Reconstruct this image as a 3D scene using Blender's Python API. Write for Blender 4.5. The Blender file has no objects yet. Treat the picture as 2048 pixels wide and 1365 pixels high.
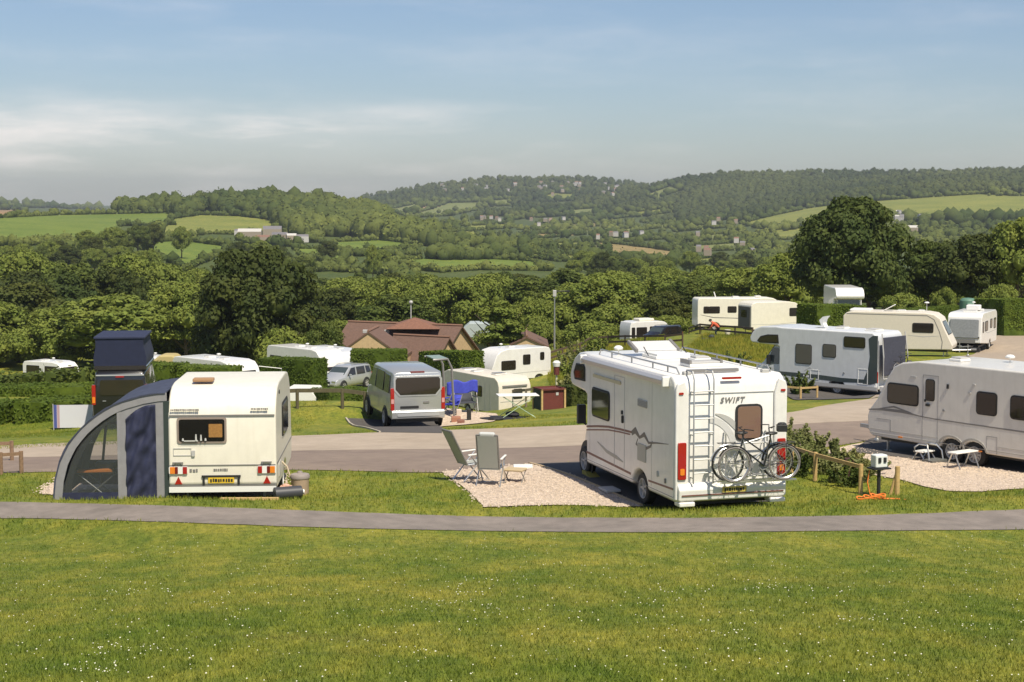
import bpy, bmesh, math, random
import numpy as np
from mathutils import Vector, Matrix, noise as mnoise
random.seed(7); R=random.random
rad=math.radians
sc=bpy.context.scene; COL=sc.collection
# ---------------- camera ----------------
F=3200.0; PIT=math.atan(270.5/F); CH=6.0
cam_d=bpy.data.cameras.new('camera'); cam=bpy.data.objects.new('camera',cam_d); COL.objects.link(cam)
cam_d.sensor_width=36; cam_d.lens=F/2048*36; cam_d.clip_start=.5; cam_d.clip_end=40000
cam.location=(0,0,CH); cam.rotation_euler=(math.pi/2-PIT,0,0); sc.camera=cam
# ---------------- world, sun, exposure ----------------
SUN_EL=rad(57); SUN_AZ=rad(152)      # clockwise from +Y
wd=bpy.data.worlds.new('World'); sc.world=wd; wd.use_nodes=True
nt=wd.node_tree; nt.nodes.clear()
def N(t,**k):
    n=nt.nodes.new(t)
    for a,b in k.items():
        if a in n.bl_rna.properties.keys(): setattr(n,a,b)
        else: n.inputs[a].default_value=b
    return n
sky=N('ShaderNodeTexSky',sky_type='NISHITA',sun_disc=False,sun_elevation=SUN_EL,sun_rotation=SUN_AZ,altitude=60,air_density=1.0,dust_density=.6,ozone_density=3.2)
geo=N('ShaderNodeTexCoord')
sep=N('ShaderNodeSeparateXYZ'); nt.links.new(geo.outputs['Generated'],sep.inputs[0])
mp=N('ShaderNodeMapping'); mp.inputs['Scale'].default_value=(5.0,5.0,34.0); mp.inputs['Location'].default_value=(.6,.3,.1); nt.links.new(geo.outputs['Generated'],mp.inputs[0])
nz=N('ShaderNodeTexNoise',Scale=1.0,Detail=7.0,Roughness=.56); nt.links.new(mp.outputs[0],nz.inputs[0])
def ramp(inp,stops):
    r=N('ShaderNodeValToRGB'); nt.links.new(inp,r.inputs[0]); e=r.color_ramp.elements
    while len(e)<len(stops): e.new(.5)
    for i,(p,v) in enumerate(stops): e[i].position=p; e[i].color=(v,v,v,1)
    return r.outputs[0]
def mth(op,a,b):
    m=N('ShaderNodeMath',operation=op)
    for i,x in enumerate((a,b)):
        if isinstance(x,(int,float)): m.inputs[i].default_value=x
        else: nt.links.new(x,m.inputs[i])
    return m.outputs[0]
# cloud bank: low layer of stratus towards the left, thinning out to the right and upwards
c1=ramp(nz.outputs[0],[(.43,0),(.58,1)])
band=ramp(sep.outputs['Z'],[(0,.08),(.018,.35),(.045,1),(.068,.0)])
lft=ramp(mth('ADD',mth('MULTIPLY',sep.outputs['X'],1.0),.5),[(.0,1),(.36,.9),(.56,.0)])
mp2=N('ShaderNodeMapping'); mp2.inputs['Scale'].default_value=(16,16,60); nt.links.new(geo.outputs['Generated'],mp2.inputs[0])
nz2=N('ShaderNodeTexNoise',Scale=1.0,Detail=6.0,Roughness=.6); nt.links.new(mp2.outputs[0],nz2.inputs[0])
c2=ramp(nz2.outputs[0],[(.42,.25),(.68,1)])
base=mth('MULTIPLY',mth('MULTIPLY',mth('ADD',mth('MULTIPLY',c1,.75),.25),band),lft)
cl=mth('MULTIPLY',base,mth('ADD',mth('MULTIPLY',c2,.5),.5))
wisp=mth('MULTIPLY',mth('MULTIPLY',c1,c2),.10)
cl=mth('MINIMUM',mth('ADD',mth('MULTIPLY',cl,.9),wisp),1.0)
tint=N('ShaderNodeMixRGB',blend_type='MULTIPLY'); tint.inputs[0].default_value=1; nt.links.new(sky.outputs[0],tint.inputs[1]); tint.inputs[2].default_value=(.965,.965,1.03,1)
mix=N('ShaderNodeMixRGB'); nt.links.new(cl,mix.inputs[0]); nt.links.new(tint.outputs[0],mix.inputs[1]); mix.inputs[2].default_value=(12.8,11.5,10.8,1)
bg=N('ShaderNodeBackground',Strength=.076); nt.links.new(mix.outputs[0],bg.inputs[0])
out=N('ShaderNodeOutputWorld'); nt.links.new(bg.outputs[0],out.inputs[0])
sl=bpy.data.lights.new('sun','SUN'); sl.energy=4.4; sl.angle=rad(.55); sl.color=(1,.915,.755)
sun=bpy.data.objects.new('sun',sl); COL.objects.link(sun)
sv=Vector((math.sin(SUN_AZ)*math.cos(SUN_EL),math.cos(SUN_AZ)*math.cos(SUN_EL),math.sin(SUN_EL)))
sun.rotation_euler=sv.to_track_quat('Z','Y').to_euler(); sun.location=sv*60
sc.view_settings.view_transform='Standard'; sc.view_settings.look='None'; sc.view_settings.exposure=0.42; sc.view_settings.gamma=1
sc.cycles.max_bounces=6; sc.cycles.transparent_max_bounces=24; sc.cycles.volume_bounces=0
# ---------------- materials ----------------
MATS={}
def mat(name,col,rough=.6,var=0.,scale=3.,metal=0.,bump=0.,bscale=40.,col2=None,spec=.5,coat=0.,attr=None,transl=0.,det=6.,obj='Object',objvar=0.,streak=0.):
    if name in MATS: return MATS[name]
    m=bpy.data.materials.new(name); m.use_nodes=True; MATS[name]=m
    t=m.node_tree; t.nodes.clear()
    o=t.nodes.new('ShaderNodeOutputMaterial'); b=t.nodes.new('ShaderNodeBsdfPrincipled')
    b.inputs['Roughness'].default_value=rough; b.inputs['Metallic'].default_value=metal
    b.inputs['Specular IOR Level'].default_value=spec; b.inputs['Coat Weight'].default_value=coat
    t.links.new(b.outputs[0],o.inputs[0])
    c=(*col,1); b.inputs['Base Color'].default_value=c; cur=None
    tc=t.nodes.new('ShaderNodeTexCoord')
    def nzt(s,d=det,r=.6):
        n=t.nodes.new('ShaderNodeTexNoise'); n.inputs['Scale'].default_value=s; n.inputs['Detail'].default_value=d; n.inputs['Roughness'].default_value=r
        t.links.new(tc.outputs[obj],n.inputs[0]); return n.outputs[0]
    def rgb(kind,fac,a,bb):
        x=t.nodes.new('ShaderNodeMixRGB'); x.blend_type=kind
        for i,v in enumerate((fac,a,bb)):
            if isinstance(v,(int,float)): x.inputs[i].default_value=v
            elif isinstance(v,tuple): x.inputs[i].default_value=(*v,1) if len(v)==3 else v
            else: t.links.new(v,x.inputs[i])
        return x.outputs[0]
    def rmp(v,a,bb):
        n=t.nodes.new('ShaderNodeMapRange'); n.inputs[1].default_value=a; n.inputs[2].default_value=bb; t.links.new(v,n.inputs[0]); return n.outputs[0]
    if attr:
        a=t.nodes.new('ShaderNodeAttribute'); a.attribute_name=attr; cur=a.outputs['Color']
    if col2: cur=rgb('MIX',rmp(nzt(scale),.35,.65),cur or tuple(col),tuple(col2))
    if var:
        k=rgb('MIX',rmp(nzt(scale*2.3+1),.3,.7),(1-var,1-var,1-var),(1+var,1+var,1+var)); cur=rgb('MULTIPLY',1.0,cur or tuple(col),k)
    if streak:
        mp_=t.nodes.new('ShaderNodeMapping'); mp_.inputs['Scale'].default_value=(7,7,.7); t.links.new(tc.outputs[obj],mp_.inputs[0]); n_=t.nodes.new('ShaderNodeTexNoise'); n_.inputs['Scale'].default_value=1.6; n_.inputs['Detail'].default_value=5; t.links.new(mp_.outputs[0],n_.inputs[0])
        k=rgb('MIX',rmp(n_.outputs[0],.48,.75),(1,1,1),(1-streak,1-streak*1.1,1-streak*1.3)); cur=rgb('MULTIPLY',1.0,cur or tuple(col),k)
    if objvar:
        oi=t.nodes.new('ShaderNodeObjectInfo'); k=rgb('MIX',oi.outputs['Random'],(1-objvar,1-objvar*.8,1-objvar),(1+objvar,1+objvar*.7,1+objvar*.3)); cur=rgb('MULTIPLY',1.0,cur or tuple(col),k)
    if cur: t.links.new(cur,b.inputs['Base Color'])
    if bump:
        bn=t.nodes.new('ShaderNodeBump'); bn.inputs['Strength'].default_value=bump; bn.inputs['Distance'].default_value=.02
        t.links.new(nzt(bscale,3),bn.inputs['Height']); t.links.new(bn.outputs[0],b.inputs['Normal'])
    if transl:
        tr=t.nodes.new('ShaderNodeBsdfTranslucent')
        if cur: t.links.new(cur,tr.inputs[0])
        else: tr.inputs[0].default_value=c
        mx=t.nodes.new('ShaderNodeMixShader'); mx.inputs[0].default_value=transl
        t.links.new(b.outputs[0],mx.inputs[1]); t.links.new(tr.outputs[0],mx.inputs[2]); t.links.new(mx.outputs[0],o.inputs[0])
    return m
def mat_clear(name,col,rough,alpha):
    if name in MATS: return MATS[name]
    m=bpy.data.materials.new(name); m.use_nodes=True; MATS[name]=m
    t=m.node_tree; b=t.nodes['Principled BSDF']; b.inputs['Base Color'].default_value=(*col,1); b.inputs['Roughness'].default_value=rough; b.inputs['Alpha'].default_value=alpha
    return m
M_white=mat('white_gelcoat',(.755,.735,.695),.28,var=.05,scale=1.3,coat=.3,streak=.05)
M_cream=mat('cream_gelcoat',(.76,.715,.60),.38,var=.05,scale=1.0,coat=.15,streak=.05)
M_greyw=mat('off_white_gelcoat',(.63,.605,.56),.35,var=.05,scale=1.,coat=.2,streak=.05)
M_bluew=mat('cool_white_gelcoat',(.61,.62,.63),.3,var=.05,scale=1.,coat=.2,streak=.05)
M_roof=mat('roof_white',(.70,.68,.63),.55,var=.12,scale=1.5)
M_glass=mat('tinted_acrylic',(.022,.018,.015),.08,spec=.6,coat=.4)
M_glassb=mat('brown_blind_glass',(.20,.12,.09),.15,coat=.5)
M_glassg=mat('cab_glass',(.05,.065,.065),.05,coat=.6)
M_rub=mat('black_rubber',(.018,.018,.018),.75)
M_blk=mat('black_plastic',(.02,.02,.021),.5)
M_grey=mat('grey_plastic',(.22,.22,.22),.5)
M_lgrey=mat('light_grey_plastic',(.45,.44,.42),.5)
M_alu=mat('aluminium',(.62,.62,.60),.3,metal=.9)
M_steel=mat('galvanised_steel',(.42,.42,.41),.45,metal=.7)
M_red=mat('red_lens',(.35,.012,.01),.2,coat=.5)
M_amb=mat('amber_lens',(.75,.22,.02),.2,coat=.5)
M_wht=mat('white_plastic',(.78,.77,.73),.4)
M_yel=mat('number_plate_yellow',(.72,.48,.04),.4)
M_stripe=mat('stripe_maroon',(.18,.075,.06),.4)
M_strg=mat('stripe_grey',(.20,.19,.18),.4)
M_dkgr=mat('slate_panel',(.045,.06,.065),.35,coat=.2)
M_silver=mat('silver_paint',(.44,.45,.45),.3,metal=.45,coat=.5)
M_silvg=mat('light_silver_paint',(.50,.51,.52),.3,metal=.4,coat=.5)
M_black=mat('black_paint',(.014,.014,.016),.22,coat=.6)
M_navy=mat('navy_canvas',(.020,.024,.058),.75,var=.3,scale=2)
M_navyr=mat('navy_roof_canvas',(.045,.052,.085),.7,var=.25,scale=1.5)
M_gcan=mat('grey_canvas',(.25,.245,.25),.85,var=.08,scale=3)
M_wood=mat('pale_timber',(.50,.34,.14),.75,var=.2,scale=6)
M_woodd=mat('dark_timber',(.10,.065,.04),.85,var=.25,scale=6)
M_redw=mat('red_brown_boards',(.13,.028,.02),.7,var=.2,scale=5)
M_blue=mat('blue_fabric',(.045,.06,.42),.8,var=.15,scale=6)
# ---------------- object helpers ----------------
def tag(o,label=None,cat=None,group=None,kind=None):
    if label: o['label']=label
    if cat: o['category']=cat
    if group: o['group']=group
    if kind: o['kind']=kind
    return o
def thing(name,label,cat,loc=(0,0,0),rot=0,group=None):
    o=bpy.data.objects.new(name,None); COL.objects.link(o); o.location=loc; o.rotation_euler=(0,0,rad(rot)); o.empty_display_size=.2
    return tag(o,label,cat,group)
def copy_tree(o,parent=None):
    c=o.copy(); COL.objects.link(c); c.parent=parent
    for ch in o.children: copy_tree(ch,c)
    return c
class MB:
    def __init__(s,M=None): s.v=[]; s.f=[]; s.M=M or Matrix()
    def add(s,vs,fs):
        n=len(s.v)
        for p in vs: s.v.append(tuple(s.M@Vector(p)))
        for f in fs: s.f.append([i+n for i in f])
        return s
    def box(s,c,d,rz=0,rx=0,ry=0):
        m=Matrix.Translation(c)@Matrix.Rotation(rz,4,'Z')@Matrix.Rotation(ry,4,'Y')@Matrix.Rotation(rx,4,'X')
        vs=[m@Vector((x*d[0]/2,y*d[1]/2,z*d[2]/2)) for x in(-1,1) for y in(-1,1) for z in(-1,1)]
        return s.add(vs,[(0,1,3,2),(4,6,7,5),(0,4,5,1),(2,3,7,6),(0,2,6,4),(1,5,7,3)])
    def bx(s,x0,x1,y0,y1,z0,z1): return s.box(((x0+x1)/2,(y0+y1)/2,(z0+z1)/2),(x1-x0,y1-y0,z1-z0))
    def cyl(s,a,b,r,r2=None,n=12):
        a=Vector(a); b=Vector(b); d=b-a; q=d.to_track_quat('Z','Y'); r2=r if r2 is None else r2
        vs=[]
        for p,rr in((a,r),(b,r2)):
            for i in range(n):
                t=2*math.pi*i/n; vs.append(p+q@Vector((math.cos(t)*rr,math.sin(t)*rr,0)))
        fs=[(i,(i+1)%n,n+(i+1)%n,n+i) for i in range(n)]+[tuple(range(n))[::-1],tuple(range(n,2*n))]
        return s.add(vs,fs)
    def tube(s,pts,r,n=6,closed=False):
        pts=[Vector(p) for p in pts]; L=len(pts); vs=[]; 
        for i,p in enumerate(pts):
            a=pts[i-1] if (i or closed) else p; b=pts[(i+1)%L] if (i<L-1 or closed) else p
            q=(b-a).to_track_quat('Z','Y')
            for k in range(n):
                t=2*math.pi*k/n; vs.append(p+q@Vector((math.cos(t)*r,math.sin(t)*r,0)))
        fs=[]
        for i in range(L if closed else L-1):
            j=(i+1)%L
            for k in range(n): fs.append((i*n+k,i*n+(k+1)%n,j*n+(k+1)%n,j*n+k))
        if not closed: fs+= [tuple(range(n))[::-1],tuple(range((L-1)*n,L*n))]
        return s.add(vs,fs)
    def prism(s,pts,x0,x1,ax='x'):
        n=len(pts)
        def mk(a,u,w): return {'x':(a,u,w),'y':(u,a,w),'z':(u,w,a)}[ax]
        vs=[mk(x0,*p) for p in pts]+[mk(x1,*p) for p in pts]
        return s.add(vs,[(i,(i+1)%n,n+(i+1)%n,n+i) for i in range(n)]+[tuple(range(n))[::-1],tuple(range(n,2*n))])
    def lathe(s,prof,c=(0,0,0),axis='z',n=20):   # prof: (r,h)
        vs=[]; k=len(prof)
        for i in range(n):
            t=2*math.pi*i/n
            for r,h in prof:
                x,y=math.cos(t)*r,math.sin(t)*r
                vs.append(Vector(c)+Vector({'z':(x,y,h),'x':(h,x,y),'y':(x,h,y)}[axis]))
        fs=[]
        for i in range(n):
            j=(i+1)%n
            for a in range(k-1): fs.append((i*k+a,j*k+a,j*k+a+1,i*k+a+1))
        return s.add(vs,fs)
    def loft(s,rings,cap=True):
        n=len(rings[0]); vs=[p for r in rings for p in r]; fs=[]
        for i in range(len(rings)-1):
            for k in range(n): fs.append((i*n+k,i*n+(k+1)%n,(i+1)*n+(k+1)%n,(i+1)*n+k))
        if cap: fs+=[tuple(range(n))[::-1],tuple(range((len(rings)-1)*n,len(rings)*n))]
        return s.add(vs,fs)
    def ball(s,c,r,n=8,m=6):
        c=Vector(c); r=(r,r,r) if isinstance(r,(int,float)) else r; prof=[]
        rings=[]
        for j in range(1,m):
            p=math.pi*j/m
            rings.append([c+Vector((math.sin(p)*math.cos(2*math.pi*i/n)*r[0],math.sin(p)*math.sin(2*math.pi*i/n)*r[1],math.cos(p)*r[2])) for i in range(n)])
        return s.loft(rings)
    def build(s,name,m,parent=None,bevel=0,seg=2,smooth=True,ang=32,recalc=True):
        me=bpy.data.meshes.new(name); me.from_pydata(s.v,[],s.f)
        if recalc:
            b=bmesh.new(); b.from_mesh(me); bmesh.ops.recalc_face_normals(b,faces=b.faces); b.to_mesh(me); b.free()
        for x in (m if isinstance(m,(list,tuple)) else [m]): me.materials.append(x)
        o=bpy.data.objects.new(name,me); COL.objects.link(o); o.parent=parent
        if smooth:
            for p in me.polygons: p.use_smooth=True
            if not bevel:
                me.set_sharp_from_angle(angle=rad(35))
        if bevel:
            md=o.modifiers.new('bevel','BEVEL'); md.width=bevel; md.segments=seg; md.limit_method='ANGLE'; md.angle_limit=rad(ang); md.harden_normals=True; md.use_clamp_overlap=True
        return o
class Fr:   # a flat frame on a thing: O + u*U + v*V + n*N
    def __init__(s,O,U,V,Nn): s.O=Vector(O); s.U=Vector(U); s.V=Vector(V).normalized(); s.N=Vector(Nn).normalized()
    def p(s,u,v,n=0): return s.O+s.U*u+s.V*v+s.N*n
def face(side,W,L,y=None,tilt=0,z=0):
    if side=='L': return Fr((-W/2,0,0),(0,1,0),(0,0,1),(-1,0,0))
    if side=='R': return Fr((W/2,0,0),(0,1,0),(0,0,1),(1,0,0))
    s=-1 if side=='B' else 1
    y=s*L/2 if y is None else y; a=rad(tilt)
    return Fr((0,y,z),(1,0,0),(0,-s*math.sin(a),math.cos(a)),(0,s*math.cos(a),s*math.sin(a)))
def rrect(w,h,r,seg=3):
    r=min(r,w/2-.001,h/2-.001); P=[]
    for cx,cy,a0 in((w/2-r,h/2-r,0),(-w/2+r,h/2-r,90),(-w/2+r,-h/2+r,180),(w/2-r,-h/2+r,270)):
        for i in range(seg+1):
            a=rad(a0+90*i/seg); P.append((cx+r*math.cos(a),cy+r*math.sin(a)))
    return P
def plate(fr,u,v,w,h,name,m,parent,r=.04,n0=-.004,n1=.012,poly=None,bevel=0):
    P=poly or [(u+a,v+b) for a,b in rrect(w,h,r)]
    n=len(P); mb=MB(); mb.add([fr.p(a,b,n0) for a,b in P]+[fr.p(a,b,n1) for a,b in P],[(i,(i+1)%n,n+(i+1)%n,n+i) for i in range(n)]+[tuple(range(n))[::-1],tuple(range(n,2*n))])
    return mb.build(name,m,parent,bevel=bevel,smooth=bool(bevel))
def plates(fr,lst,name,m,parent,n1=.012):
    mb=MB()
    for P in lst:
        n=len(P); mb.add([fr.p(a,b,-.004) for a,b in P]+[fr.p(a,b,n1) for a,b in P],[(i,(i+1)%n,n+(i+1)%n,n+i) for i in range(n)]+[tuple(range(n))[::-1],tuple(range(n,2*n))])
    return mb.build(name,m,parent,smooth=False)
def rct(u0,u1,v0,v1): return [(u0,v0),(u1,v0),(u1,v1),(u0,v1)]
def window(fr,u0,u1,v0,v1,parent,fm=None,pm=None,r=.06,b=.035,name='window',out=.03):
    u,v,w,h=(u0+u1)/2,(v0+v1)/2,abs(u1-u0),abs(v1-v0)
    f=plate(fr,u,v,w+2*b,h+2*b,name,fm or M_rub,parent,r=r+b,n1=out*.55)
    plate(fr,u,v,w,h,'pane',pm or M_glass,f,r=r,n0=0,n1=out,bevel=.006)
    return f
def ribbon(fr,pts,wd,name,m,parent,n1=.005):
    mb=MB(); n=len(pts); ws=wd if isinstance(wd,(list,tuple)) else [wd]*n
    vs=[];
    for i,(u,v) in enumerate(pts):
        a=Vector(pts[max(i-1,0)]); b=Vector(pts[min(i+1,n-1)]); d=(b-a).normalized(); q=Vector((-d.y,d.x))*ws[i]/2
        for sg in(1,-1):
            for nn in(-.003,n1): vs.append(fr.p(u+q.x*sg,v+q.y*sg,nn))
    fs=[]
    for i in range(n-1):
        a=i*4; b=a+4; fs+=[(a+1,b+1,b+3,a+3),(a,a+2,b+2,b),(a,b,b+1,a+1),(a+2,a+3,b+3,b+2)]
    fs+=[(0,1,3,2),((n-1)*4,(n-1)*4+2,(n-1)*4+3,(n-1)*4+1)]
    mb.add(vs,fs); return mb.build(name,m,parent,smooth=False)
def text(fr,s,u,v,size,name,m,parent,n=.004,shear=0,align='CENTER',space=1,bold=0):
    cu=bpy.data.curves.new('t','FONT'); cu.body=s; cu.size=size; cu.align_x=align; cu.align_y='CENTER'; cu.extrude=.002; cu.shear=shear; cu.space_character=space; cu.offset=bold; cu.resolution_u=2
    t=bpy.data.objects.new('t',cu); COL.objects.link(t)
    me=bpy.data.meshes.new_from_object(t.evaluated_get(bpy.context.evaluated_depsgraph_get())); bpy.data.objects.remove(t); bpy.data.curves.remove(cu)
    o=bpy.data.objects.new(name,me); COL.objects.link(o); me.materials.clear(); me.materials.append(m); o.parent=parent
    me.transform(Matrix(((fr.U.x,fr.V.x,fr.N.x,0),(fr.U.y,fr.V.y,fr.N.y,0),(fr.U.z,fr.V.z,fr.N.z,0),(0,0,0,1)))); me.transform(Matrix.Translation(fr.p(u,v,n)))
    return o
def wheel(parent,x,y,r,w,side,rim=None,ns=6,name='wheel'):
    s=-1 if side=='L' else 1; ri=r*.64; mb=MB()
    mb.lathe([(ri,-w/2),(r*.93,-w/2),(r,-w*.36),(r,w*.36),(r*.93,w/2),(ri,w/2),(ri,-w/2)],(x,y,r),'x',28)
    t=mb.build(name,M_rub,parent)
    mb=MB(); xo=x+s*w*.30
    mb.lathe([(ri*1.01,s*w*.5-s*w*.3+s*.004),(ri*.93,s*w*.22),(ri*.86,-.03*s),(.001,-.03*s)],(xo,y,r),'x',28)
    for i in range(ns):
        a=2*math.pi*i/ns; c=Vector((xo,y+math.cos(a)*ri*.52,r+math.sin(a)*ri*.52)); mb.box(c,(.04,ri*.86,ri*.22),rx=a)
    mb.lathe([(ri*.22,s*.03),(.001,s*.035)],(xo,y,r),'x',12)
    mb.build('rim',rim or M_lgrey,t,recalc=False)
    return t
def arch(y,z0,r,n=8,h=None):   # wheel arch cut-out points going rear -> front over the top
    h=h or r
    return [(y+r*math.cos(math.pi-math.pi*i/n),z0+h*math.sin(math.pi*i/n)) for i in range(n+1)]
# ---------------- ground ----------------
def ray(px,py):
    c,s=math.cos(PIT),math.sin(PIT); a=682.5-py
    return (px-1024.,F*c+a*s,-F*s+a*c)
def at(px,py,Y):
    r=ray(px,py); k=Y/r[1]; return Vector((r[0]*k,Y,CH+r[2]*k))
NEAR=[]
for x in(-10,0,10):
    for y,z in((3,3.75),(10,2.75),(18,1.6),(25,.55),(28,.17),(29.6,.1)): NEAR.append((x,y,z-(.12 if x<-5 else 0)+.0*x))
for px,py,Y in((-300,985,32),(20,998,31.6),(300,996,31.3),(600,1003,31),(900,1014,30.9),(1200,1019,30.7),(1500,1016,30.7),(1750,1010,31),(2048,1000,31.4),(2400,1000,31.4)): NEAR.append(tuple(at(px,py,Y)))
NEAR+=[(-9,33,-.1),(-6,33,-.12),(-6,36,-.15),(-2,33.5,-.05),(-1,35.5,-.15),(1.5,32.5,-.12),(3,32.2,-.2),(4.5,35,-.2),(2,37,-.2),(7,32.2,-.05),(6.5,36,-.25),(9,34,-.2),(9,36.5,-.35),(12,37,-.45),
 (13,41.3,-.72),(10,43.8,-.72),(15,37.5,-.6),(11,38.5,-.6),(-8,37.5,-.2),(-8,44,-.75),(0,38,-.25),(0,46,-.8),(-13,44,-.7)]
# (px,py,scale px per metre) read off things that stand on the ground
for px,py,s in((825,855,57.5),(780,850,54),(235,860,55),(80,862,54),(1098,820,40),(940,835,50),(1030,838,50),(1060,835,50),(1570,830,62),(1145,852,64),(1650,797,44.5),(1560,800,46),(1620,800,48),
 (1810,720,35),(1890,712,34),(1960,702,29.5),(2048,690,29),(2048,720,34),(1780,790,46),(1990,660,24),(685,775,27.4),(735,765,26),(612,850,34),(930,822,34),(1020,768,28.5),(600,768,27),(430,800,31),(300,790,34),
 (1470,660,22.5),(1540,670,24.5),(1300,694,21.5),(1240,694,21.5),(1200,690,22),(1350,688,22.5),(1440,730,33),(1500,740,36),(1420,662,23.5),(1108,700,22),(1120,775,31),(1180,740,32),(1660,660,27),
 (820,765,20),(950,765,20),(700,770,20),(100,775,18),(0,800,22),(300,765,19),(1800,640,20),(1950,640,21),(1400,650,19)):
    NEAR.append(tuple(at(px,py,F/s)))
# levelled standings under the parked vehicles
for x,y,z in((-4.2,54.7,-1.60),(-2.3,54.9,-1.60),(-5.6,59.7,-1.60),(-3.6,60.2,-1.62),(-14.6,56,-1.88),(-13,56,-1.88),(-15.2,61.5,-1.88),(-13.3,61.5,-1.9),
 (12.6,79.3,-2.74),(11,76,-2.72),(17.6,71.5,-2.70),(18.5,73.5,-2.72),(11.7,70.5,-2.3),(14,73,-2.62)): NEAR.append((x,y,z))
for px,py,s in((1000,826,37),(1045,822,34),(885,828,36),(990,822,31.5)): NEAR.append(tuple(at(px,py,F/s)))
NEAR=np.array(NEAR)
def tps_fit(P,z,lam=.0):
    n=len(P); d=np.linalg.norm(P[:,None]-P[None],axis=2); K=np.where(d>0,d*d*np.log(d+1e-12),0)+lam*np.eye(n)
    Q=np.c_[np.ones(n),P]; A=np.r_[np.c_[K,Q],np.c_[Q.T,np.zeros((3,3))]]; return np.linalg.solve(A,np.r_[z,0,0,0])
_nS=np.c_[NEAR[:,0]/NEAR[:,1]*60,np.log(NEAR[:,1])*60]      # wedge-shaped, so spacing is even with distance
_w=tps_fit(_nS,NEAR[:,2],lam=.6)
def near_z(x,y):
    Q=np.c_[x/y*60,np.log(y)*60]; o=np.empty(len(Q))
    for i in range(0,len(Q),20000):
        q=Q[i:i+20000]; d=np.linalg.norm(q[:,None]-_nS[None],axis=2); K=np.where(d>0,d*d*np.log(d+1e-12),0)
        o[i:i+20000]=K@_w[:-3]+_w[-3]+q@_w[-2:]
    return o
FD=np.log([120,180,260,400,600,800,1000,1300,1700,2200,2800,3600,5000,6500,7600])
FX=np.array([-1200,0,200,400,600,800,1000,1200,1400,1600,1800,2048,3200.])
FT=np.array([[790,790,790,790,785,775,765,745,715,690,680,675,670],
[725,725,725,725,720,715,705,690,660,645,640,640,640],
[690,690,690,690,690,690,685,675,655,640,630,620,620],
[600,600,610,615,615,610,605,600,600,595,590,585,585],
[500,500,510,530,545,548,550,555,565,570,570,560,560],
[465,465,478,488,500,508,520,530,540,545,540,530,530],
[436,436,448,457,470,478,498,510,518,520,512,500,500],
[425,425,422,412,409,440,478,488,490,480,465,455,450],
[428,428,430,430,425,438,455,462,455,432,405,395,395],
[426,426,432,432,430,430,438,440,428,400,375,362,360],
[420,420,430,430,428,416,412,402,356,350,347,345,345],
[410,412,424,426,418,382,360,361,392,392,385,380,380],
[407,409,416,424,420,395,374,385,405,405,400,400,400],
[411,412,414,415,415,415,415,415,415,415,415,415,415],
[412.2]*13])
def far_py(px,lny):
    px=np.clip(px,-1199,3199); j=np.clip(np.searchsorted(FX,px)-1,0,len(FX)-2); t=(px-FX[j])/(FX[j+1]-FX[j])
    i=np.clip(np.searchsorted(FD,lny)-1,0,len(FD)-2); u=np.clip((lny-FD[i])/(FD[i+1]-FD[i]),0,1)
    def cm(row,j,t):   # catmull-rom across px
        a=FT[row,np.clip(j-1,0,12)]; b=FT[row,j]; c=FT[row,j+1]; d=FT[row,np.clip(j+2,0,12)]
        return b+.5*t*(c-a+t*(2*a-5*b+4*c-d+t*(3*(b-c)+d-a)))
    a=cm(i,j,t); b=cm(i+1,j,t); return a+(b-a)*u
def gzs(x,y):
    x=np.asarray(x,float); y=np.asarray(y,float); px=1024+F*x/y; L=np.log(y)
    py=far_py(px,L); z2=CH-(py-412)*y/F
    z2=z2+np.sin(x*.013+y*.004)*np.cos(y*.009+x*.003)*np.clip((y-400)/2000,0,1)*3
    m=y<190; z=z2.copy()
    if m.any():
        z1=near_z(np.clip(x[m],-y[m]*.62,y[m]*.62),np.maximum(y[m],2.5)); t=np.clip((y[m]-135)/50,0,1); t=t*t*(3-2*t); z[m]=z1*(1-t)+z2[m]*t
    return z
def gz(x,y): return float(gzs(np.array([x]),np.array([y]))[0])
_S=np.geomspace(8,9000,1400)
def hit(px,py,ymin=8,ymax=9000):
    r=ray(px,py); ys=_S[(_S>=ymin*.99)&(_S<=ymax*1.01)]; xs=r[0]/r[1]*ys; zr=CH+r[2]/r[1]*ys; d=zr-gzs(xs,ys)
    k=np.where(d<=0)[0]
    if len(k)==0: return Vector((xs[-1],ys[-1],gz(xs[-1],ys[-1])))
    k=k[0]
    if k==0: Y=ys[0]
    else: t=d[k-1]/(d[k-1]-d[k]); Y=ys[k-1]+(ys[k]-ys[k-1])*t
    x=r[0]/r[1]*Y; return Vector((x,Y,gz(x,Y)))
def hits(px,py,ymin,ymax):
    px=np.asarray(px,float); py=np.asarray(py,float); c,s=math.cos(PIT),math.sin(PIT); a=682.5-py; rx=px-1024; ry=F*c+a*s; rz=-F*s+a*c
    ys=_S[(_S>=ymin*.99)&(_S<=ymax*1.01)]; m=len(ys); Y=np.broadcast_to(ys,(len(px),m)); X=(rx/ry)[:,None]*Y; D=CH+(rz/ry)[:,None]*Y-gzs(X.ravel(),Y.ravel()).reshape(Y.shape)
    neg=D<=0; k=np.where(neg.any(1),neg.argmax(1),m-1); i=np.arange(len(px)); k0=np.maximum(k-1,0); d0=D[i,k0]; d1=D[i,k]; t=np.where((k>0)&(d0>0)&(d1<=0),d0/(d0-d1+1e-12),1); Yh=ys[k0]+(ys[k]-ys[k0])*t; Xh=rx/ry*Yh
    return Xh,Yh,gzs(Xh,Yh)
def W(px,py,ymin=8,ymax=9000):
    h=hit(px,py,ymin,ymax); return (h.x,h.y)
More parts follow.
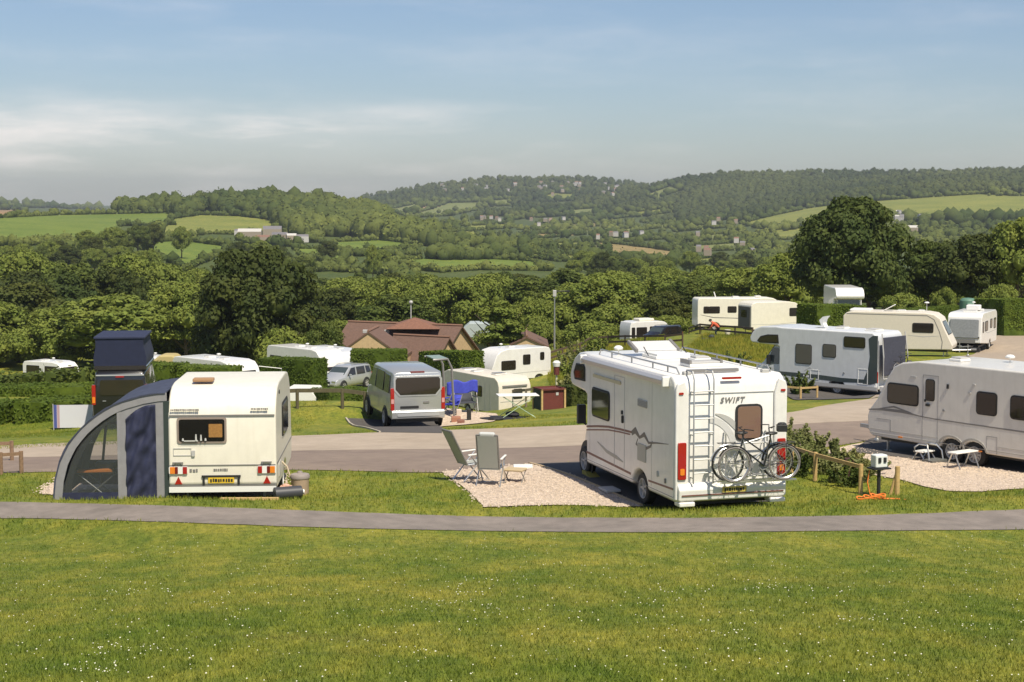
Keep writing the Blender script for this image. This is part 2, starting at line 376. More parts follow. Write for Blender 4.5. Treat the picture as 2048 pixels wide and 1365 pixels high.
def inpoly(P,x,y):
    P=np.asarray(P,float); c=np.zeros(len(x),bool); n=len(P)
    for i in range(n):
        x1,y1=P[i]; x2,y2=P[i-1]
        if y1==y2: continue
        m=((y1>y)!=(y2>y))&(x<(x2-x1)*(y-y1)/(y2-y1)+x1); c^=m
    return c
def srgb(r,g,b): return tuple(((v/255)/12.92 if v/255<=.04045 else ((v/255+.055)/1.055)**2.4) for v in(r,g,b))
# real field colours (albedo) with their outlines on the land; (ymin,ymax,colour,outline seen from the viewpoint)
G_far=(.075,.10,.028)
G1=(.135,.185,.032); G2=(.195,.215,.055); G3=(.175,.20,.075); TAN=(.27,.21,.10); TANR=(.30,.20,.12); WOODG=(.022,.038,.014); LONG=(.17,.17,.025)
FIELDS=[
 (900,2600,G2,[(1100,486),(1180,484),(1185,494),(1110,496)]),
 (600,2200,G3,[(1380,492),(1470,486),(1480,500),(1390,504)]),
 (1100,3000,G2,[(1060,428),(1130,424),(1135,432),(1065,436)]),
 (500,1600,G2,[(1060,505),(1130,508),(1180,520),(1120,524),(1065,516)]),
 (900,2600,G2,[(930,452),(1010,448),(1030,456),(940,462)]),
 (900,2600,TAN,[(1060,470),(1160,462),(1165,470),(1070,478)]),
 (900,2600,G3,[(1210,478),(1330,470),(1335,478),(1220,486)]),
 (900,2600,G2,[(1340,456),(1440,448),(1445,456),(1350,464)]),
 (900,2600,G3,[(1360,474),(1450,468),(1460,478),(1370,484)]),
 (800,2600,G2,[(950,484),(1040,480),(1050,488),(960,494)]),
 (1400,3600,G2,[(1265,425),(1340,416),(1350,424),(1275,434)]),
 (1400,3600,G3,[(1290,390),(1340,372),(1370,378),(1310,398)]),
 (600,1600,G2,[(1360,520),(1450,514),(1460,524),(1370,530)]),
 (450,1250,G1,[(-400,470),(0,436),(120,430),(340,426),(345,450),(240,452),(215,480),(120,483),(0,492),(-400,520)]),
 (450,1250,G2,[(315,462),(345,438),(400,430),(480,432),(545,440),(556,465),(500,470),(420,468),(330,478)]),
 (350,900,G2,[(150,486),(210,484),(200,500),(140,500)]),
 (300,900,G1,[(255,484),(370,482),(470,495),(430,515),(370,540),(330,520),(285,500)]),
 (300,900,G1,[(590,497),(650,498),(690,515),(686,530),(600,515)]),
 (300,900,G2,[(585,520),(650,530),(760,535),(830,548),(840,560),(700,540),(600,545)]),
 (400,1000,G1,[(670,484),(760,480),(845,490),(830,500),(760,500),(700,508),(670,500)]),
 (400,1000,G1,[(765,525),(840,518),(940,516),(1060,522),(1098,535),(1090,542),(960,540),(880,545),(800,535)]),
 (1200,4000,G3,[(775,420),(830,408),(960,404),(958,420),(900,432),(820,436)]),
 (1200,4000,TANR,[(808,428),(850,412),(890,408),(870,416),(820,430)]),
 (1200,4000,G3,[(970,402),(1020,398),(1018,412),(968,414)]),
 (2500,4500,G2,[(1085,392),(1110,386),(1148,388),(1145,402),(1100,404)]),
 (1200,4000,G3,[(1140,420),(1200,416),(1210,428),(1150,434)]),
 (1200,3000,TANR,[(1010,437),(1060,430),(1070,434),(1015,442)]),
 (1000,3000,G3,[(1160,436),(1260,428),(1265,434),(1170,444)]),
 (900,3000,TAN,[(1050,460),(1190,446),(1200,452),(1060,466)]),
 (900,3000,G3,[(1200,464),(1350,446),(1350,452),(1200,472)]),
 (900,2500,G2,[(865,466),(950,462),(960,478),(900,480)]),
 (900,2500,G3,[(1100,455),(1180,462),(1180,470),(1100,468)]),
 (500,1600,TAN,[(1190,484),(1230,488),(1300,496),(1362,505),(1350,518),(1280,522),(1210,508)]),
 (500,1600,G2,[(1070,500),(1120,506),(1115,518),(1070,508)]),
 (700,2500,G2,[(1480,448),(1530,435),(1620,416),(1700,405),(1960,388),(2048,392),(3000,400),(3000,450),(2048,438),(1990,436),(1900,440),(1780,438),(1700,434),(1600,450),(1520,458)]),
 (700,2500,G2,[(1540,460),(1620,452),(1680,452),(1640,476),(1560,480)]),
 (1200,3000,G3,[(1415,438),(1460,430),(1450,440),(1420,444)]),
 (500,1600,G2,[(1000,432),(1050,440),(1040,446),(990,440)]),
 (250,700,G1,[(1240,575),(1380,570),(1380,580),(1240,583)]),
 (1700,6000,TAN,[(-300,396),(0,400),(40,406),(160,412),(205,414),(150,416),(60,416),(0,412),(-300,410)]),
 (1000,6000,TANR,[(-300,410),(0,420),(45,420),(56,430),(0,436),(-300,440)]),
 (1700,7000,G2,[(60,405),(130,408),(200,414),(140,418),(70,414)]),
 (45,150,LONG,[(1372,690),(1400,668),(1560,680),(1620,690),(1560,745),(1480,742),(1360,745),(1345,720)]),
 (45,150,(.14,.15,.03),[(1095,700),(1180,690),(1330,696),(1330,745),(1200,790),(1130,800),(1095,760)]),
]
def ground():
    ys=np.r_[np.arange(2.6,28,.45),np.arange(28,36,.25),np.arange(36,60,.4),np.geomspace(60,190,150)[:-1],np.geomspace(190,4500,330)[:-1],np.geomspace(4500,7500,30)]
    px=np.arange(-1150,3250,9.0); nx,ny=len(px),len(ys)
    PX,Y=np.meshgrid(px,ys); X=(PX-1024)/F*Y; x=X.ravel(); y=Y.ravel(); z=gzs(x,y)
    me=bpy.data.meshes.new('ground'); i=np.arange((ny-1)*nx).reshape(ny-1,nx)[:,:-1].ravel()
    fs=np.stack([i,i+1,i+nx+1,i+nx],1)
    me.vertices.add(nx*ny); me.vertices.foreach_set('co',np.c_[x,y,z].ravel()); me.loops.add(len(fs)*4); me.polygons.add(len(fs))
    me.loops.foreach_set('vertex_index',fs.ravel().astype(np.int32)); me.polygons.foreach_set('loop_start',np.arange(0,len(fs)*4,4,dtype=np.int32)); me.update()
    me.polygons.foreach_set('use_smooth',np.ones(len(fs),bool))
    PY=412+(CH-z)/y*F*1.0
    # exact projection with the pitch
    c,s=math.cos(PIT),math.sin(PIT); dz=z-CH; cy=y*c-dz*s; cz=y*s+dz*c; qx=1024+F*x/cy; qy=682.5-F*cz/cy
    col=np.empty((len(x),4)); col[:]=(*G_far,1); col[y<260]=(.165,.185,.030,1); m=y>1000; col[m]=(.075,.098,.034,1)
    for a,b,cc,P in FIELDS:
        k=(y>a)&(y<b); k[k]=inpoly(P,qx[k],qy[k]); col[k,:3]=cc
    at_=me.color_attributes.new('Col','FLOAT_COLOR','POINT'); at_.data.foreach_set('color',col.ravel())
    o=bpy.data.objects.new('ground',me); COL.objects.link(o); tag(o,kind='structure'); return o
def grass_mat(name,attr=None,col=(.125,.155,.028),blade=False):
    m=bpy.data.materials.new(name); m.use_nodes=True; t=m.node_tree; t.nodes.clear(); L=t.links.new
    def n(ty,**k):
        q=t.nodes.new(ty)
        for a,b in k.items():
            if a in q.bl_rna.properties.keys(): setattr(q,a,b)
            else: q.inputs[a].default_value=b
        return q
    g=n('ShaderNodeNewGeometry'); o=n('ShaderNodeOutputMaterial'); b=n('ShaderNodeBsdfPrincipled',Roughness=.75); b.inputs['Specular IOR Level'].default_value=.15
    if attr: a=n('ShaderNodeAttribute',attribute_name=attr); cur=a.outputs['Color']
    else: a=n('ShaderNodeRGB'); a.outputs[0].default_value=(*col,1); cur=a.outputs[0]
    for sca,lo,hi,c0,c1,st in(((.35,.35,.3),.35,.66,(.80,.88,.75),(1.22,1.10,1.15),1),((1.7,.9,1),.38,.64,(.78,.86,.8),(1.22,1.1,1.1),1),((9,5,5),.35,.65,(.75,.8,.8),(1.25,1.2,1.2),1),((55,40,40),.3,.7,(.7,.75,.7),(1.3,1.25,1.2),1),((.022,.03,.03),.35,.65,(.85,.9,.85),(1.15,1.1,1.1),1)):
        mp=n('ShaderNodeMapping'); mp.inputs['Scale'].default_value=sca; L(g.outputs['Position'],mp.inputs[0])
        nz=n('ShaderNodeTexNoise',Scale=1.0,Detail=4.0); L(mp.outputs[0],nz.inputs[0])
        mr=n('ShaderNodeMapRange'); mr.inputs[1].default_value=lo; mr.inputs[2].default_value=hi; L(nz.outputs[0],mr.inputs[0])
        mx=n('ShaderNodeMixRGB'); mx.inputs[1].default_value=(*c0,1); mx.inputs[2].default_value=(*c1,1); L(mr.outputs[0],mx.inputs[0])
        mu=n('ShaderNodeMixRGB',blend_type='MULTIPLY'); mu.inputs[0].default_value=1; L(cur,mu.inputs[1]); L(mx.outputs[0],mu.inputs[2]); cur=mu.outputs[0]
    # dry straw patches
    mp=n('ShaderNodeMapping'); mp.inputs['Scale'].default_value=(.30,.8,.8); mp.inputs['Location'].default_value=(3.1,1.7,0); L(g.outputs['Position'],mp.inputs[0])
    nz=n('ShaderNodeTexNoise',Scale=1.0,Detail=5.0,Roughness=.65); L(mp.outputs[0],nz.inputs[0])
    mr=n('ShaderNodeMapRange'); mr.inputs[1].default_value=.60; mr.inputs[2].default_value=.74; mr.inputs[4].default_value=.55; L(nz.outputs[0],mr.inputs[0])
    mx=n('ShaderNodeMixRGB'); L(mr.outputs[0],mx.inputs[0]); L(cur,mx.inputs[1]); mx.inputs[2].default_value=(.22,.16,.07,1)
    if blade or not attr: cur=mx.outputs[0]
    L(cur,b.inputs['Base Color'])
    if blade:
        tr=n('ShaderNodeBsdfTranslucent'); L(cur,tr.inputs[0]); ms=n('ShaderNodeMixShader'); ms.inputs[0].default_value=.35; L(b.outputs[0],ms.inputs[1]); L(tr.outputs[0],ms.inputs[2]); L(ms.outputs[0],o.inputs[0])
    else:
        mp=n('ShaderNodeTexNoise',Scale=14.0,Detail=4.0); L(g.outputs['Position'],mp.inputs[0]); bn=n('ShaderNodeBump',Strength=.5,Distance=.04); L(mp.outputs[0],bn.inputs['Height']); L(bn.outputs[0],b.inputs['Normal'])
        L(b.outputs[0],o.inputs[0])
    MATS[name]=m; return m
gr=ground(); gr.data.materials.append(grass_mat('ground_grass','Col'))
def sheet(name,pts,m,off=.012,step=.5,world=False,kind='structure',label=None,cat=None):
    P=[p if world else W(*p) for p in pts]
    b=bmesh.new(); f=b.faces.new([b.verts.new((x,y,0)) for x,y in P])
    xs=[p[0] for p in P]; ys=[p[1] for p in P]
    for ax,lo,hi in((0,min(xs),max(xs)),(1,min(ys),max(ys))):
        v=math.ceil(lo/step)*step
        while v<hi:
            no=[0,0,0]; co=[0,0,0]; no[ax]=1; co[ax]=v+.0007
            bmesh.ops.bisect_plane(b,geom=b.verts[:]+b.edges[:]+b.faces[:],plane_co=co,plane_no=no); v+=step
    bmesh.ops.triangulate(b,faces=b.faces[:])
    vs=b.verts[:]; z=gzs(np.array([v.co.x for v in vs]),np.array([v.co.y for v in vs]))
    for v,q in zip(vs,z): v.co.z=q+off
    bmesh.ops.recalc_face_normals(b,faces=b.faces)
    if sum(f.normal.z for f in b.faces)<0: bmesh.ops.reverse_faces(b,faces=b.faces[:])
    me=bpy.data.meshes.new(name); b.to_mesh(me); b.free(); me.materials.append(m)
    for p in me.polygons: p.use_smooth=True
    o=bpy.data.objects.new(name,me); COL.objects.link(o); tag(o,label,cat,kind=kind); return o
def wob(P,a=.05,n=6):   # roughen an outline (world points)
    out=[]
    for i,p in enumerate(P):
        q=P[(i+1)%len(P)]; k=max(1,int(math.dist(p,q)/.35)); k=min(k,120)
        for j in range(k):
            t=j/k; x=p[0]+(q[0]-p[0])*t; y=p[1]+(q[1]-p[1])*t
            out.append((x+a*mnoise.noise((x*1.7,y*1.7,3)),y+a*mnoise.noise((x*1.7,y*1.7,9))))
    return out
M_path=mat('path_tarmac',(.225,.19,.165),.9,var=.18,scale=.8,col2=(.175,.15,.13),bump=.3,bscale=60,obj='Object')
M_road=mat('road_tarmac',(.40,.325,.25),.9,var=.10,scale=.35,col2=(.35,.28,.21),bump=.2,bscale=50,det=8)
M_road2=mat('worn_tarmac',(.235,.18,.14),.9,var=.14,scale=.5,col2=(.20,.15,.12),bump=.3,bscale=50,det=8)
M_drive=mat('dark_tarmac',(.085,.075,.068),.9,var=.15,scale=2,bump=.3,bscale=60)
M_gravel=mat('cream_gravel',(.64,.52,.40),.95,var=.34,scale=7,bump=1,bscale=18,col2=(.44,.34,.25))
def smooth(P,k=8):
    P=np.array(P,float); out=[]
    for i in range(len(P)-1):
        a=P[max(i-1,0)];b=P[i];c=P[i+1];d=P[min(i+2,len(P)-1)]
        for j in range(k): t=j/k; out.append(tuple(b+.5*t*(c-a+t*(2*a-5*b+4*c-d+t*(3*(b-c)+d-a)))))
    return out+[tuple(P[-1])]
UP=[(-900,1000),(-300,1001),(0,1005),(300,1012),(600,1022),(900,1033),(1200,1037),(1500,1036),(1800,1030),(2048,1020),(2500,1005),(2900,990)]
LO=[(2900,1035),(2500,1048),(2048,1060),(1700,1063),(1300,1066),(900,1062),(600,1055),(300,1044),(0,1037),(-300,1033),(-900,1030)]
UP=smooth(UP); LO=smooth(LO)
sheet('path',wob([W(*p,ymin=24,ymax=36) for p in UP+LO],.05),M_path,.012,.4,True)
RU=[(-900,905),(-300,900),(0,893),(100,888),(585,873),(760,866),(1145,852),(1400,838),(1570,827),(1650,812),(1740,799),(1830,788),(1960,775)]
RM=[(1990,800),(1900,826),(1740,842),(1570,852),(1145,893),(585,903),(0,917),(-900,930)]
RL=[(-900,960),(0,947),(100,945),(585,941),(885,946),(1062,930),(1250,922),(1600,900),(1690,890),(1800,870),(1900,850),(1990,830)]
RU=smooth(RU); RM=smooth(RM); RL=smooth(RL)
wr=lambda P:[W(*p,ymin=33,ymax=90) for p in P]
sheet('road',wob(wr(RU+RM),.04),M_road,.016,.5,True)
sheet('lay_by',wob(wr([p for p in RM[::-1]]+RL[::-1]),.04),M_road2,.013,.5,True)
sheet('camp_lane',[W(*p,ymin=60,ymax=140) for p in[(1740,799),(1770,770),(1800,735),(1890,722),(1935,712),(1960,690),(2010,668),(2048,655),(2400,640),(2500,760),(1960,772),(1830,786)]],mat('pale_lane',(.34,.27,.20),.9,var=.1,scale=.6),.02,1.0,True)
sheet('pitch_apron',[W(*p,ymin=60,ymax=140) for p in[(1500,778),(1570,790),(1640,801),(1738,798),(1775,768),(1700,760),(1560,760)]],M_drive,.03,1.0,True)
sheet('tarmac_pitch',[W(*p,ymin=31,ymax=45) for p in[(1059,929),(1250,922),(1545,905),(1560,1004),(1283,1014)]],M_drive,.017,.5,True)
sheet('gravel_pitch',wob([W(*p,ymin=31,ymax=45) for p in[(883,945),(1061,930),(1285,1015),(968,1017),(940,985)]],.05),M_gravel,.024,.4,True)
sheet('gravel_pitch',wob([W(*p,ymin=31,ymax=45) for p in[(78,989),(95,975),(135,948),(570,950),(560,992),(330,994),(110,992)]],.05),M_gravel,.022,.4,True)
sheet('gravel_pitch',wob([W(*p,ymin=31,ymax=60) for p in[(1640,905),(1700,892),(1760,880),(2048,900),(2600,940),(2600,960),(2048,979),(1960,985),(1900,984),(1850,975),(1800,961),(1740,950),(1670,930)]],.05),M_gravel,.022,.4,True)
sheet('tarmac_pitch',[W(*p,ymin=31,ymax=60) for p in[(1695,905),(1740,880),(1800,870),(2048,885),(2500,925),(2500,965),(2048,947),(1850,922)]],M_drive,.034,.5,True)
sheet('tarmac_pitch',[W(*p,ymin=45,ymax=80) for p in[(692,838),(800,832),(885,832),(884,868),(760,866)]],M_drive,.024,.5,True)
sheet('gravel_pitch',wob([W(*p,ymin=45,ymax=80) for p in[(880,855),(884,825),(940,820),(1000,838),(985,845),(940,850)]],.05),M_gravel,.03,.4,True)
sheet('tarmac_pitch',[W(*p,ymin=90,ymax=150) for p in[(600,778),(640,762),(760,762),(750,772),(640,782)]],M_drive,.04,1,True)
# pale concrete edging round the tarmac pitch and the van's drive
def edging(pts,name='kerb_edging',w=.06,h=.05,m=None):
    mb=MB(); P=[hit(*p) for p in pts]
    for a,b in zip(P,P[1:]):
        k=max(1,int((b-a).length/1.0))
        for i in range(k):
            p=a.lerp(b,i/k); q=a.lerp(b,(i+1)/k); p=Vector((p.x,p.y,gz(p.x,p.y)+.03)); q=Vector((q.x,q.y,gz(q.x,q.y)+.03)); c=(p+q)/2; d=q-p
            mb.box(c,(w,d.length,h),rz=math.atan2(-d.x,d.y),rx=math.atan2(d.z,math.hypot(d.x,d.y)))
    o=mb.build(name,m or mat('concrete',(.42,.37,.30),.9,var=.1,scale=5),smooth=False); tag(o,kind='structure'); return o
edging([(692,838),(760,866)]); edging([(1059,929),(1283,1014)],m=mat('timber_edging',(.45,.34,.2),.9)); 
# ---------------- vehicles ----------------
def place(px,py,Y,rot,W_,L_,cx=-1,cy=-1):     # centre of a vehicle whose (cx,cy) corner stands at a known spot
    p=at(px,py,Y); a=rad(rot); r=Vector((math.cos(a),math.sin(a),0)); h=Vector((-math.sin(a),math.cos(a),0))
    o=p-r*W_/2*cx-h*L_/2*cy; return (o.x,o.y)
def qplate(name,m,parent,pts,ins=.05,t=.012,c=None,r=0):
    P=[Vector(p) for p in pts]; ce=sum(P,Vector())/len(P); n=(P[1]-P[0]).cross(P[-1]-P[0]).normalized()
    c=Vector(c) if c is not None else Vector((0,0,1.0))
    if n.dot(ce-c)<0: n=-n
    Q=[p+(ce-p).normalized()*min(ins,(ce-p).length*.5) for p in P]
    k=len(Q); mb=MB(); mb.add([q-n*.02 for q in Q]+[q+n*t for q in Q],[(i,(i+1)%k,k+(i+1)%k,k+i) for i in range(k)]+[tuple(range(k))[::-1],tuple(range(k,2*k))])
    return mb.build(name,m,parent,bevel=.004)
def glyphs(fr,u0,u1,v,h,m,parent,name='lettering',n1=.006,seed=1,fill=.62):
    # worn, unreadable characters: short blocks with uneven gaps
    rr=random.Random(seed); P=[]; u=u0
    while u<u1-.01:
        w=h*rr.uniform(.35,.8); P.append(rct(u,min(u+w,u1),v-h*rr.uniform(.32,.5),v+h*rr.uniform(.32,.5))); u+=w+h*rr.uniform(.12,.3)
    return plates(fr,P,name,m,parent,n1)
def lightpair(t,W_,L_,z,h=.16,w=.12,y=None,m=None,name='tail_light',s=-1,x=None):
    f=face('B' if s<0 else 'F',W_,L_,y)
    for q in(-1,1): plate(f,q*(x or W_/2-.14),z,w,h,name,m or M_red,t,r=.03,n1=.03,bevel=.008)
def rooflight(t,x,y,z,w=.5,l=.5,m=None,open_=0,name='roof_light'):
    mb=MB(); mb.box((x,y,z+.035),(w,l,.07)); o=mb.build(name,M_wht,t,bevel=.02)
    mb=MB(); 
    if open_: mb.box((x,y-l/2*math.cos(open_)+l/2,z+.08+math.sin(open_)*l/2),(w-.06,l,.03),rx=-open_)
    else: mb.box((x,y,z+.09),(w-.08,l-.08,.05))
    mb.build('lid',m or M_lgrey,o,bevel=.015); return o
def antenna(t,x,y,z,h=.5,disc=.16):
    mb=MB(); mb.cyl((x,y,z),(x,y,z+h),.015,n=8); mb.lathe([(.001,h),(disc,h),(disc*1.05,h+.04),(disc*.6,h+.08),(.001,h+.09)],(x,y,z),'z',14); return mb.build('antenna',M_wht,t)
# ---- generic touring caravan ----
def caravan(name,label,pos,rot,z0,L=5.6,W_=2.25,H=2.55,zb=.38,m=None,wheels=(0,),prof=None,group=None,wr=.31,bev=.06,roof=True,hitch=True,archr=.40):
    t=thing(name,label,'caravan',(pos[0],pos[1],z0),rot,group)
    y=L/2
    top=prof or [(-y,zb+.1),(-y-.02,1.1),(-y+.02,1.9),(-y+.14,2.25),(-y+.34,H-.07),(-y+.6,H),(y-1.1,H),(y-.75,H-.07),(y-.5,H-.22),(y-.18,1.55),(y,1.0),(y-.03,zb+.25),(y-.18,zb)]
    P=list(top)
    ws=sorted(wheels,reverse=True); r=archr
    for w in ws: P+=[(yy,zz) for yy,zz in arch(w,zb,r,8,r*.72)][::-1]
    P.append((-y+.12,zb))
    mb=MB(); mb.prism(P,-W_/2,W_/2); b=mb.build('body',m or M_white,t,bevel=bev,seg=3)
    for w in wheels:
        for s in 'LR': wheel(t,(-1 if s=='L' else 1)*(W_/2-.14),w,wr,.19,s,M_lgrey,10)
    mb=MB(); mb.box((0,0,zb-.04),(W_-.5,L-.7,.10)); mb.build('chassis',M_blk,t)
    for sx in(-1,1):
        for sy in(-1,1): mb=MB(); mb.box((sx*(W_/2-.3),sy*(y-.55),zb/2),(.05,.05,zb)); mb.box((sx*(W_/2-.3),sy*(y-.55),.02),(.16,.16,.03)); mb.build('corner_steady',M_steel,t,smooth=False)
    if hitch:
        mb=MB(); mb.tube([(-.55,y-.4,zb),(0,y+.95,zb+.02)],.035); mb.tube([(.55,y-.4,zb),(0,y+.95,zb+.02)],.035); mb.box((0,y+1.05,zb+.06),(.09,.34,.10)); mb.cyl((.12,y+.75,0.02),(.12,y+.75,.72),.025); mb.ball((.12,y+.75,.06),(.05,.09,.09))
        mb.build('hitch',M_steel,t)
    return t
# ===== A: old cream caravan on the left =====
LW,LL=2.16,4.0; posA=place(338,985,31.9,3.5,LW,LL); zA=-.12
A=caravan('caravan','old cream touring caravan joined to the navy and grey awning',posA,3.5,zA,L=LL,W_=LW,H=2.52,m=M_cream,zb=.40,wheels=(.1,),
  prof=[(-2,.52),(-2.0,.9),(-1.99,1.9),(-1.94,2.08),(-1.84,2.24),(-1.68,2.37),(-1.45,2.46),(-1.1,2.51),(.6,2.53),(1.15,2.47),(1.45,2.34),(1.68,2.1),(1.82,1.75),(1.95,1.1),(2.0,.85),(1.97,.6),(1.8,.42)],bev=.05)
fb=face('B',LW,LL); fr_=face('R',LW,LL)
plates(fb,[rct(-1.05,1.05,1.90,1.93)],'seam_trim',M_strg,A,.012); plates(fb,[rct(-1.06,1.06,.895,.915)],'lower_trim',M_strg,A,.012)
plates(fb,[rct(-1.07,1.07,.36,.47)],'rear_valance',M_wht,A,.035); plates(fb,[rct(-1.06,1.06,.48,.50)],'seam_trim',M_strg,A,.014)
# flush rear window: dark plate stands in for the unlit kitchen behind it
w=plate(fb,-.405,1.615,.99,.53,'window',mat('window_surround',(.30,.24,.20),.5),A,r=.05,n1=.014)
plate(fb,-.405,1.615,.91,.45,'pane',mat('dark_interior',(.010,.009,.008),.9,spec=.1),w,r=.04,n0=.0,n1=.016)
plate(fb,-.13,1.61,.27,.27,'cupboard',mat('cupboard_wood',(.50,.25,.07),.5,var=.2,scale=9),w,r=.01,n0=.0,n1=.020)
mb=MB()
for u,h in((-.52,.13),(-.42,.12),(-.78,.05),(-.33,.05)): mb.cyl(fb.p(u,1.41,.035),fb.p(u,1.41+h,.035),.022,.014,8)
mb.box(fb.p(-.62,1.405,.03),(.28,.03,.02)); mb.build('bottles',M_wht,w)
plate(fb,-.405,1.615,.91,.45,'glazing',mat_clear('clear_acrylic',(.02,.02,.02),.08,.10),w,r=.04,n0=.055,n1=.062)
glyphs(fb,-1.02,-.46,2.03,.045,M_strg,A,seed=3,n1=.02); glyphs(fb,.58,.92,2.04,.045,M_strg,A,seed=4,n1=.02)
plates(fb,[rct(-.98,-.62,1.245,1.255),rct(-.98,-.62,1.10,1.115),rct(-.98,-.97,1.1,1.25),rct(-.63,-.62,1.1,1.25)],'service_hatch',M_lgrey,A,.008); plate(fb,-.58,1.15,.07,.12,'hatch_lock',M_lgrey,A,r=.02,n1=.03)
for s in(-1,1):
    cl=plate(fb,s*.885,.81,.37,.15,'tail_light',M_wht,A,r=.02,n1=.03)
    plate(fb,s*1.0,.81,.10,.14,'amber_lens',M_amb,cl,r=.01,n0=.02,n1=.038,bevel=.004); plate(fb,s*.92,.81,.06,.14,'red_lens',mat('dark_red_lens',(.16,.01,.008),.3),cl,r=.01,n0=.02,n1=.038); plate(fb,s*.75,.81,.085,.14,'red_lens',M_red,cl,r=.01,n0=.02,n1=.038)
    plate(fb,s*.885,0,0,0,'reflector',M_red,A,n1=.022,poly=[(s*.885-.075,.525),(s*.885+.075,.525),(s*.885,.68)])
    plates(fb,[rct(s*.885-.11,s*.885+.10,.955,.975),rct(s*.885-.10,s*.885-.07,.925,.955),rct(s*.885+.06,s*.885+.09,.925,.955)],'grab_handle',M_strg,A,.05)
glyphs(fb,-.66,-.50,.80,.07,M_strg,A,seed=5,n1=.01); glyphs(fb,-.18,.12,.81,.055,M_strg,A,seed=6,n1=.01,fill=.9)
pb=plates(fb,[rct(-.42,.36,.66,.70),rct(-.40,-.36,.51,.66),rct(.30,.34,.51,.66)],'plate_holder',M_blk,A,.03)
pl=plate(fb,-.03,.60,.52,.115,'number_plate',M_yel,A,r=.01,n1=.03); glyphs(fb,-.25,.2,.60,.075,M_blk,pl,'plate_characters',.036,seed=8)
mb=MB(); mb.box((-.45,-1.25,2.56),(.42,.28,.07)); mb.build('roof_vent',mat('faded_brown_vent',(.35,.20,.10),.7),A,bevel=.02)
window(fr_,-.55,.75,1.30,1.95,A); plates(fr_,[rct(-1.9,1.9,.90,.93)],'side_trim',M_strg,A,.008)
plate(fr_,-1.25,2.30,.08,.08,'marker',M_blk,A,r=.035,n1=.02); plate(fr_,-1.2,.7,.5,.3,'side_hatch',M_greyw,A,n1=.008)
# ===== awning =====
AR=[(-1.13,2.36),(-1.45,2.33),(-1.80,2.25),(-2.16,2.13),(-2.50,1.93),(-2.82,1.66),(-3.08,1.34),(-3.26,.98),(-3.36,.60),(-3.41,.10)]
AW=thing('caravan_awning','curved navy and grey porch awning leaning on the old cream caravan','awning',(posA[0],posA[1],zA),3.5)
ya,yb_=-1.92,.75
def offs(P,d):
    out=[]
    for i,p in enumerate(P):
        a=Vector(P[max(i-1,0)]); b=Vector(P[min(i+1,len(P)-1)]); t_=(b-a).normalized(); q=Vector((t_.y,-t_.x)); out.append((p[0]-q.x*d*-1,p[1]-q.y*d*-1))
    return out
ARi=[(x+ (.0 if i==0 else .0),z) for i,(x,z) in enumerate(AR)]
def shell(P,th,y0,y1,name,m,par,ny=6,sag=.0,wr=.0):
    mb=MB(); n=len(P); I=offs(P,-th); rings=[]
    for k in range(ny+1):
        y=y0+(y1-y0)*k/ny; s=sag*math.sin(math.pi*k/ny)
        rings.append([Vector((p[0],y,p[1]-s*(1 if 0<i<n-1 else 0)+wr*mnoise.noise((p[0]*3,y*2,p[1]*3)))) for i,p in enumerate(P)]+[Vector((p[0],y,p[1]-s*(1 if 0<i<n-1 else 0))) for i,p in list(enumerate(I))[::-1]])
    mb.loft(rings); return mb.build(name,m,par)
roofP=[]
for i in range(len(AR)-1):
    a,b=AR[i],AR[i+1]; roofP+=[a,((a[0]+b[0])/2,(a[1]+b[1])/2+.01)]
roofP.append(AR[-1]); roofP=[(x,z+.03) for x,z in roofP]
o=shell(roofP,.03,ya-.05,yb_,'roof_canvas',M_navyr,AW,8,.04,.03)
def band(P,w0,y,th,name,m):
    I=offs(P,-w0); n=len(P); mb=MB(); mb.prism(P+I[::-1],y-th,y+th,'y'); 
    return mb.build(name,m,AW,smooth=False)
ribR=[(x+.02,z-.02) for x,z in roofP]
band(ribR,.16,ya,.03,'front_rib',M_gcan); band(ribR,.16,yb_-.1,.03,'rear_rib',M_gcan)
def zroof(x):
    for a,b in zip(roofP,roofP[1:]):
        if b[0]<=x<=a[0]: t=(x-a[0])/(b[0]-a[0]); return a[1]+(b[1]-a[1])*t
    return roofP[-1][1]
# end wall facing the lawn: pole, door, clear panel, sill
mb=MB(); mb.prism([(-2.10,.08),(-2.02,.08),(-2.02,zroof(-2.06)-.15),(-2.10,zroof(-2.06)-.17)],ya-.02,ya+.02,'y'); mb.build('centre_pole',M_gcan,AW)
xs=np.linspace(-1.93,-1.33,40); zs=np.linspace(.06,1.0,44); mb=MB(); vs=[]; fs=[]
for x in xs:
    t=(x+1.93)/.60; zt=1.84+.30*(1-(1-t)**2.2)-.0
    for u in zs: z=.06+(zt-.06)*((u-.06)/.94); vs.append((x,ya+.05*mnoise.noise((x*7-z*4,z*1.6+x*5,1))+.028*math.sin(x*17-z*10+2*mnoise.noise((x*3,z*2,4)))-.02,z))
k=len(zs)
for i in range(len(xs)-1):
    for j in range(k-1): fs.append((i*k+j,(i+1)*k+j,(i+1)*k+j+1,i*k+j+1))
mb.add(vs,fs); o=mb.build('door_panel',M_navy,AW); md=o.modifiers.new('s','SOLIDIFY'); md.thickness=.006
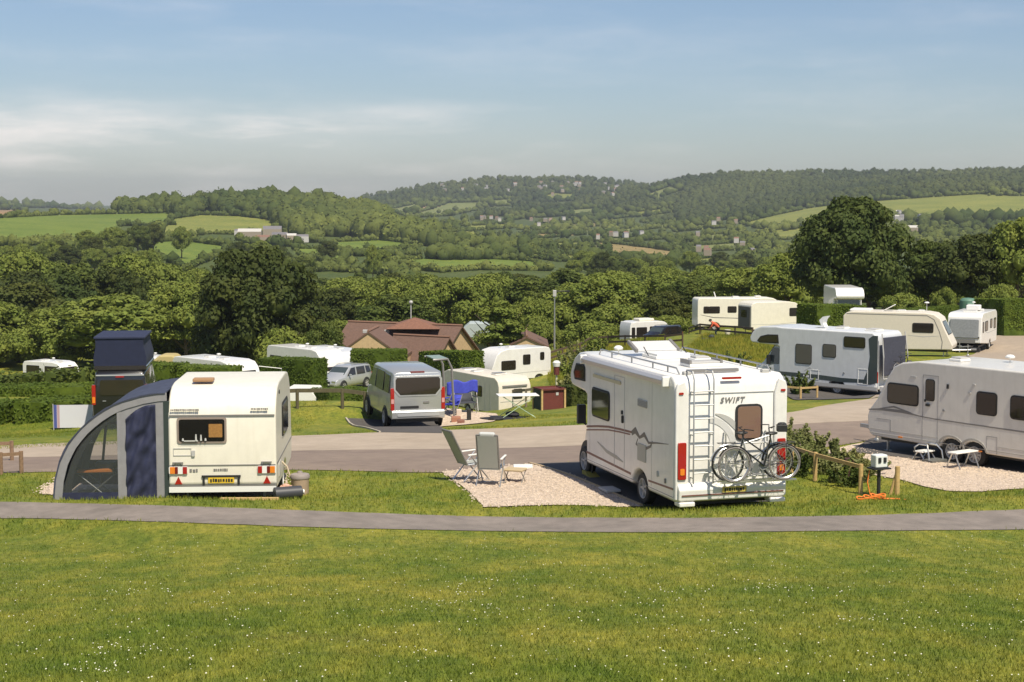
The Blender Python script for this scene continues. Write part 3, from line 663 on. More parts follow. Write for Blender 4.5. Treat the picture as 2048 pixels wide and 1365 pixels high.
# grey surround of the door
dp=[(-2.06,.06),(-1.93,.06)]+[(-1.93+.6*t,1.84+.30*(1-(1-t)**2.2)) for t in np.linspace(0,1,8)]+[(-1.33,.06),(-1.16,.06),(-1.13,2.24),(-1.5,2.2),(-1.8,2.12),(-2.06,2.0)]
mb=MB(); mb.prism(dp,ya-.012,ya+.012,'y'); mb.build('door_surround',M_gcan,AW,smooth=False)
mb=MB(); mb.bx(-1.17,-1.06,ya-.03,ya+.05,.0,2.2); mb.build('wall_pad',mat('dark_green_pad',(.03,.045,.04),.9),AW)
pan=[(-3.36,.06),(-2.06,.06),(-2.06,.36),(-3.30,.36)]
mb=MB(); mb.prism(pan,ya-.01,ya+.01,'y'); mb.build('sill_panel',M_navy,AW,smooth=False)
cp=[(-2.09,.34),(-2.09,zroof(-2.06)-.17)]+[(x+.19,zroof(x)-.14) for x in(-2.35,-2.6,-2.8,-3.0,-3.15,-3.3)]+[(-3.22,.36)]
mb=MB(); mb.prism(cp,ya-.003,ya+.003,'y'); mb.build('clear_panel',mat_clear('awning_window',(.09,.10,.10),.15,.27),AW,smooth=False)
mb=MB(); I2=[(x+.22,z-.05) for x,z in roofP[5:]]; mb.prism(I2+[(x+.12,z-.05) for x,z in I2[::-1]],ya+.015,ya+.04,'y'); mb.build('window_edge',M_blk,AW,smooth=False)
# back end wall, with its own grey frame and clear window
mb=MB(); mb.prism([(-1.13,.08),(-1.13,2.3)]+[(x,zroof(x)-.05) for x in(-1.5,-1.75)]+[(-1.75,.08)],yb_-.11,yb_-.09,'y'); mb.build('back_wall',M_navy,AW,smooth=False)
mb=MB(); mb.prism([(-1.75,.08),(-1.75,.62),(-3.22,.62),(-3.34,.08)],yb_-.11,yb_-.09,'y'); mb.build('back_sill',M_navy,AW,smooth=False)
mb=MB(); mb.tube([(-2.45,yb_-.1,.1),(-2.25,yb_-.1,1.9)],.04); mb.tube([(-2.95,yb_-.1,.1),(-2.8,yb_-.1,1.5)],.03); mb.tube([(-2.95,yb_-.1,1.42),(-2.0,yb_-.1,1.42)],.03); mb.build('frame_pole',M_gcan,AW)
def folding_table(name,label,x,y,z,w,l,h,rot,mt,ml,group=None,X=True):
    t=thing(name,label,'table',(x,y,z),rot,group); mb=MB(); mb.box((0,0,h),(w,l,.03)); mb.build('table_top',mt,t,bevel=.008)
    for s in(-1,1):
        mb=MB()
        if X: mb.tube([(-w*.45,s*l*.42,0),(w*.40,s*l*.42,h-.02)],.014); mb.tube([(w*.45,s*l*.42,0),(-w*.40,s*l*.42,h-.02)],.014)
        else: mb.tube([(-w*.45,s*l*.42,0),(-w*.4,s*l*.42,h)],.014); mb.tube([(w*.45,s*l*.42,0),(w*.4,s*l*.42,h)],.014)
        mb.build('leg',ml,t)
    return t
def rel(pos,rot,x,y):
    a=rad(rot); return (pos[0]+math.cos(a)*x-math.sin(a)*y,pos[1]+math.sin(a)*x+math.cos(a)*y)
q=rel(posA,3.5,-2.62,-1.2); folding_table('camping_table','camping table with orange cloth inside the awning',q[0],q[1],zA,.95,.6,.68,3.5,mat('dark_table',(.05,.055,.05),.5),M_steel)
mb=MB(); mb.box((0,0,.015),(.72,.26,.02),rz=.12); mb.box((0,0,.035),(.70,.24,.012),rz=.10); o=mb.build('table_runner',mat('orange_cloth',(.75,.26,.04),.8)); o.location=(q[0]-.02,q[1]-.2,zA+.70); tag(o,'folded orange cloth lying on the table inside the awning','cloth')
mb=MB(); mb.box((0,0,.08),(.42,.3,.16)); o=mb.build('storage_crate',mat('dark_teal_crate',(.03,.05,.055),.5),bevel=.03); o.location=(q[0]+.12,q[1]+.1,zA+.70); tag(o,'dark crate standing behind the orange cloth in the awning','crate')
mb=MB(); mb.lathe([(.001,-.02),(.09,-.02),(.10,0),(.05,.02),(.05,.16),(.001,.18)],(0,0,0),'z',14); mb.tube([(0,0,.17),(0,0,.35)],.006); o=mb.build('hanging_lantern',mat('pale_blue_plastic',(.55,.68,.70),.4)); q2=rel(posA,3.5,-2.78,-1.3); o.location=(q2[0],q2[1],zA+1.30); tag(o,'pale blue lantern hanging inside the awning','lantern')
# things beside the left caravan
def pt(px,py,Y): p=at(px,py,Y); return p
mb=MB(); mb.lathe([(.001,0),(.17,.0),(.185,.05),(.19,.33),(.20,.36),(.001,.36)],(0,0,0),'z',22); wb=mb.build('water_barrel',mat('beige_plastic',(.45,.33,.24),.5,var=.1)); wb.location=(pt(600,962,33.4).x,33.4,gz(pt(600,962,33.4).x,33.4)); tag(wb,'grey beige water barrel standing beside the old cream caravan','water barrel')
mb=MB(); mb.lathe([(.001,.36),(.205,.355),(.21,.40),(.19,.44),(.06,.46),(.05,.50),(.001,.50)],(0,0,0),'z',22); mb.build('cap',mat('grey_cap',(.28,.24,.22),.6),wb)
mb=MB(); mb.tube([(-.2,0,.35),(-.27,-.02,.6),(-.6,-.05,.95),(-.75,0,1.1)],.022); mb.build('hose',mat('cream_hose',(.55,.45,.32),.6),wb)
mb=MB(); mb.cyl((-.28,0,.13),(.28,.04,.13),.13,n=18); mb.lathe([(.001,.0),(.06,.0),(.06,.03),(.001,.035)],(.28,.04,.13),'x',12); wr_=mb.build('waste_roller',mat('charcoal_plastic',(.05,.05,.055),.45),bevel=.01); p=pt(576,985,31.9); wr_.location=(p.x,31.9,gz(p.x,31.9)); wr_.rotation_euler=(0,0,.35); tag(wr_,'dark waste water roller lying on the grass by the caravan corner','waste container')
mb=MB(); mb.lathe([(.045,0),(.05,.01),(.05,.03),(.001,.035)],(.31,.045,.13),'x',12); mb.build('cap',M_wht,wr_)
mb=MB(); mb.box((0,0,.14),(.24,.18,.28)); mb.ball((0,0,.28),(.09,.06,.05)); o=mb.build('water_bag',mat('pinkish_bag',(.50,.30,.22),.7,var=.2),bevel=.04); p=pt(572,972,32.6); o.location=(p.x,32.6,gz(p.x,32.6)-.02); tag(o,'small pinkish bag leaning at the foot of the cream caravan','bag')
mb=MB(); mb.box((0,0,.03),(1.15,.09,.045),rz=.03); o=mb.build('levelling_board',M_wood); p=pt(500,990,31.55); o.location=(p.x,31.5,gz(p.x,31.5)); tag(o,'pale timber board lying under the rear edge of the cream caravan','board')
# ===== coachbuilt motorhome with a bed over the cab =====
def overcab(name,label,pos,rot,z0,L,W_,H,yb,yn,m,rearw,frontw,group=None,wrr=.33,cabm=None,cat='motorhome'):
    t=thing(name,label,cat,(pos[0],pos[1],z0),rot,group); y=L/2
    P=[(-y,.36),(-y-.01,1.2),(-y,H-.24),(-y+.06,H-.08),(-y+.2,H),(yb-.2,H),(yb+.2,H+.03),(yn-.62,H-.02),(yn-.32,H-.15),(yn-.12,H-.36),(yn,H-.58),(yn-.03,H-.74),(yn-.16,H-.82),(yb+.15,H-.88),(yb,H-.94),(yb,.36)]
    P+=arch(rearw,.36,.44,10,.36)[::-1]
    mb=MB(); mb.prism(P,-W_/2,W_/2); mb.build('body',m,t,bevel=.07,seg=3)
    w=1.0; zc=H-.86; cf=yn+.06
    def st(yy,w1,zb,zm,wt,zt): return [Vector(p) for p in((-w1,yy,zb),(-w1-.02,yy,(zb+zm)/2),(-w1,yy,zm),(-wt,yy,zt-.03),(-wt+.1,yy,zt),(wt-.1,yy,zt),(wt,yy,zt-.03),(w1,yy,zm),(w1+.02,yy,(zb+zm)/2),(w1,yy,zb))]
    cb=MB(); cb.loft([st(yb-.05,w,.32,1.12,.93,zc),st(yb+.42,w,.32,1.12,.86,zc-.02),st(cf-.72,w-.03,.32,1.10,.86,1.30),st(cf-.45,w-.08,.32,1.0,.80,1.12),st(cf-.12,w-.18,.30,.86,.70,.95),st(cf,w-.30,.34,.70,.6,.72)])
    cab_=cb.build('cab',cabm or m,t,bevel=.03)
    for s in(-1,1):
        qplate('cab_window',M_glassg,t,[(s*.995,yb+.08,1.16),(s*.985,cf-.95,1.16),(s*.90,yb+.52,zc-.12),(s*.945,yb+.08,zc-.12)],.04,.012)
        mb=MB(); mb.lathe([(.001,-.01),(.44,-.01),(.44,.012),(.001,.012)],(s*(w-.0),frontw,.36),'x',22); mb.build('wheel_arch',M_blk,t)
        wheel(t,s*(w-.02),frontw,wrr,.2,'L' if s<0 else 'R',M_lgrey,5); wheel(t,s*(W_/2-.17),rearw,wrr,.2,'L' if s<0 else 'R',M_lgrey,5)
        mb=MB(); mb.box((s*(w+.10),yb+.62,1.40),(.20,.12,.44)); mb.tube([(s*(w-.02),yb+.6,1.15),(s*(w+.10),yb+.62,1.25)],.03); mb.build('wing_mirror',M_blk,t,bevel=.03)
        plate(face('F',2,2,cf-.02),s*.62,.80,.26,.2,'headlight',M_alu,t,n0=-.12,n1=.0)
    qplate('windscreen',M_glassg,t,[(-.86,yb+.46,zc-.04),(.86,yb+.46,zc-.04),(.88,cf-.74,1.32),(-.88,cf-.74,1.32)],.05,.015)
    mb=MB(); mb.box((0,cf-.05,.42),(1.7,.16,.26)); mb.build('front_bumper',M_grey,t,bevel=.05)
    mb=MB(); mb.box((0,-.3,.33),(W_-.5,L-1.0,.14)); mb.build('chassis',M_blk,t)
    return t
MW,ML=2.40,6.4; posM=place(1348,1000,31.2,17,MW,ML); zM=-.2; HM=2.86
M=overcab('motorhome','white coachbuilt motorhome with two bicycles and a ladder on its back',posM,17,zM,ML,MW,HM,1.95,3.12,M_white,-1.35,2.45)
fb=face('B',MW,ML+.02); fl=face('L',MW,ML); ft=Fr((0,0,HM),(1,0,0),(0,1,0),(0,0,1))
for s in(-1,1):
    mb=MB(); mb.prism([(s*1.205,.40),(s*1.205,2.60),(s*1.17,2.72),(s*1.02,2.78),(s*.93,2.5),(s*.93,.40)],-3.275,-3.19,'y'); mb.build('corner_moulding',M_white,M,bevel=.035,seg=3)
    tl=plate(Fr((0,-3.275,0),(1,0,0),(0,0,1),(0,-1,0)),s*1.075,1.19,.18,.74,'tail_light',M_red,M,r=.03,n1=.035,bevel=.012)
    plate(Fr((0,-3.31,0),(1,0,0),(0,0,1),(0,-1,0)),s*1.075,.98,.09,.13,'indicator',M_amb,tl,r=.02,n1=.012)
    plate(Fr((0,-3.275,0),(1,0,0),(0,0,1),(0,-1,0)),s*1.10,2.53,.10,.045,'marker_light',M_red,M,r=.02,n1=.02)
plate(fb,0,2.80,.42,.045,'brake_light',M_red,M,r=.02,n1=.03); plates(fb,[rct(-.93,.93,2.50,2.512)],'seam_trim',M_lgrey,M,.006)
text(fb,'SWIFT',.02,2.355,.155,'lettering',M_strg,M,n=.006,shear=.25,space=1.25,bold=.004)
window(fb,.14,.64,1.58,2.22,M,pm=M_glassb,r=.07,b=.045)
ribbon(fb,[(-.55+.62*math.cos(a),1.38+.62*math.sin(a)) for a in np.linspace(1.45,-.2,14)],[.13]*14,'swirl_decal',mat('pale_grey_decal',(.60,.59,.56),.4),M,.006)
ribbon(fb,[(-.55+.80*math.cos(a),1.42+.70*math.sin(a)) for a in np.linspace(1.3,.2,10)],[.02,.06,.09,.11,.12,.12,.1,.08,.05,.02],'swirl_decal',mat('grey_decal',(.45,.44,.41),.4),M,.008)
# bumper and towbar region
mb=MB(); mb.prism([(-3.20,.36),(-3.34,.40),(-3.36,.62),(-3.28,.74),(-3.19,.76)],-1.16,1.16); mb.build('rear_bumper',M_white,M,bevel=.03)
plates(Fr((0,-3.36,0),(1,0,0),(0,0,1),(0,-1,0)),[rct(-1.1,1.1,.50,.525)],'bumper_trim',M_stripe,M,.006)
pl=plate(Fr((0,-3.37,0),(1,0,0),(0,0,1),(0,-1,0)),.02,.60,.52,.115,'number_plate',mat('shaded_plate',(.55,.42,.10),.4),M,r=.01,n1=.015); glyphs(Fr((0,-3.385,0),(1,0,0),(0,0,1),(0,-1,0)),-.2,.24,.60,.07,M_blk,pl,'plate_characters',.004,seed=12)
for s in(-1,1):
    mb=MB(); mb.box((s*.98,-3.22,.33),(.34,.28,.10)); mb.build('rear_skirt_foot',M_white,M,bevel=.03)
# ladder
mb=MB()
for x in(-.86,-.44): mb.tube([(x,-3.36,.74),(x,-3.36,2.80),(x,-3.28,2.95),(x,-3.0,2.96),(x,-2.9,2.88)],.017)
for z in np.arange(.95,2.75,.27): mb.tube([(-.86,-3.36,z),(-.44,-3.36,z)],.015)
for z in(.85,1.7,2.55):
    for x in(-.86,-.44): mb.tube([(x,-3.2,z),(x,-3.36,z)],.012)
mb.build('ladder',M_steel,M)
# bike rack
mb=MB()
for x in(-.15,.75): mb.tube([(x,-3.22,1.72),(x,-3.30,1.70),(x,-3.34,.84),(x,-3.75,.80)],.018); mb.tube([(x,-3.22,.95),(x,-3.34,.9)],.014)
mb.tube([(-.15,-3.33,1.5),(.75,-3.33,1.5)],.016); mb.tube([(-.15,-3.35,.84),(.75,-3.35,.84)],.014)
for y in(-3.48,-3.68): mb.box((.40,y,.79),(1.62,.055,.03))
mb.build('bike_rack',M_alu,M)
# left side (in shade): door, windows, vents, stripes
window(fl,.46,1.52,1.53,2.12,M,pm=mat('mirror_acrylic',(.10,.10,.06),.04,metal=.5,spec=1),r=.07)
plates(fl,[rct(.13,.145,.55,2.55),rct(-.47,-.455,.55,2.55),rct(-.47,.145,2.55,2.56)],'door_outline',M_lgrey,M,.006)
plate(fl,-.385,1.66,.07,.17,'door_handle',M_blk,M,r=.03,n1=.04,bevel=.01); plate(fl,-.34,1.80,.05,.09,'door_lock',M_blk,M,r=.02,n1=.03)
plate(fl,-1.5,2.13,.50,.15,'fridge_vent',mat('shadow_grey_plastic',(.40,.38,.34),.6),M,r=.02,n1=.02)
plates(fl,[rct(-1.72,-1.28,2.08+i*.03,2.088+i*.03) for i in range(4)],'vent_louvre',M_grey,M,.026)
plate(fl,-1.48,1.10,.46,.36,'locker_hatch',mat('hatch_grey',(.42,.40,.35),.6),M,r=.02,n1=.015); plate(fl,-2.35,.80,.07,.12,'filler_cap',M_lgrey,M,r=.03,n1=.02); plate(fl,-2.75,.72,.06,.10,'socket_cover',M_strg,M,r=.02,n1=.02)
plate(fl,.6,2.42,1.7,.07,'awning_light',mat('amber_cream',(.5,.45,.3),.4),M,r=.02,n1=.03)
ribbon(fl,[(1.93,1.20),(1.2,1.30),(.5,1.38),(-.2,1.42),(-.9,1.45)],[.045]*5,'side_stripe',M_stripe,M); ribbon(fl,[(1.93,1.12),(1.2,1.22),(.5,1.31),(-.2,1.36),(-.8,1.39)],[.03]*5,'side_stripe',M_stripe,M,.006)
ribbon(fl,[(-.9,1.43),(-1.1,1.52),(-1.35,1.40),(-1.6,1.50),(-1.85,1.36),(-2.3,1.42),(-2.9,1.48)],[.10,.14,.06,.10,.05,.03,.01],'swirl_decal',mat('grey_swirl',(.16,.14,.12),.5),M,.007)
ribbon(fl,[(-1.25,1.36),(-1.15,1.24),(-1.35,1.18),(-1.7,1.22),(-1.95,1.30),(-2.05,1.42)],[.02,.05,.03,.06,.05,.02],'swirl_decal',MATS['grey_swirl'],M,.008)
ribbon(fl,[(1.92,.62),(1.0,.60),(0,.58),(-.85,.56)],[.05]*4,'skirt_stripe',M_stripe,M); ribbon(fl,[(-1.85,.58),(-2.5,.60),(-3.15,.62)],[.04]*3,'skirt_stripe',M_stripe,M)
ribbon(fl,[(1.2,.95),(.6,.82),(0,.78),(-.4,.74)],[.02,.07,.08,.02],'swirl_decal',mat('faint_decal',(.40,.38,.33),.5),M,.006)
plates(fl,[rct(-2.02,-2.012,.5,2.6),rct(1.70,1.708,.5,2.6)],'panel_joint',mat('joint_grey',(.45,.43,.39),.5),M,.003); plates(fl,[rct(-3.15,1.92,.45,.46)],'skirt_seam',M_grey,M,.006)
w=plate(Fr((-MW/2,0,0),(0,1,0),(0,0,1),(-1,0,0)),0,0,0,0,'window',M_rub,M,n1=.018,poly=[(2.02,2.22),(2.72,2.20),(2.80,2.36),(2.62,2.58),(2.1,2.60),(2.02,2.52)]); plate(fl,0,0,0,0,'pane',MATS['mirror_acrylic'],w,n0=0,n1=.026,poly=[(2.07,2.27),(2.68,2.25),(2.74,2.36),(2.59,2.54),(2.12,2.56),(2.07,2.50)])
# awning cassette
mb=MB(); mb.prism([(-1.30,2.66),(-1.19,2.63),(-1.17,2.80),(-1.28,2.82),(-1.34,2.75)],-2.85,1.96,'y'); ca=mb.build('awning_cassette',mat('cassette_grey',(.50,.49,.50),.4,metal=.3),M,bevel=.015)
for y in(-2.88,1.99): mb=MB(); mb.box((-1.26,y,2.73),(.17,.07,.21)); mb.build('end_cap',M_wht,ca,bevel=.02)
# roof
mb=MB()
for x in(-.98,1.0):
    mb.tube([(x,1.7,HM+.01),(x,1.6,HM+.12),(x,-2.75,HM+.12),(x,-2.9,HM+.01)],.018)
    for y in(.9,-.3,-1.5,-2.3): mb.tube([(x,y,HM),(x,y,HM+.12)],.018); 
mb.build('roof_rail',M_steel,M)
rooflight(M,.18,.55,HM,.85,.85,m=M_wht); 
LR=Matrix.Translation((.12,.95,HM+.12))@Matrix.Rotation(rad(-72),4,'X')
mb=MB(LR); mb.box((0,0,.26),(1.0,.05,.52)); mb.build('open_roof_lid',mat('white_acrylic',(.80,.79,.78),.25,transl=.3),M,bevel=.02)
for s in(-1,1):
    mb=MB(LR); mb.box((s*.50,-.01,.26),(.06,.08,.56)); mb.build('lid_seal',M_strg,M); mb=MB(); mb.tube([(.12+s*.46,.35,HM+.08),(.12+s*.46,.62,HM+.24)],.012); mb.build('strut',M_blk,M)
r2=rooflight(M,.15,-1.4,HM,.75,.55,m=M_lgrey)
for s in(-1,1): mb=MB(); mb.box((.15+s*.35,-1.4,HM+.11),(.05,.5,.08)); mb.build('seal',M_strg,r2)
rooflight(M,.55,-.4,HM,.4,.4); antenna(M,-.6,1.5,HM,.12,.1)
mb=MB(); mb.box((-.2,-2.75,HM+.05),(1.1,.10,.06)); mb.build('roof_bar',M_strg,M); 
for s in(-1,1): mb=MB(); mb.box((s*.85,-2.95,HM+.03),(.16,.12,.08)); mb.build('rail_foot',M_lgrey,M,bevel=.02)
# ---- bicycles ----
def bicycle(name,label,pos,rot,z,frame_m,step=False,flip=1,group=None,tyrem=None):
    t=thing(name,label,'bicycle',(pos[0],pos[1],z),rot,group); r=.335; f=flip
    def q(x,zz,y=0): return (x*f,y,zz)
    for x in(-.54,.54):
        mb=MB(); mb.tube([(x+r*math.cos(a),0,r+r*math.sin(a)) for a in np.linspace(0,2*math.pi,33)[:-1]],.019,6,True); w=mb.build('wheel',tyrem or mat('grey_tyre',(.20,.18,.17),.8),t)
        mb=MB(); mb.tube([(x+(r-.03)*math.cos(a),0,r+(r-.03)*math.sin(a)) for a in np.linspace(0,2*math.pi,33)[:-1]],.012,5,True)
        for k in range(14): a=2*math.pi*k/14; mb.tube([(x,.02*(-1)**k,r),(x+(r-.03)*math.cos(a),0,r+(r-.03)*math.sin(a))],.0035,3)
        mb.cyl((x,-.04,r),(x,.04,r),.028); mb.build('rim',M_alu,w)
        mb=MB(); mb.tube([(x+(r+.035)*math.cos(a),0,r+(r+.035)*math.sin(a)) for a in np.linspace(.25 if x*f<0 else .5,math.pi*.95,12)],.014,5); mb.build('mudguard',frame_m,t)
    bb=(-.10,.29); st_=(-.22,.80); hd=(.36,.86); hb=(.40,.70); ra=(-.54,r); fa=(.54,r)
    mb=MB(); mb.tube([q(*bb),q(*st_)],.018); mb.tube([q(*bb),q(*(hb if not step else (.39,.66)))],.020)
    mb.tube([q(*((-.20,.72) if not step else (-.16,.50))),q(*hd)],.017); mb.tube([q(*hb),q(*hd)],.020); mb.tube([q(*bb),q(*ra)],.012); mb.tube([q(-.20,.72),q(*ra)],.010); mb.build('frame',frame_m,t)
    mb=MB(); mb.tube([q(*hb),q(.50,.48),q(*fa)],.014); mb.build('fork',frame_m,t)
    mb=MB(); mb.tube([q(*hd),q(.34,1.0)],.013); mb.tube([q(.34,1.0,0),q(.40,1.05,.12),q(.26,1.04,.27)],.011); mb.tube([q(.34,1.0,0),q(.40,1.05,-.12),q(.26,1.04,-.27)],.011); mb.build('handlebar',M_blk,t)
    mb=MB(); mb.tube([q(*st_),q(-.235,.90)],.012); mb.ball(q(-.25,.93),(.14,.075,.035),10,6); mb.build('saddle',M_blk,t)
    mb=MB(); mb.cyl(q(-.10,.29,-.03),q(-.10,.29,-.045),.095,n=18); mb.box(q(-.06,.20,-.07),(.02,.015,.19),rz=0,ry=.4); mb.box(q(-.02,.12,-.11),(.09,.08,.02)); mb.tube([q(-.10,.38,-.04),q(-.54,r+.03,-.04)],.006,4); mb.tube([q(-.10,.20,-.04),q(-.54,r-.03,-.04)],.006,4); mb.build('crankset',M_grey,t)
    mb=MB(); mb.tube([q(-.75,.74,-.06),q(-.35,.74,-.06)],.007); mb.tube([q(-.75,.74,.06),q(-.35,.74,.06)],.007); mb.tube([q(-.75,.74,-.06),q(-.75,.74,.06)],.007); mb.tube([q(-.55,.74,.06),q(-.54,r,.05)],.006); mb.build('carrier',M_blk,t)
    return t
q=rel(posM,17,.40,-3.70); b1=bicycle('bicycle','black step-through bicycle nearest the viewer on the motorhome rack',q,17+180,zM+.805,M_black,step=True)
q=rel(posM,17,.36,-3.48); b2=bicycle('bicycle','silver bicycle behind the black one on the motorhome rack',q,17,zM+.805,M_silver,step=False,tyrem=M_rub)
mb=MB(); mb.box((0,0,0),(.20,.16,.14)); mb.ball((.0,0,.07),(.1,.08,.05)); o=mb.build('handlebar_bag',M_blk,bevel=.05); q=rel(posM,17,.93,-3.72); o.location=(q[0]-.06,q[1],zM+1.83); tag(o,'small black bag strapped to the handlebar of the black bicycle','bag')
# ===== C: big twin-axle caravan on the right =====
CW,CL=2.3,8.0; zC=-.72; posC=(13.0,41.2)
y=CL/2
C=caravan('caravan','long grey white twin axle caravan at the right edge with two folding steps beside it',posC,35,zC,L=CL,W_=CW,H=2.60,m=M_greyw,zb=.40,wheels=(1.04,.32),wr=.33,archr=.36,
 prof=[(-y,.5),(-y-.02,1.1),(-y+.1,2.2),(-y+.35,2.5),(-y+.7,2.6),(2.2,2.6),(2.75,2.52),(3.02,2.40),(3.25,2.1),(3.62,1.45),(3.90,1.12),(3.95,.95),(3.92,.6),(3.80,.42)],bev=.05)
fl=face('L',CW,CL)
window(fl,2.18,3.20,1.42,1.92,C,r=.07); window(fl,1.63,1.90,1.60,2.14,C,r=.05,b=.02); window(fl,-.36,.22,1.43,1.96,C); window(fl,-1.95,-.83,1.42,1.96,C,r=.07); window(fl,-3.4,-2.5,1.45,1.95,C)
plates(fl,[rct(1.49,1.50,.5,2.25),rct(2.0,2.01,.5,2.25),rct(1.49,2.01,2.25,2.262)],'door_outline',M_grey,C,.006); plate(fl,1.83,1.47,.12,.07,'door_handle',M_blk,C,r=.02,n1=.04); plate(fl,1.92,1.58,.05,.07,'door_lock',M_blk,C,r=.02,n1=.03)
ribbon(fl,[(3.9,1.14),(3.4,1.19),(2.7,1.20),(2.1,1.14),(1.6,1.12),(.3,1.11),(-1.4,1.10),(-3.9,1.09)],[.03,.07,.08,.03,.03,.035,.04,.04],'side_stripe',M_strg,C)
ribbon(fl,[(3.5,1.21),(3.0,1.30),(2.4,1.20)],[.01,.05,.01],'swirl_decal',M_strg,C,.007)
plates(fl,[rct(-.42,-.41,.43,.86),rct(-.10,-.09,.43,.86),rct(-.42,-.09,.86,.87),rct(3.1,3.6,.92,.93),rct(3.1,3.11,.6,.92)],'hatch_outline',M_grey,C,.006)
plates(fl,[rct(-3.9,-.42,.62,.63),rct(1.5,3.85,.62,.63),rct(-3.9,3.85,.50,.515)],'skirt_seam',mat('seam_grey',(.36,.34,.30),.5),C,.006)
plate(fl,1.18,2.02,.06,.12,'awning_light',M_blk,C,r=.02,n1=.03); plate(fl,.35,2.14,.10,.05,'socket',M_lgrey,C,r=.02,n1=.02); plate(fl,.48,1.92,.09,.06,'vent_cap',M_lgrey,C,r=.02,n1=.02); plate(fl,1.3,1.38,.07,.06,'socket',M_grey,C,r=.02,n1=.02); plate(fl,2.35,2.17,.2,.05,'name_badge',M_lgrey,C,r=.02,n1=.01)
plate(fl,2.75,.50,.14,.04,'marker_light',M_amb,C,r=.015,n1=.02); plate(fl,.1,.45,.12,.035,'marker_light',M_amb,C,r=.015,n1=.02)
for w_ in(1.04,.32): ribbon(fl,[(w_+.43*math.cos(a),.40+.33*math.sin(a)) for a in np.linspace(.15,3.0,12)],[.045]*12,'arch_trim',MATS['seam_grey'],C,.02)
rooflight(C,-.1,-.9,2.6,.7,.5,m=mat('smoked_acrylic',(.18,.15,.12),.2)); rooflight(C,-.2,1.6,2.6,.4,.4); rooflight(C,.3,-2.6,2.6,.9,.6,m=MATS['smoked_acrylic']); antenna(C,.6,.6,2.6,.12,.12)
window(face('F',CW,CL,3.58,33,1.55),-.8,.8,-.15,.65,C)
mb=MB(); mb.ball((-.62,3.98,1.0),(.05,.06,.07)); mb.build('grab_handle',M_blk,C)
def step_stool(name,label,x,y,z,rot,h=.36,w=.55,group=None):
    t=thing(name,label,'step',(x,y,z),rot,group); mb=MB(); mb.box((0,0,h),(w,.30,.035)); mb.build('tread',M_wht,t,bevel=.01)
    for s in(-1,1): mb=MB(); mb.tube([(s*w*.42,-.24,0),(s*w*.42,-.05,h-.02)],.018); mb.tube([(s*w*.42,.24,0),(s*w*.42,.05,h-.02)],.018); mb.tube([(s*w*.42,-.24,.01),(s*w*.42,.24,.01)],.014); mb.build('leg',M_alu,t)
    return t
p=hit(1848,922,33,60); st=step_stool('caravan_step','low folding step with curved metal hoops below the door of the long caravan',p.x,p.y,p.z,35,.26,.5)
mb=MB()
for s in(-.26,.26): mb.tube([(s,.1,0),(s,.1,.38),(s*.7,.02,.46),(s*.7,-.25,.46),(s,-.36,.3),(s*1.05,-.42,0)],.022)
mb.build('hoop',M_alu,st)
mb=MB(); mb.box((0,-.35,.05),(.6,.35,.07)); mb.build('mat_board',mat('step_grey',(.12,.12,.11),.7),st)
p=hit(1925,938,33,60); st=step_stool('caravan_step','white topped folding stool in front of the wheels of the long caravan',p.x,p.y,p.z,35,.44,.85)
p=hit(1975,915,33,60)
# ===== D: overcab motorhome in cool white with slate graphics =====
DW,DL=2.3,6.0; posD=(15.1,75.0); zD=-2.72
D=overcab('motorhome','white motorhome with slate grey graphics parked broadside behind the long caravan',posD,46,zD,DL,DW,2.98,2.25,3.95,M_bluew,-.95,3.0,wrr=.33)
fl=face('L',DW,DL); fb=face('B',DW,DL)
w=plate(fl,0,0,0,0,'window',M_rub,D,n1=.018,poly=[(2.25,2.20),(3.35,2.18),(3.50,2.28),(3.30,2.50),(2.9,2.60),(2.3,2.62)]); plate(fl,0,0,0,0,'pane',M_glass,w,n0=0,n1=.03,poly=[(2.30,2.25),(3.32,2.23),(3.44,2.29),(3.26,2.46),(2.88,2.55),(2.34,2.57)])
window(fl,.44,1.27,1.35,2.22,D,pm=mat('grey_blind_glass',(.10,.095,.085),.2)); window(fl,-.88,-.22,1.75,2.30,D,pm=MATS['grey_blind_glass']); window(fl,-2.42,-1.35,2.28,2.72,D)
plate(fl,0,0,0,0,'slate_side_panel',M_dkgr,D,n1=.008,poly=[(-2.62,2.70),(-2.85,2.86),(-3.1,2.86),(-3.1,.72),(-2.75,.62),(-2.35,.62),(-2.45,.95),(-2.62,1.3),(-2.70,1.9)])
ribbon(fl,[(2.2,.80),(1.2,.78),(0,.76),(-1.2,.72),(-2.4,.75)],[.16,.2,.22,.2,.16],'slate_stripe',M_dkgr,D)
plates(fl,[rct(-2.62,-2.58,.62,1.30),rct(-2.12,-2.08,.62,1.30),rct(-2.62,-2.08,1.28,1.31),rct(-2.62,-2.08,.60,.63)],'locker_outline',M_wht,D,.012)
plates(fl,[rct(.0,.04,.66,1.08),rct(.44,.48,.66,1.08),rct(.0,.48,1.06,1.09),rct(.0,.48,.64,.67)],'locker_outline',M_wht,D,.012)
glyphs(fl,.55,.85,.76,.12,M_wht,D,seed=21,n1=.014); plate(fl,-1.35,1.05,.09,.09,'filler_cap',M_grey,D,r=.04,n1=.02)
ribbon(fl,[(.8,1.0),(.5,1.18),(.2,1.02),(-.1,1.05)],[.02,.04,.02,.01],'swirl_decal',M_lgrey,D)
mb=MB(); mb.prism([(-1.16,.52),(-1.16,.36),(-1.08,.30)],-3.1,2.1,'y'); mb.build('side_skirt',M_lgrey,D,smooth=False)
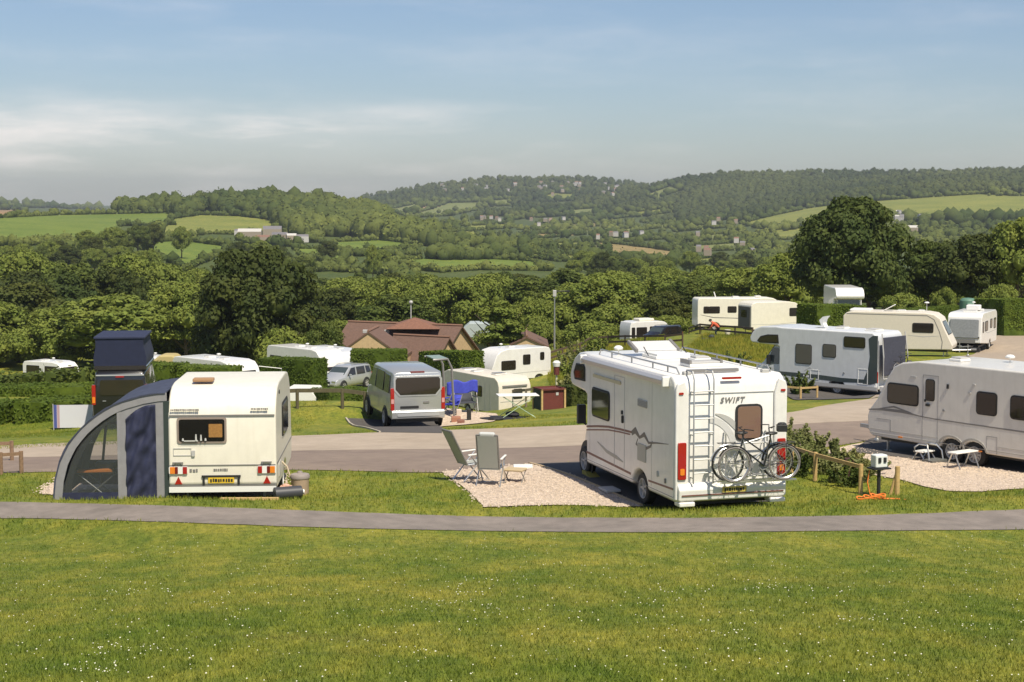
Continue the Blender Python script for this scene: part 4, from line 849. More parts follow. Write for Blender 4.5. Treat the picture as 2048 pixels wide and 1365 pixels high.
# cover and bicycles at the back
mb=MB(); mb.box((0,-3.26,1.90),(1.9,.10,1.75)); mb.build('rear_cover',mat('slate_fabric',(.05,.052,.075),.7,var=.2,scale=3),D,bevel=.03)
mb=MB(); mb.tube([(-1.0,-3.22,2.95),(-1.05,-3.35,1.9),(-1.05,-3.35,.9)],.03); mb.tube([(1.0,-3.22,2.95),(1.05,-3.35,1.9),(1.05,-3.35,.9)],.03); mb.tube([(-1.05,-3.35,.9),(1.05,-3.35,.9)],.03); mb.build('rear_carrier',M_lgrey,D)
lightpair(D,DW,DL,.95,.5,.14); mb=MB(); mb.box((0,-3.26,.45),(2.1,.2,.25)); mb.build('rear_bumper',M_greyw,D,bevel=.04)
mb=MB(); mb.prism([(.9,2.99),(.55,3.02),(.5,3.1),(.62,3.34),(.42,3.52),(.20,3.56),(.35,3.40),(.40,3.2),(.3,3.02)],-.25,.05); mb.build('satellite_dish',M_wht,D); rooflight(D,0,-2.2,2.98,.7,.6,m=M_lgrey); rooflight(D,.2,-.4,2.98,.5,.5)
q=rel(posD,46,.2,-3.62); bicycle('bicycle','dark bicycle carried on the back of the slate striped motorhome',q,46,zD+.95,M_black)
# ===== E: caravan beyond, nose to the right =====
def winset(t,f,L_):
    for a in L_: window(f,*a,t)
posE=place(1905,716,93,-112,2.25,6.4,1,1); zE=at(1893,716,93).z
E_=caravan('caravan','cream grey caravan nose to the right behind the slate striped motorhome',posE,-112,zE,L=6.4,W_=2.25,m=mat('warm_grey_gelcoat',(.66,.60,.50),.4,var=.04),wheels=(-.3,),
  prof=[(-3.2,.5),(-3.2,2.3),(-3.0,2.5),(-2.7,2.58),(1.6,2.58),(2.1,2.50),(2.45,2.25),(2.75,1.6),(3.05,1.0),(3.2,.7),(3.15,.45)])
f=face('R',2.25,6.4); window(f,.9,2.05,1.45,1.95,E_); ribbon(f,[(2.55,.45),(2.6,.9),(2.42,1.5),(2.1,2.2),(1.7,2.42),(-3,2.44)],[.05]*6,'side_trim',M_strg,E_); ribbon(f,[(2.4,1.25),(1.5,1.18),(.6,1.25)],[.02,.05,.02],'swirl_decal',M_lgrey,E_)
ribbon(f,[(-.3+.5*math.cos(a),.42+.42*math.sin(a)) for a in np.linspace(0,3.14,10)],[.1]*10,'arch_trim',M_wht,E_,.03)
window(face('F',2.25,6.4,2.78,27,1.55),-.78,.78,-.25,.55,E_)
rooflight(E_,0,-2.3,2.58,1.3,1.2,m=M_wht); rooflight(E_,.2,.1,2.58,.5,.5,m=M_lgrey); rooflight(E_,-.3,1.2,2.58,.4,.4); antenna(E_,-.2,1.5,2.58,.5,.14)
mb=MB(); mb.box((.1,-.7,2.75),(.5,.9,.05),rx=.5); mb.build('raised_roof_lid',M_wht,E_,bevel=.01)
# ===== F: far right caravan with padded front cover =====
posF=place(1961,697,106,153,2.2,5.6,-1,1); zF=at(1900,700,108).z
Fv=caravan('caravan','white caravan with a grey padded cover over its front windows',posF,153,zF,L=5.6,W_=2.25,m=M_white,wheels=(-.4,),prof=[(-2.8,.5),(-2.8,2.2),(-2.65,2.45),(-2.3,2.58),(2.0,2.58),(2.4,2.50),(2.62,2.30),(2.78,1.2),(2.8,.6)])
f=face('L',2.25,5.6); winset(Fv,f,[(1.95,2.3,1.3,1.95),(.55,1.5,1.35,1.95),(-1.0,-.3,1.45,2.0),(-2.3,-1.6,1.35,2.0)]); ribbon(f,[(1.5,1.3),(.5,1.15),(-2.5,1.2)],[.03,.05,.03],'side_stripe',M_lgrey,Fv)
o=plate(face('F',2.25,5.6,2.74,5,1.2),0,.35,1.9,1.25,'window_cover',mat('padded_grey_cover',(.24,.25,.26),.6,var=.15,scale=3),Fv,r=.08,n1=.10,bevel=.04)
ff=face('F',2.25,5.6); plates(ff,[rct(-1.0,1.0,.93,1.02)],'front_bar',M_blk,Fv,.05); plate(ff,-.1,.72,1.3,.26,'locker_vent',M_strg,Fv,n1=.03)
mb=MB(); mb.box((0,2.95,.18),(2.2,.25,.28)); mb.build('front_shade',M_blk,Fv,bevel=.02)
rooflight(Fv,0,.9,2.58,.9,.6,m=M_lgrey); rooflight(Fv,-.2,-.9,2.58,.7,.5)
mb=MB(); mb.box((0,-.3,2.80),(.9,.7,.36)); mb.build('air_conditioner',M_wht,Fv,bevel=.06)
for k,(x,y) in enumerate([(.3,-1.8)]): antenna(Fv,x,y,2.58,.45,.12)
p=at(1962,690,111); 
# ===== G: motorhome and caravan at the top of the slope =====
posG=place(1395,658,140,-84,2.3,6.9,1,-1); zG=at(1395,662,140).z
Gm=overcab('motorhome','white motorhome with side stripes parked broadside below the tall dark trees',posG,-84,zG,6.9,2.3,2.85,2.3,3.9,M_cream,-1.9,2.7)
f=face('R',2.3,6.9); winset(Gm,f,[(-2.9,-1.5,1.55,2.1),(-.75,0,1.6,2.1),(.7,2.0,1.6,2.15)]); ribbon(f,[(-3.2,1.4),(-2,1.15),(-.5,1.1),(1,1.05),(2.2,.9)],[.03,.08,.06,.08,.05],'side_stripe',M_strg,Gm)
mb=MB(); mb.tube([(0,-1.6,2.9),(0,-1.75,3.35)],.05); mb.build('aerial',M_wht,Gm); rooflight(Gm,0,.2,2.85,.6,.6); rooflight(Gm,0,2.2,2.9,.5,.5)
posG2=place(1502,668,128,-70,2.25,4.9,1,-1); zG2=at(1502,670,128).z
G2c=caravan('caravan','cream caravan with rounded front parked in front of the broadside motorhome',posG2,-70,zG2,L=4.9,W_=2.25,m=M_cream,wheels=(-.2,),H=2.6,prof=[(-2.45,.5),(-2.45,2.3),(-2.3,2.5),(-2.0,2.6),(1.0,2.6),(1.6,2.5),(2.05,2.25),(2.35,1.7),(2.45,1.1),(2.35,.5)])
f=face('R',2.25,4.9); window(f,1.05,1.95,1.45,2.05,G2c); ribbon(f,[(2.3,.95),(0,.8),(-2.4,.8)],[.02,.03,.03],'side_trim',M_lgrey,G2c)
f=face('B',2.25,4.9); plate(f,0,1.35,2.0,1.7,'rear_awning_panel',mat('olive_grey_canvas',(.13,.125,.105),.8),G2c,n1=.05); window(f,-.45,.45,1.35,1.95,G2c,out=.08)
# H: luton motorhome showing above the clipped hedge
posH=place(1684,640,124,187,2.1,5.8,1,1); zH=at(1680,655,121).z-.35
Hm=overcab('motorhome','white motorhome whose over cab roof shows above the clipped hedge',posH,178,zH,5.8,2.2,3.15,2.0,3.2,M_white,-1.4,2.4)
# ===== J: small caravan and dark car on the far grass =====
posJ=place(1237,690,150,-122,2.1,4.6,1,-1); zJ=at(1240,690,150).z
Jc=caravan('caravan','small white caravan with dark end window next to the black car',posJ,-66,zJ,L=4.4,W_=2.1,H=2.3,m=M_white,wheels=(-.1,))
f=face('R',2.1,4.4); window(f,-2.0,-1.7,.8,1.75,Jc); window(f,-1.5,-.45,.8,1.75,Jc); window(f,-.1,1.7,1.1,1.8,Jc)
mb=MB(); mb.box((0,-.2,2.42),(1.2,1.6,.25)); mb.build('roof_box',M_cream,Jc,bevel=.08)
# ---- generic car / van by cross-sections ----
def carlike(name,label,cat,pos,rot,z0,st,m,wy,wr,ww,wins,group=None,bev=.03):
    t=thing(name,label,cat,(pos[0],pos[1],z0),rot,group); mb=MB(); rings=[]
    for (yy,w,zb,zm,wt,zt) in st: rings.append([Vector(p) for p in((-w+.1,yy,zb),(-w,yy,zb+.12),(-w-.01,yy,(zb+zm)/2+.05),(-w+.03,yy,zm),(-wt,yy,zt-.06),(-wt+.12,yy,zt),(wt-.12,yy,zt),(wt,yy,zt-.06),(w-.03,yy,zm),(w+.01,yy,(zb+zm)/2+.05),(w,yy,zb+.12),(w-.1,yy,zb))])
    mb.loft(rings); mb.build('body',m,t,bevel=bev,ang=38)
    for yy in wy:
        for s in(-1,1):
            mb=MB(); mb.lathe([(.001,-.012),(wr*1.22,-.012),(wr*1.22,.012),(.001,.012)],(s*ww,yy,wr),'x',22); mb.build('wheel_arch',M_blk,t); wheel(t,s*(ww-.05),yy,wr,.2,'L' if s<0 else 'R',M_lgrey,5)
    for nm,mm,pts in wins: qplate(nm,mm,t,pts,.05,.012,c=(0,sum(p[1] for p in pts)/len(pts)*.6,.9))
    return t
# silver van
posV=place(781,856,55,16,1.95,5.0,-1,-1); zV=at(830,856,55.5).z
VS=[(-2.5,.90,.42,1.15,.80,1.80),(-2.46,.94,.34,1.15,.84,1.96),(-2.30,.97,.32,1.15,.86,2.03),(0,.98,.30,1.15,.87,2.06),(.9,.98,.30,1.14,.85,2.03),(1.05,.98,.30,1.13,.84,1.98),(1.75,.96,.30,1.10,.80,1.26),(2.2,.90,.32,1.0,.70,1.10),(2.45,.78,.34,.80,.6,.86)]
Vv=carlike('van','silver passenger van with dark tinted tailgate window seen from behind',"van",posV,16,zV,VS,M_silver,(-1.6,1.6),.34,.985,
 [('side_window',M_glass,[(-.97,-2.2,1.2),(-.97,-1.3,1.2),(-.885,-1.3,1.9),(-.885,-2.15,1.88)]),('side_window',M_glass,[(-.975,-1.2,1.2),(-.975,.1,1.2),(-.885,.1,1.93),(-.885,-1.2,1.92)]),('side_window',M_glassg,[(-.975,.2,1.2),(-.965,1.6,1.16),(-.86,.98,1.88),(-.88,.2,1.92)]),
  ('windscreen',M_glassg,[(-.78,1.08,1.96),(.78,1.08,1.96),(.78,1.72,1.3),(-.78,1.72,1.3)]),('side_window',M_glass,[(.975,-2.2,1.2),(.975,1.5,1.2),(.87,.9,1.9),(.885,-2.15,1.88)])])
fb=face('B',2,5.0,-2.5)
w=plate(fb,0,0,0,0,'rear_window',M_silvg,Vv,n1=.02,n0=-.05,poly=[(-.80,1.86),(.80,1.86),(.86,1.75),(.86,1.36),(.66,1.14),(-.66,1.14),(-.86,1.36),(-.86,1.75)],bevel=.01); plate(fb,0,0,0,0,'pane',M_glass,w,n0=0,n1=.035,poly=[(-.74,1.80),(.74,1.80),(.79,1.72),(.79,1.40),(.62,1.20),(-.62,1.20),(-.79,1.40),(-.79,1.72)],bevel=.006)
for s in(-1,1): l=plate(fb,s*.90,1.05,.13,.78,'tail_light',M_red,Vv,r=.04,n0=-.1,n1=.02,bevel=.01); plate(fb,s*.90,.98,.10,.16,'reverse_lens',mat('pink_lens',(.6,.3,.28),.2),l,r=.02,n0=.015,n1=.03)
mb=MB(); mb.prism([(-2.46,.34),(-2.58,.38),(-2.60,.60),(-2.55,.66),(-2.46,.68)],-.94,.94); mb.build('rear_bumper',M_silver,Vv,bevel=.02)
plate(face('B',2,5.2,-2.60),0,.5,1.5,.09,'bumper_step',M_silvg,Vv,n1=.008); plate(fb,-.3,.76,.66,.09,'plate_recess',M_blk,Vv,r=.02,n1=.012); plate(fb,.3,.93,.22,.06,'badge',M_strg,Vv,r=.03,n1=.03)
mb=MB(); mb.box((0,-2.42,1.98),(.5,.1,.05)); mb.build('brake_light',mat('dull_red',(.20,.05,.045),.4),Vv)
mb=MB(); mb.box((0,-2.3,.30),(1.5,.2,.16)); mb.build('underbody',M_blk,Vv)
# black campervan with raised roof
posB=place(185,858,56,8,1.96,5.0,-1,-1); zB=at(235,858,56).z
Bv=carlike('campervan','black campervan with its blue pop top roof raised','campervan',posB,8,zB,[(a,b,c,d,e,f_*1.0) for a,b,c,d,e,f_ in VS],M_black,(-1.6,1.6),.34,.985,
 [('side_window',M_glass,[(-.97,-2.2,1.2),(-.97,1.3,1.2),(-.885,.9,1.9),(-.885,-2.15,1.88)]),('windscreen',M_glassg,[(-.78,1.08,1.96),(.78,1.08,1.96),(.78,1.72,1.3),(-.78,1.72,1.3)])])
fb=face('B',2,5.0,-2.5); w=plate(fb,.05,1.45,1.5,.55,'rear_window',M_glass,Bv,r=.08,n1=.03,bevel=.01); 
for s in(-1,1): l=plate(fb,s*.91,1.20,.13,.70,'tail_light',M_red,Bv,r=.03,n0=-.1,n1=.03); plate(fb,s*.91,1.02,.10,.22,'indicator',M_amb,l,r=.02,n0=.02,n1=.04)
mb=MB(); mb.box((0,-2.42,1.88),(1.66,.16,.05)); mb.build('spoiler',M_silvg,Bv,bevel=.01); plate(fb,0,1.83,.3,.04,'brake_light',M_red,Bv,n1=.05); plate(fb,-.55,.98,.12,.02,'badge',M_silvg,Bv,n1=.03)
mb=MB(); mb.prism([(-.90,2.04),(.90,2.04),(.92,2.16),(.86,2.22),(-.86,2.22),(-.92,2.16)],-2.3,.9,'y'); mb.build('roof_rim',M_black,Bv,bevel=.02)
mb=MB()
def cring(z,y0,y1,w_): return [Vector((-w_,y0,z)),Vector((w_,y0,z)),Vector((w_,y1,z)),Vector((-w_,y1,z))]
rg=[cring(2.2+t*.98,-2.3-.14*t,.9-.5*t,.90-.06*t+.03*math.sin(t*3.14*2)) for t in np.linspace(0,1,7)]; mb.loft(rg); mb.build('roof_canvas',mat('deep_blue_canvas',(.018,.024,.060),.85,var=.12,scale=2),Bv)
mb=MB(); mb.box((0,-1.02,3.20),(1.78,2.9,.09),rx=.0); mb.build('roof_panel',mat('deep_blue_canvas',(0,0,0)),Bv,bevel=.03)
# silver SUV
SS=[(-2.25,.80,.45,.95,.66,1.50),(-2.15,.88,.38,1.0,.70,1.66),(-1.6,.92,.30,1.02,.74,1.72),(.1,.93,.28,1.0,.76,1.72),(.4,.93,.28,1.0,.74,1.66),(1.15,.92,.28,.98,.76,1.10),(1.9,.88,.30,.88,.66,.98),(2.2,.80,.34,.72,.6,.80),(2.28,.7,.40,.62,.55,.64)]
def suv(name,label,pos,rot,z0,m,group=None):
    t=carlike(name,label,'car',pos,rot,z0,SS,m,(-1.4,1.42),.35,.93,[('side_window',M_glass,[(s*.905,-.15,1.04),(s*.905,.95,1.04),(s*.77,.35,1.60),(s*.79,-.15,1.62)]) for s in(-1,1)]+[('side_window',M_glass,[(s*.905,-1.35,1.04),(s*.905,-.25,1.04),(s*.79,-.25,1.62),(s*.79,-1.3,1.62)]) for s in(-1,1)]+[('side_window',M_glass,[(s*.89,-2.05,1.10),(s*.90,-1.45,1.06),(s*.78,-1.4,1.62),(s*.74,-1.95,1.58)]) for s in(-1,1)]+
      [('windscreen',M_glassg,[(-.70,.46,1.62),(.70,.46,1.62),(.76,1.12,1.10),(-.76,1.12,1.10)]),('rear_window',M_glass,[(-.66,-2.20,1.1),(.66,-2.20,1.1),(.6,-2.17,1.58),(-.6,-2.17,1.58)])])
    ff=face('F',2,4.4,2.22)
    for s in(-1,1): plate(ff,s*.60,.68,.34,.16,'headlight',M_alu,t,r=.05,n0=-.1,n1=.05,bevel=.01); plate(face('B',2,4.4,-2.22),s*.72,.95,.16,.3,'tail_light',M_red,t,r=.03,n1=.04)
    for s in(-1,1):
        mb=MB(); mb.box((s*1.02,.72,1.10),(.18,.10,.14)); mb.build('wing_mirror',m,t,bevel=.03); mb=MB(); mb.tube([(s*.66,-1.9,1.74),(s*.68,-.5,1.77),(s*.66,.1,1.75)],.02); mb.build('roof_rail',M_steel,t)
    plate(ff,0,.62,.66,.20,'grille',M_blk,t,r=.05,n0=-.03,n1=.07); plate(ff,0,.42,1.3,.12,'lower_grille',M_blk,t,r=.04,n0=-.05,n1=.06); plate(ff,0,.50,.5,.10,'number_plate',M_wht,t,r=.01,n1=.08)
    return t
sp=at(652,776,114); suv('car','silver four by four parked beside the square hedge',(at(690,768,116).x,116),150,gz(at(690,768,116).x,116),M_silvg)
p=at(1322,688,146); suv('car','black estate car parked beside the small caravan on the far grass',(p.x,p.y),138,gz(p.x,p.y)+.1,M_black)
# ===== L, M and the left background caravans =====
posL=place(997,815,96,32,2.35,7.2,-1,-1); zL=at(997,757,96).z-2.6
Lc=caravan('caravan','low sited white caravan with its shaded side towards the silver van',posL,32,zL,L=7.2,W_=2.3,m=mat('beige_gelcoat',(.66,.60,.50),.4,var=.05,scale=1),wheels=(.2,),H=2.6,prof=[(-3.6,.5),(-3.6,2.05),(-3.45,2.38),(-3.1,2.58),(2.6,2.6),(3.2,2.4),(3.5,1.8),(3.6,.8),(3.5,.5)])
fb=face('B',2.3,7.2); window(fb,-.1,.5,1.3,1.85,Lc); plates(fb,[rct(-.9,.85,2.02,2.12)],'handrail',M_strg,Lc,.06); plates(fb,[rct(-1.05,1.05,1.12,1.16)],'seam_trim',M_lgrey,Lc,.01)
fl=face('L',2.3,7.2); window(fl,-1.6,-.8,1.3,1.9,Lc); window(fl,.4,1.8,1.3,1.9,Lc); plates(fl,[rct(-2.6,-2.59,.5,2.2),rct(-2.0,-1.99,.5,2.2)],'door_outline',M_grey,Lc,.008)
rooflight(Lc,0,-1.7,2.6,.8,.6,m=mat('smoked_acrylic',(0,0,0))); rooflight(Lc,-.3,.4,2.6,.7,.5,m=M_lgrey); rooflight(Lc,0,2.0,2.58,.9,.6,m=M_grey)
posMm=place(1090,762,112,117,2.25,5.3,1,-1); 
Mc=caravan('caravan','white caravan with large tilted front windows parked in the middle distance',(at(1024,700,113).x,113.2),127,at(1024,768,113).z,L=5.6,W_=2.25,m=M_white,wheels=(-1.6,),H=2.6,hitch=True,
  prof=[(-2.65,.5),(-2.65,2.3),(-2.5,2.52),(-2.2,2.6),(1.2,2.6),(1.8,2.46),(2.15,2.2),(2.55,1.3),(2.65,.9),(2.6,.5)])
f=face('L',2.25,5.3); winset(Mc,f,[(.55,1.75,1.15,1.75),(-.75,-.15,1.45,2.1),(-2.0,-1.68,1.7,2.2)]); ribbon(f,[(2.4,1.0),(.5,.85),(-2.5,.9)],[.02,.04,.03],'side_stripe',M_lgrey,Mc)
ff=face('F',2.25,5.3,2.36,22,1.6)
for a,b in((-1.0,-.4),(-.34,.34),(.4,1.0)): window(ff,a,b,-.35,.42,Mc,b=.02)
rooflight(Mc,0,.2,2.6,.5,.5); antenna(Mc,.1,.9,2.6,.22,.12)
mb=MB(); mb.box((-1.2,-1.9,.2),(.6,1.0,.35)); mb.build('storage_bag',M_blk,Mc,bevel=.05)
def aclass(name,label,px,pyr,Y,rot,L_,W_,H_,m=M_white,group=None,cat='caravan'):
    zr=at(px,pyr,Y).z; x=at(px,pyr,Y).x; t=caravan(name,label,(x,Y),rot,zr-H_,L=L_,W_=W_,H=H_,m=m,wheels=(-.3,),group=group,
     prof=[(-L_/2,.5),(-L_/2,H_-.3),(-L_/2+.2,H_-.05),(-L_/2+.5,H_),(L_/2-1.4,H_),(L_/2-.8,H_-.12),(L_/2-.45,H_-.45),(L_/2-.12,1.3),(L_/2,.9),(L_/2-.1,.5)])
    t['category']=cat
    for s in 'LR':
        f=face(s,W_,L_); window(f,-L_/2+.5,-L_/2+2.0,1.4,2.1,t); window(f,.2,1.5,1.4,2.1,t)
    window(face('F',W_,L_,L_/2-.26,23,1.65),-.85,.85,-.35,.4,t); rooflight(t,0,-.8,H_,.6,.6,m=M_lgrey); rooflight(t,.2,1.1,H_,.5,.5); antenna(t,0,.2,H_,.22,.14); return t
aclass('motorhome','white motorhome showing its dark windscreen behind the square clipped hedge',612,694,124,-137,7.4,2.3,2.9,cat='motorhome')
aclass('motorhome','second white motorhome just behind the silver four by four',668,696,131,-140,6.8,2.3,2.9,m=M_bluew,cat='motorhome')
aclass('caravan','white caravan with curved roof behind the long clipped hedge left of centre',434,716,103,-133,6.6,2.3,2.65)
q=thing('bicycle_carrier','folded bicycle carrier frame on the nose of the curved roof caravan','bike rack',(at(545,745,106).x,106,at(545,745,106).z-1.2),0)
mb=MB(); mb.tube([(-.9,0,1.6),(.6,0,1.45),(.62,0,0)],.04); mb.build('frame',M_steel,q)
aclass('caravan','small distant caravan at the far left below the woods',104,722,143,-118,5.0,2.2,2.5)
aclass('caravan','small distant caravan right of the raised campervan roof',308,712,143,-125,4.6,2.2,2.5)
mb=MB(); mb.prism([(-1.4,0),(-1.3,1.0),(-.6,1.6),(.6,1.6),(1.3,1.0),(1.4,0)],-1.2,1.2,'y'); p=at(338,722,141); o=mb.build('dome_tent',mat('tan_tent',(.42,.34,.15),.8),bevel=.2); o.location=(p.x,141,p.z-1); tag(o,'small tan tent top showing over the hedge left of the curved roof caravan','tent')
# trailer tent
p=at(612,830,101); T=thing('trailer_tent','low white folding camper behind the cream caravan','folding camper',(p.x-.1,101,at(612,776,101).z-1.75),-4)
mb=MB(); mb.prism([(-1.15,.35),(1.15,.35),(1.15,.95),(-1.15,.95)],-1.6,1.6,'y'); mb.build('body',M_cream,T,bevel=.04); mb=MB(); mb.prism([(-1.18,1.0),(1.18,1.0),(1.1,1.32),(.75,1.75),(-1.0,1.78),(-1.15,1.4)],-1.62,1.62,'y'); mb.build('lid',M_wht,T,bevel=.05)
mb=MB(); mb.bx(-1.19,1.19,-1.63,1.63,.95,1.0); mb.build('seal',M_grey,T); mb=MB(); mb.bx(-.3,.35,-1.68,-1.6,.42,.72); mb.build('end_panel',M_strg,T)
for s in 'LR': wheel(T,(-1 if s=='L' else 1)*1.0,0,.3,.18,s)
# ---------------- small things round the pitches ----------------
M_text=mat('sling_fabric',(.34,.35,.32),.8,var=.08,scale=20)
def recliner(name,label,p,rot,tilt=22,pillow=True):
    t=thing(name,label,'garden chair',(p.x,p.y,p.z),rot); T=math.tan(rad(tilt)); w=.235
    top=(-.22-.78*T,1.18); 
    mb=MB()
    for s in(-1,1): mb.tube([(s*w,-.20,.40),(s*w,top[0],top[1])],.02)
    mb.tube([(-w,top[0],top[1]),(w,top[0],top[1])],.02); mb.build('back_frame',M_strg,t)
    mb=MB(); mb.add([(-w+.02,-.20,.42),(w-.02,-.20,.42),(w-.02,top[0]-.005,top[1]-.02),(-w+.02,top[0]-.005,top[1]-.02),(-w+.02,-.22,.42),(w-.02,-.22,.42),(w-.02,top[0]-.025,top[1]-.02),(-w+.02,top[0]-.025,top[1]-.02)],[(0,1,2,3),(7,6,5,4),(0,3,7,4),(1,5,6,2)]); mb.build('backrest',M_text,t,smooth=False)
    mb=MB(); mb.box((0,.04,.415),(w*2-.03,.50,.025),rx=.06); mb.build('seat',M_text,t)
    mb=MB(); 
    for s in(-1,1): mb.tube([(s*w,-.22,.40),(s*w,.32,.43)],.018)
    mb.tube([(-w,.32,.43),(w,.32,.43)],.018); mb.build('seat_frame',M_alu,t)
    for s in(-1,1):
        mb=MB(); mb.tube([(s*(w+.03),-.34,.0),(s*(w+.03),.22,.62)],.015); mb.build('leg',M_alu,t); mb=MB(); mb.tube([(s*(w+.03),.36,0),(s*(w+.03),-.12,.58)],.015); mb.build('leg',M_alu,t)
        mb=MB(); mb.box((s*(w+.04),.02,.64),(.05,.46,.03),rx=.05); mb.build('armrest',M_wht,t,bevel=.01)
    mb=MB()
    for y in(-.34,.36): mb.tube([(-w-.03,y,.02),(w+.03,y,.02)],.014)
    mb.build('foot_rail',M_alu,t)
    if pillow: mb=MB(); mb.box((0,top[0]+.03,top[1]-.02),(.36,.10,.17),rx=rad(tilt)); mb.build('pillow',mat('pale_pillow',(.50,.51,.50),.8),t,bevel=.045,seg=3)
    return t
recliner('reclining_chair','grey reclining garden chair leaning back, left of the pair on the gravel',hit(942,962,33,45),-62,26,False)
recliner('reclining_chair','grey reclining garden chair with a padded head pillow seen from behind on the gravel',hit(982,972,33,45),-12,14,True)
p=hit(1030,966,33,45); t=thing('footstool','low beige footstool beside the reclining chairs on the gravel','footstool',p,-20); mb=MB(); mb.box((0,0,.30),(.46,.36,.05)); mb.build('seat',mat('beige_fabric',(.46,.36,.22),.8),t,bevel=.02)
for sx in(-1,1): mb=MB(); mb.tube([(sx*.2,-.15,0),(sx*.2,.15,.28)],.012); mb.tube([(sx*.2,.15,0),(sx*.2,-.15,.28)],.012); mb.build('leg',M_strg,t)
p=hit(1046,938,33,45); mb=MB(); mb.box((0,0,.05),(.46,.36,.07)); o=mb.build('white_board',M_wht,bevel=.02); o.location=p; tag(o,'white slab lying at the top corner of the cream gravel','board')
q=rel(posM,17,-1.02,2.15); mb=MB(); mb.prism([(-.3,0),(.25,0),(.25,.09),(.05,.08)],-.12,.12); o=mb.build('wheel_ramp',mat('dull_yellow_plastic',(.35,.28,.05),.6)); o.location=(q[0],q[1],gz(*q)+.02); o.rotation_euler=(0,0,rad(17)); tag(o,'yellow plastic levelling ramp behind the front wheel of the bicycle carrying motorhome','wheel ramp')
q=rel(posM,17,-1.32,.1); mb=MB(); mb.box((0,0,.05),(.34,.5,.06)); o=mb.build('door_step',M_lgrey,bevel=.015); o.location=(q[0],q[1],gz(*q)+.02); o.rotation_euler=(0,0,rad(17)); tag(o,'flat grey step lying in the shade below the side door of the motorhome','step')
# --- electric hook-up, hose, posts and rails at the right pitch ---
def rail_fence(name,label,pts,hp=.55,m=M_wood,rail=.05,post=.10,group=None,cat='fence',two=False,ymin=30,ymax=150):
    P=[hit(*q,ymin,ymax) for q in pts]; t=thing(name,label,cat,P[0],0,group); O=P[0]
    for p in P: mb=MB(); d=p-O; mb.cyl(d+Vector((0,0,-.2)),d+Vector((0,0,hp)),post/2,n=10); mb.build('post',m,t)
    for a,b in zip(P,P[1:]):
        for h in([hp-.06] if not two else [hp-.08,hp*.5]):
            a2=a-O+Vector((0,0,h)); b2=b-O+Vector((0,0,h)); d=b2-a2; mb=MB(); mb.box((a2+b2)/2,(rail*.8,d.length,rail*1.6),rz=math.atan2(-d.x,d.y),rx=math.atan2(d.z,math.hypot(d.x,d.y))); mb.build('rail',m,t,smooth=False)
    return t
rail_fence('low_rail_fence','low pale timber rail fence along the shrubs between the motorhome and the long caravan',[(1583,945),(1630,962),(1721,989)],.66)
mb=MB(); mb.cyl((0,0,-.1),(0,0,.62),.055,n=10); mb.cyl((-.16,.05,-.1),(0,.02,.5),.035,n=8); o=mb.build('timber_post',M_wood); o.location=hit(1794,990,30,50); tag(o,'braced pale timber post at the end of the shrub bed','post')
rail_fence('low_rail_fence','short bright timber rail on the grass in front of the slate striped motorhome',[(1560,795),(1601,799),(1634,797)],.55,group=None)
p=hit(1757,992,30,50); t=thing('electric_hookup','white electric hook up box on a dark post beside the shrub bed','hook up post',p,20)
mb=MB(); mb.cyl((0,0,-.1),(0,0,.62),.04,n=10); mb.build('post',M_blk,t); mb=MB(); mb.box((0,0,.60),(.42,.3,.03)); mb.build('shelf',M_blk,t); mb=MB(); mb.box((0,0,.76),(.30,.22,.28)); bx_=mb.build('box',mat('pale_box',(.72,.74,.70),.4),t,bevel=.03)
for s in(-.06,.07): mb=MB(); mb.box((s,-.12,.79),(.07,.03,.11)); mb.build('socket',M_blk,bx_,bevel=.01)
mb=MB(); 
for k in range(3): mb.tube([(.25*math.cos(a)*(1-.2*k)+.1*k,.12*math.sin(a),.04+.03*k+.02*math.sin(3*a)) for a in np.linspace(0,6.28,20)[:-1]],.018,5,True)
mb.tube([(.2,0,.05),(.35,-.1,.04),(.55,-.05,.03),(.75,-.2,.03)],.02); o=mb.build('hose',mat('orange_cable',(.75,.20,.03),.6)); o.location=hit(1737,1000,30,50); tag(o,'coil of orange cable lying on the grass by the hook up post','cable')
mb=MB(); mb.tube([(0,0,.55),(-.05,-.05,.3),(.0,-.1,.05)],.012); o=mb.build('cable',MATS['orange_cable']); o.location=hit(1738,992,30,50); tag(o,'short orange lead hanging from the timber rail','cable')
mb=MB(); mb.box((0,0,.28),(.20,.14,.5)); o=mb.build('marker_post',mat('dark_brown_post',(.06,.025,.02),.8),bevel=.02); o.location=hit(1697,962,31,50); tag(o,'small dark brown pitch marker among the shrubs','marker post')
# --- left edge: low rails and pitch marker ---
rail_fence('low_rail_fence','low weathered rail at the left edge of the lawn',[(-60,952),(2,950),(43,947)],.52,m=mat('weathered_timber',(.24,.15,.09),.85,var=.25,scale=6),ymin=30,ymax=45)
rail_fence('low_rail_fence','second weathered low rail nearer the road at the left edge',[(-80,925),(24,922)],.5,m=MATS['weathered_timber'],ymin=30,ymax=45)
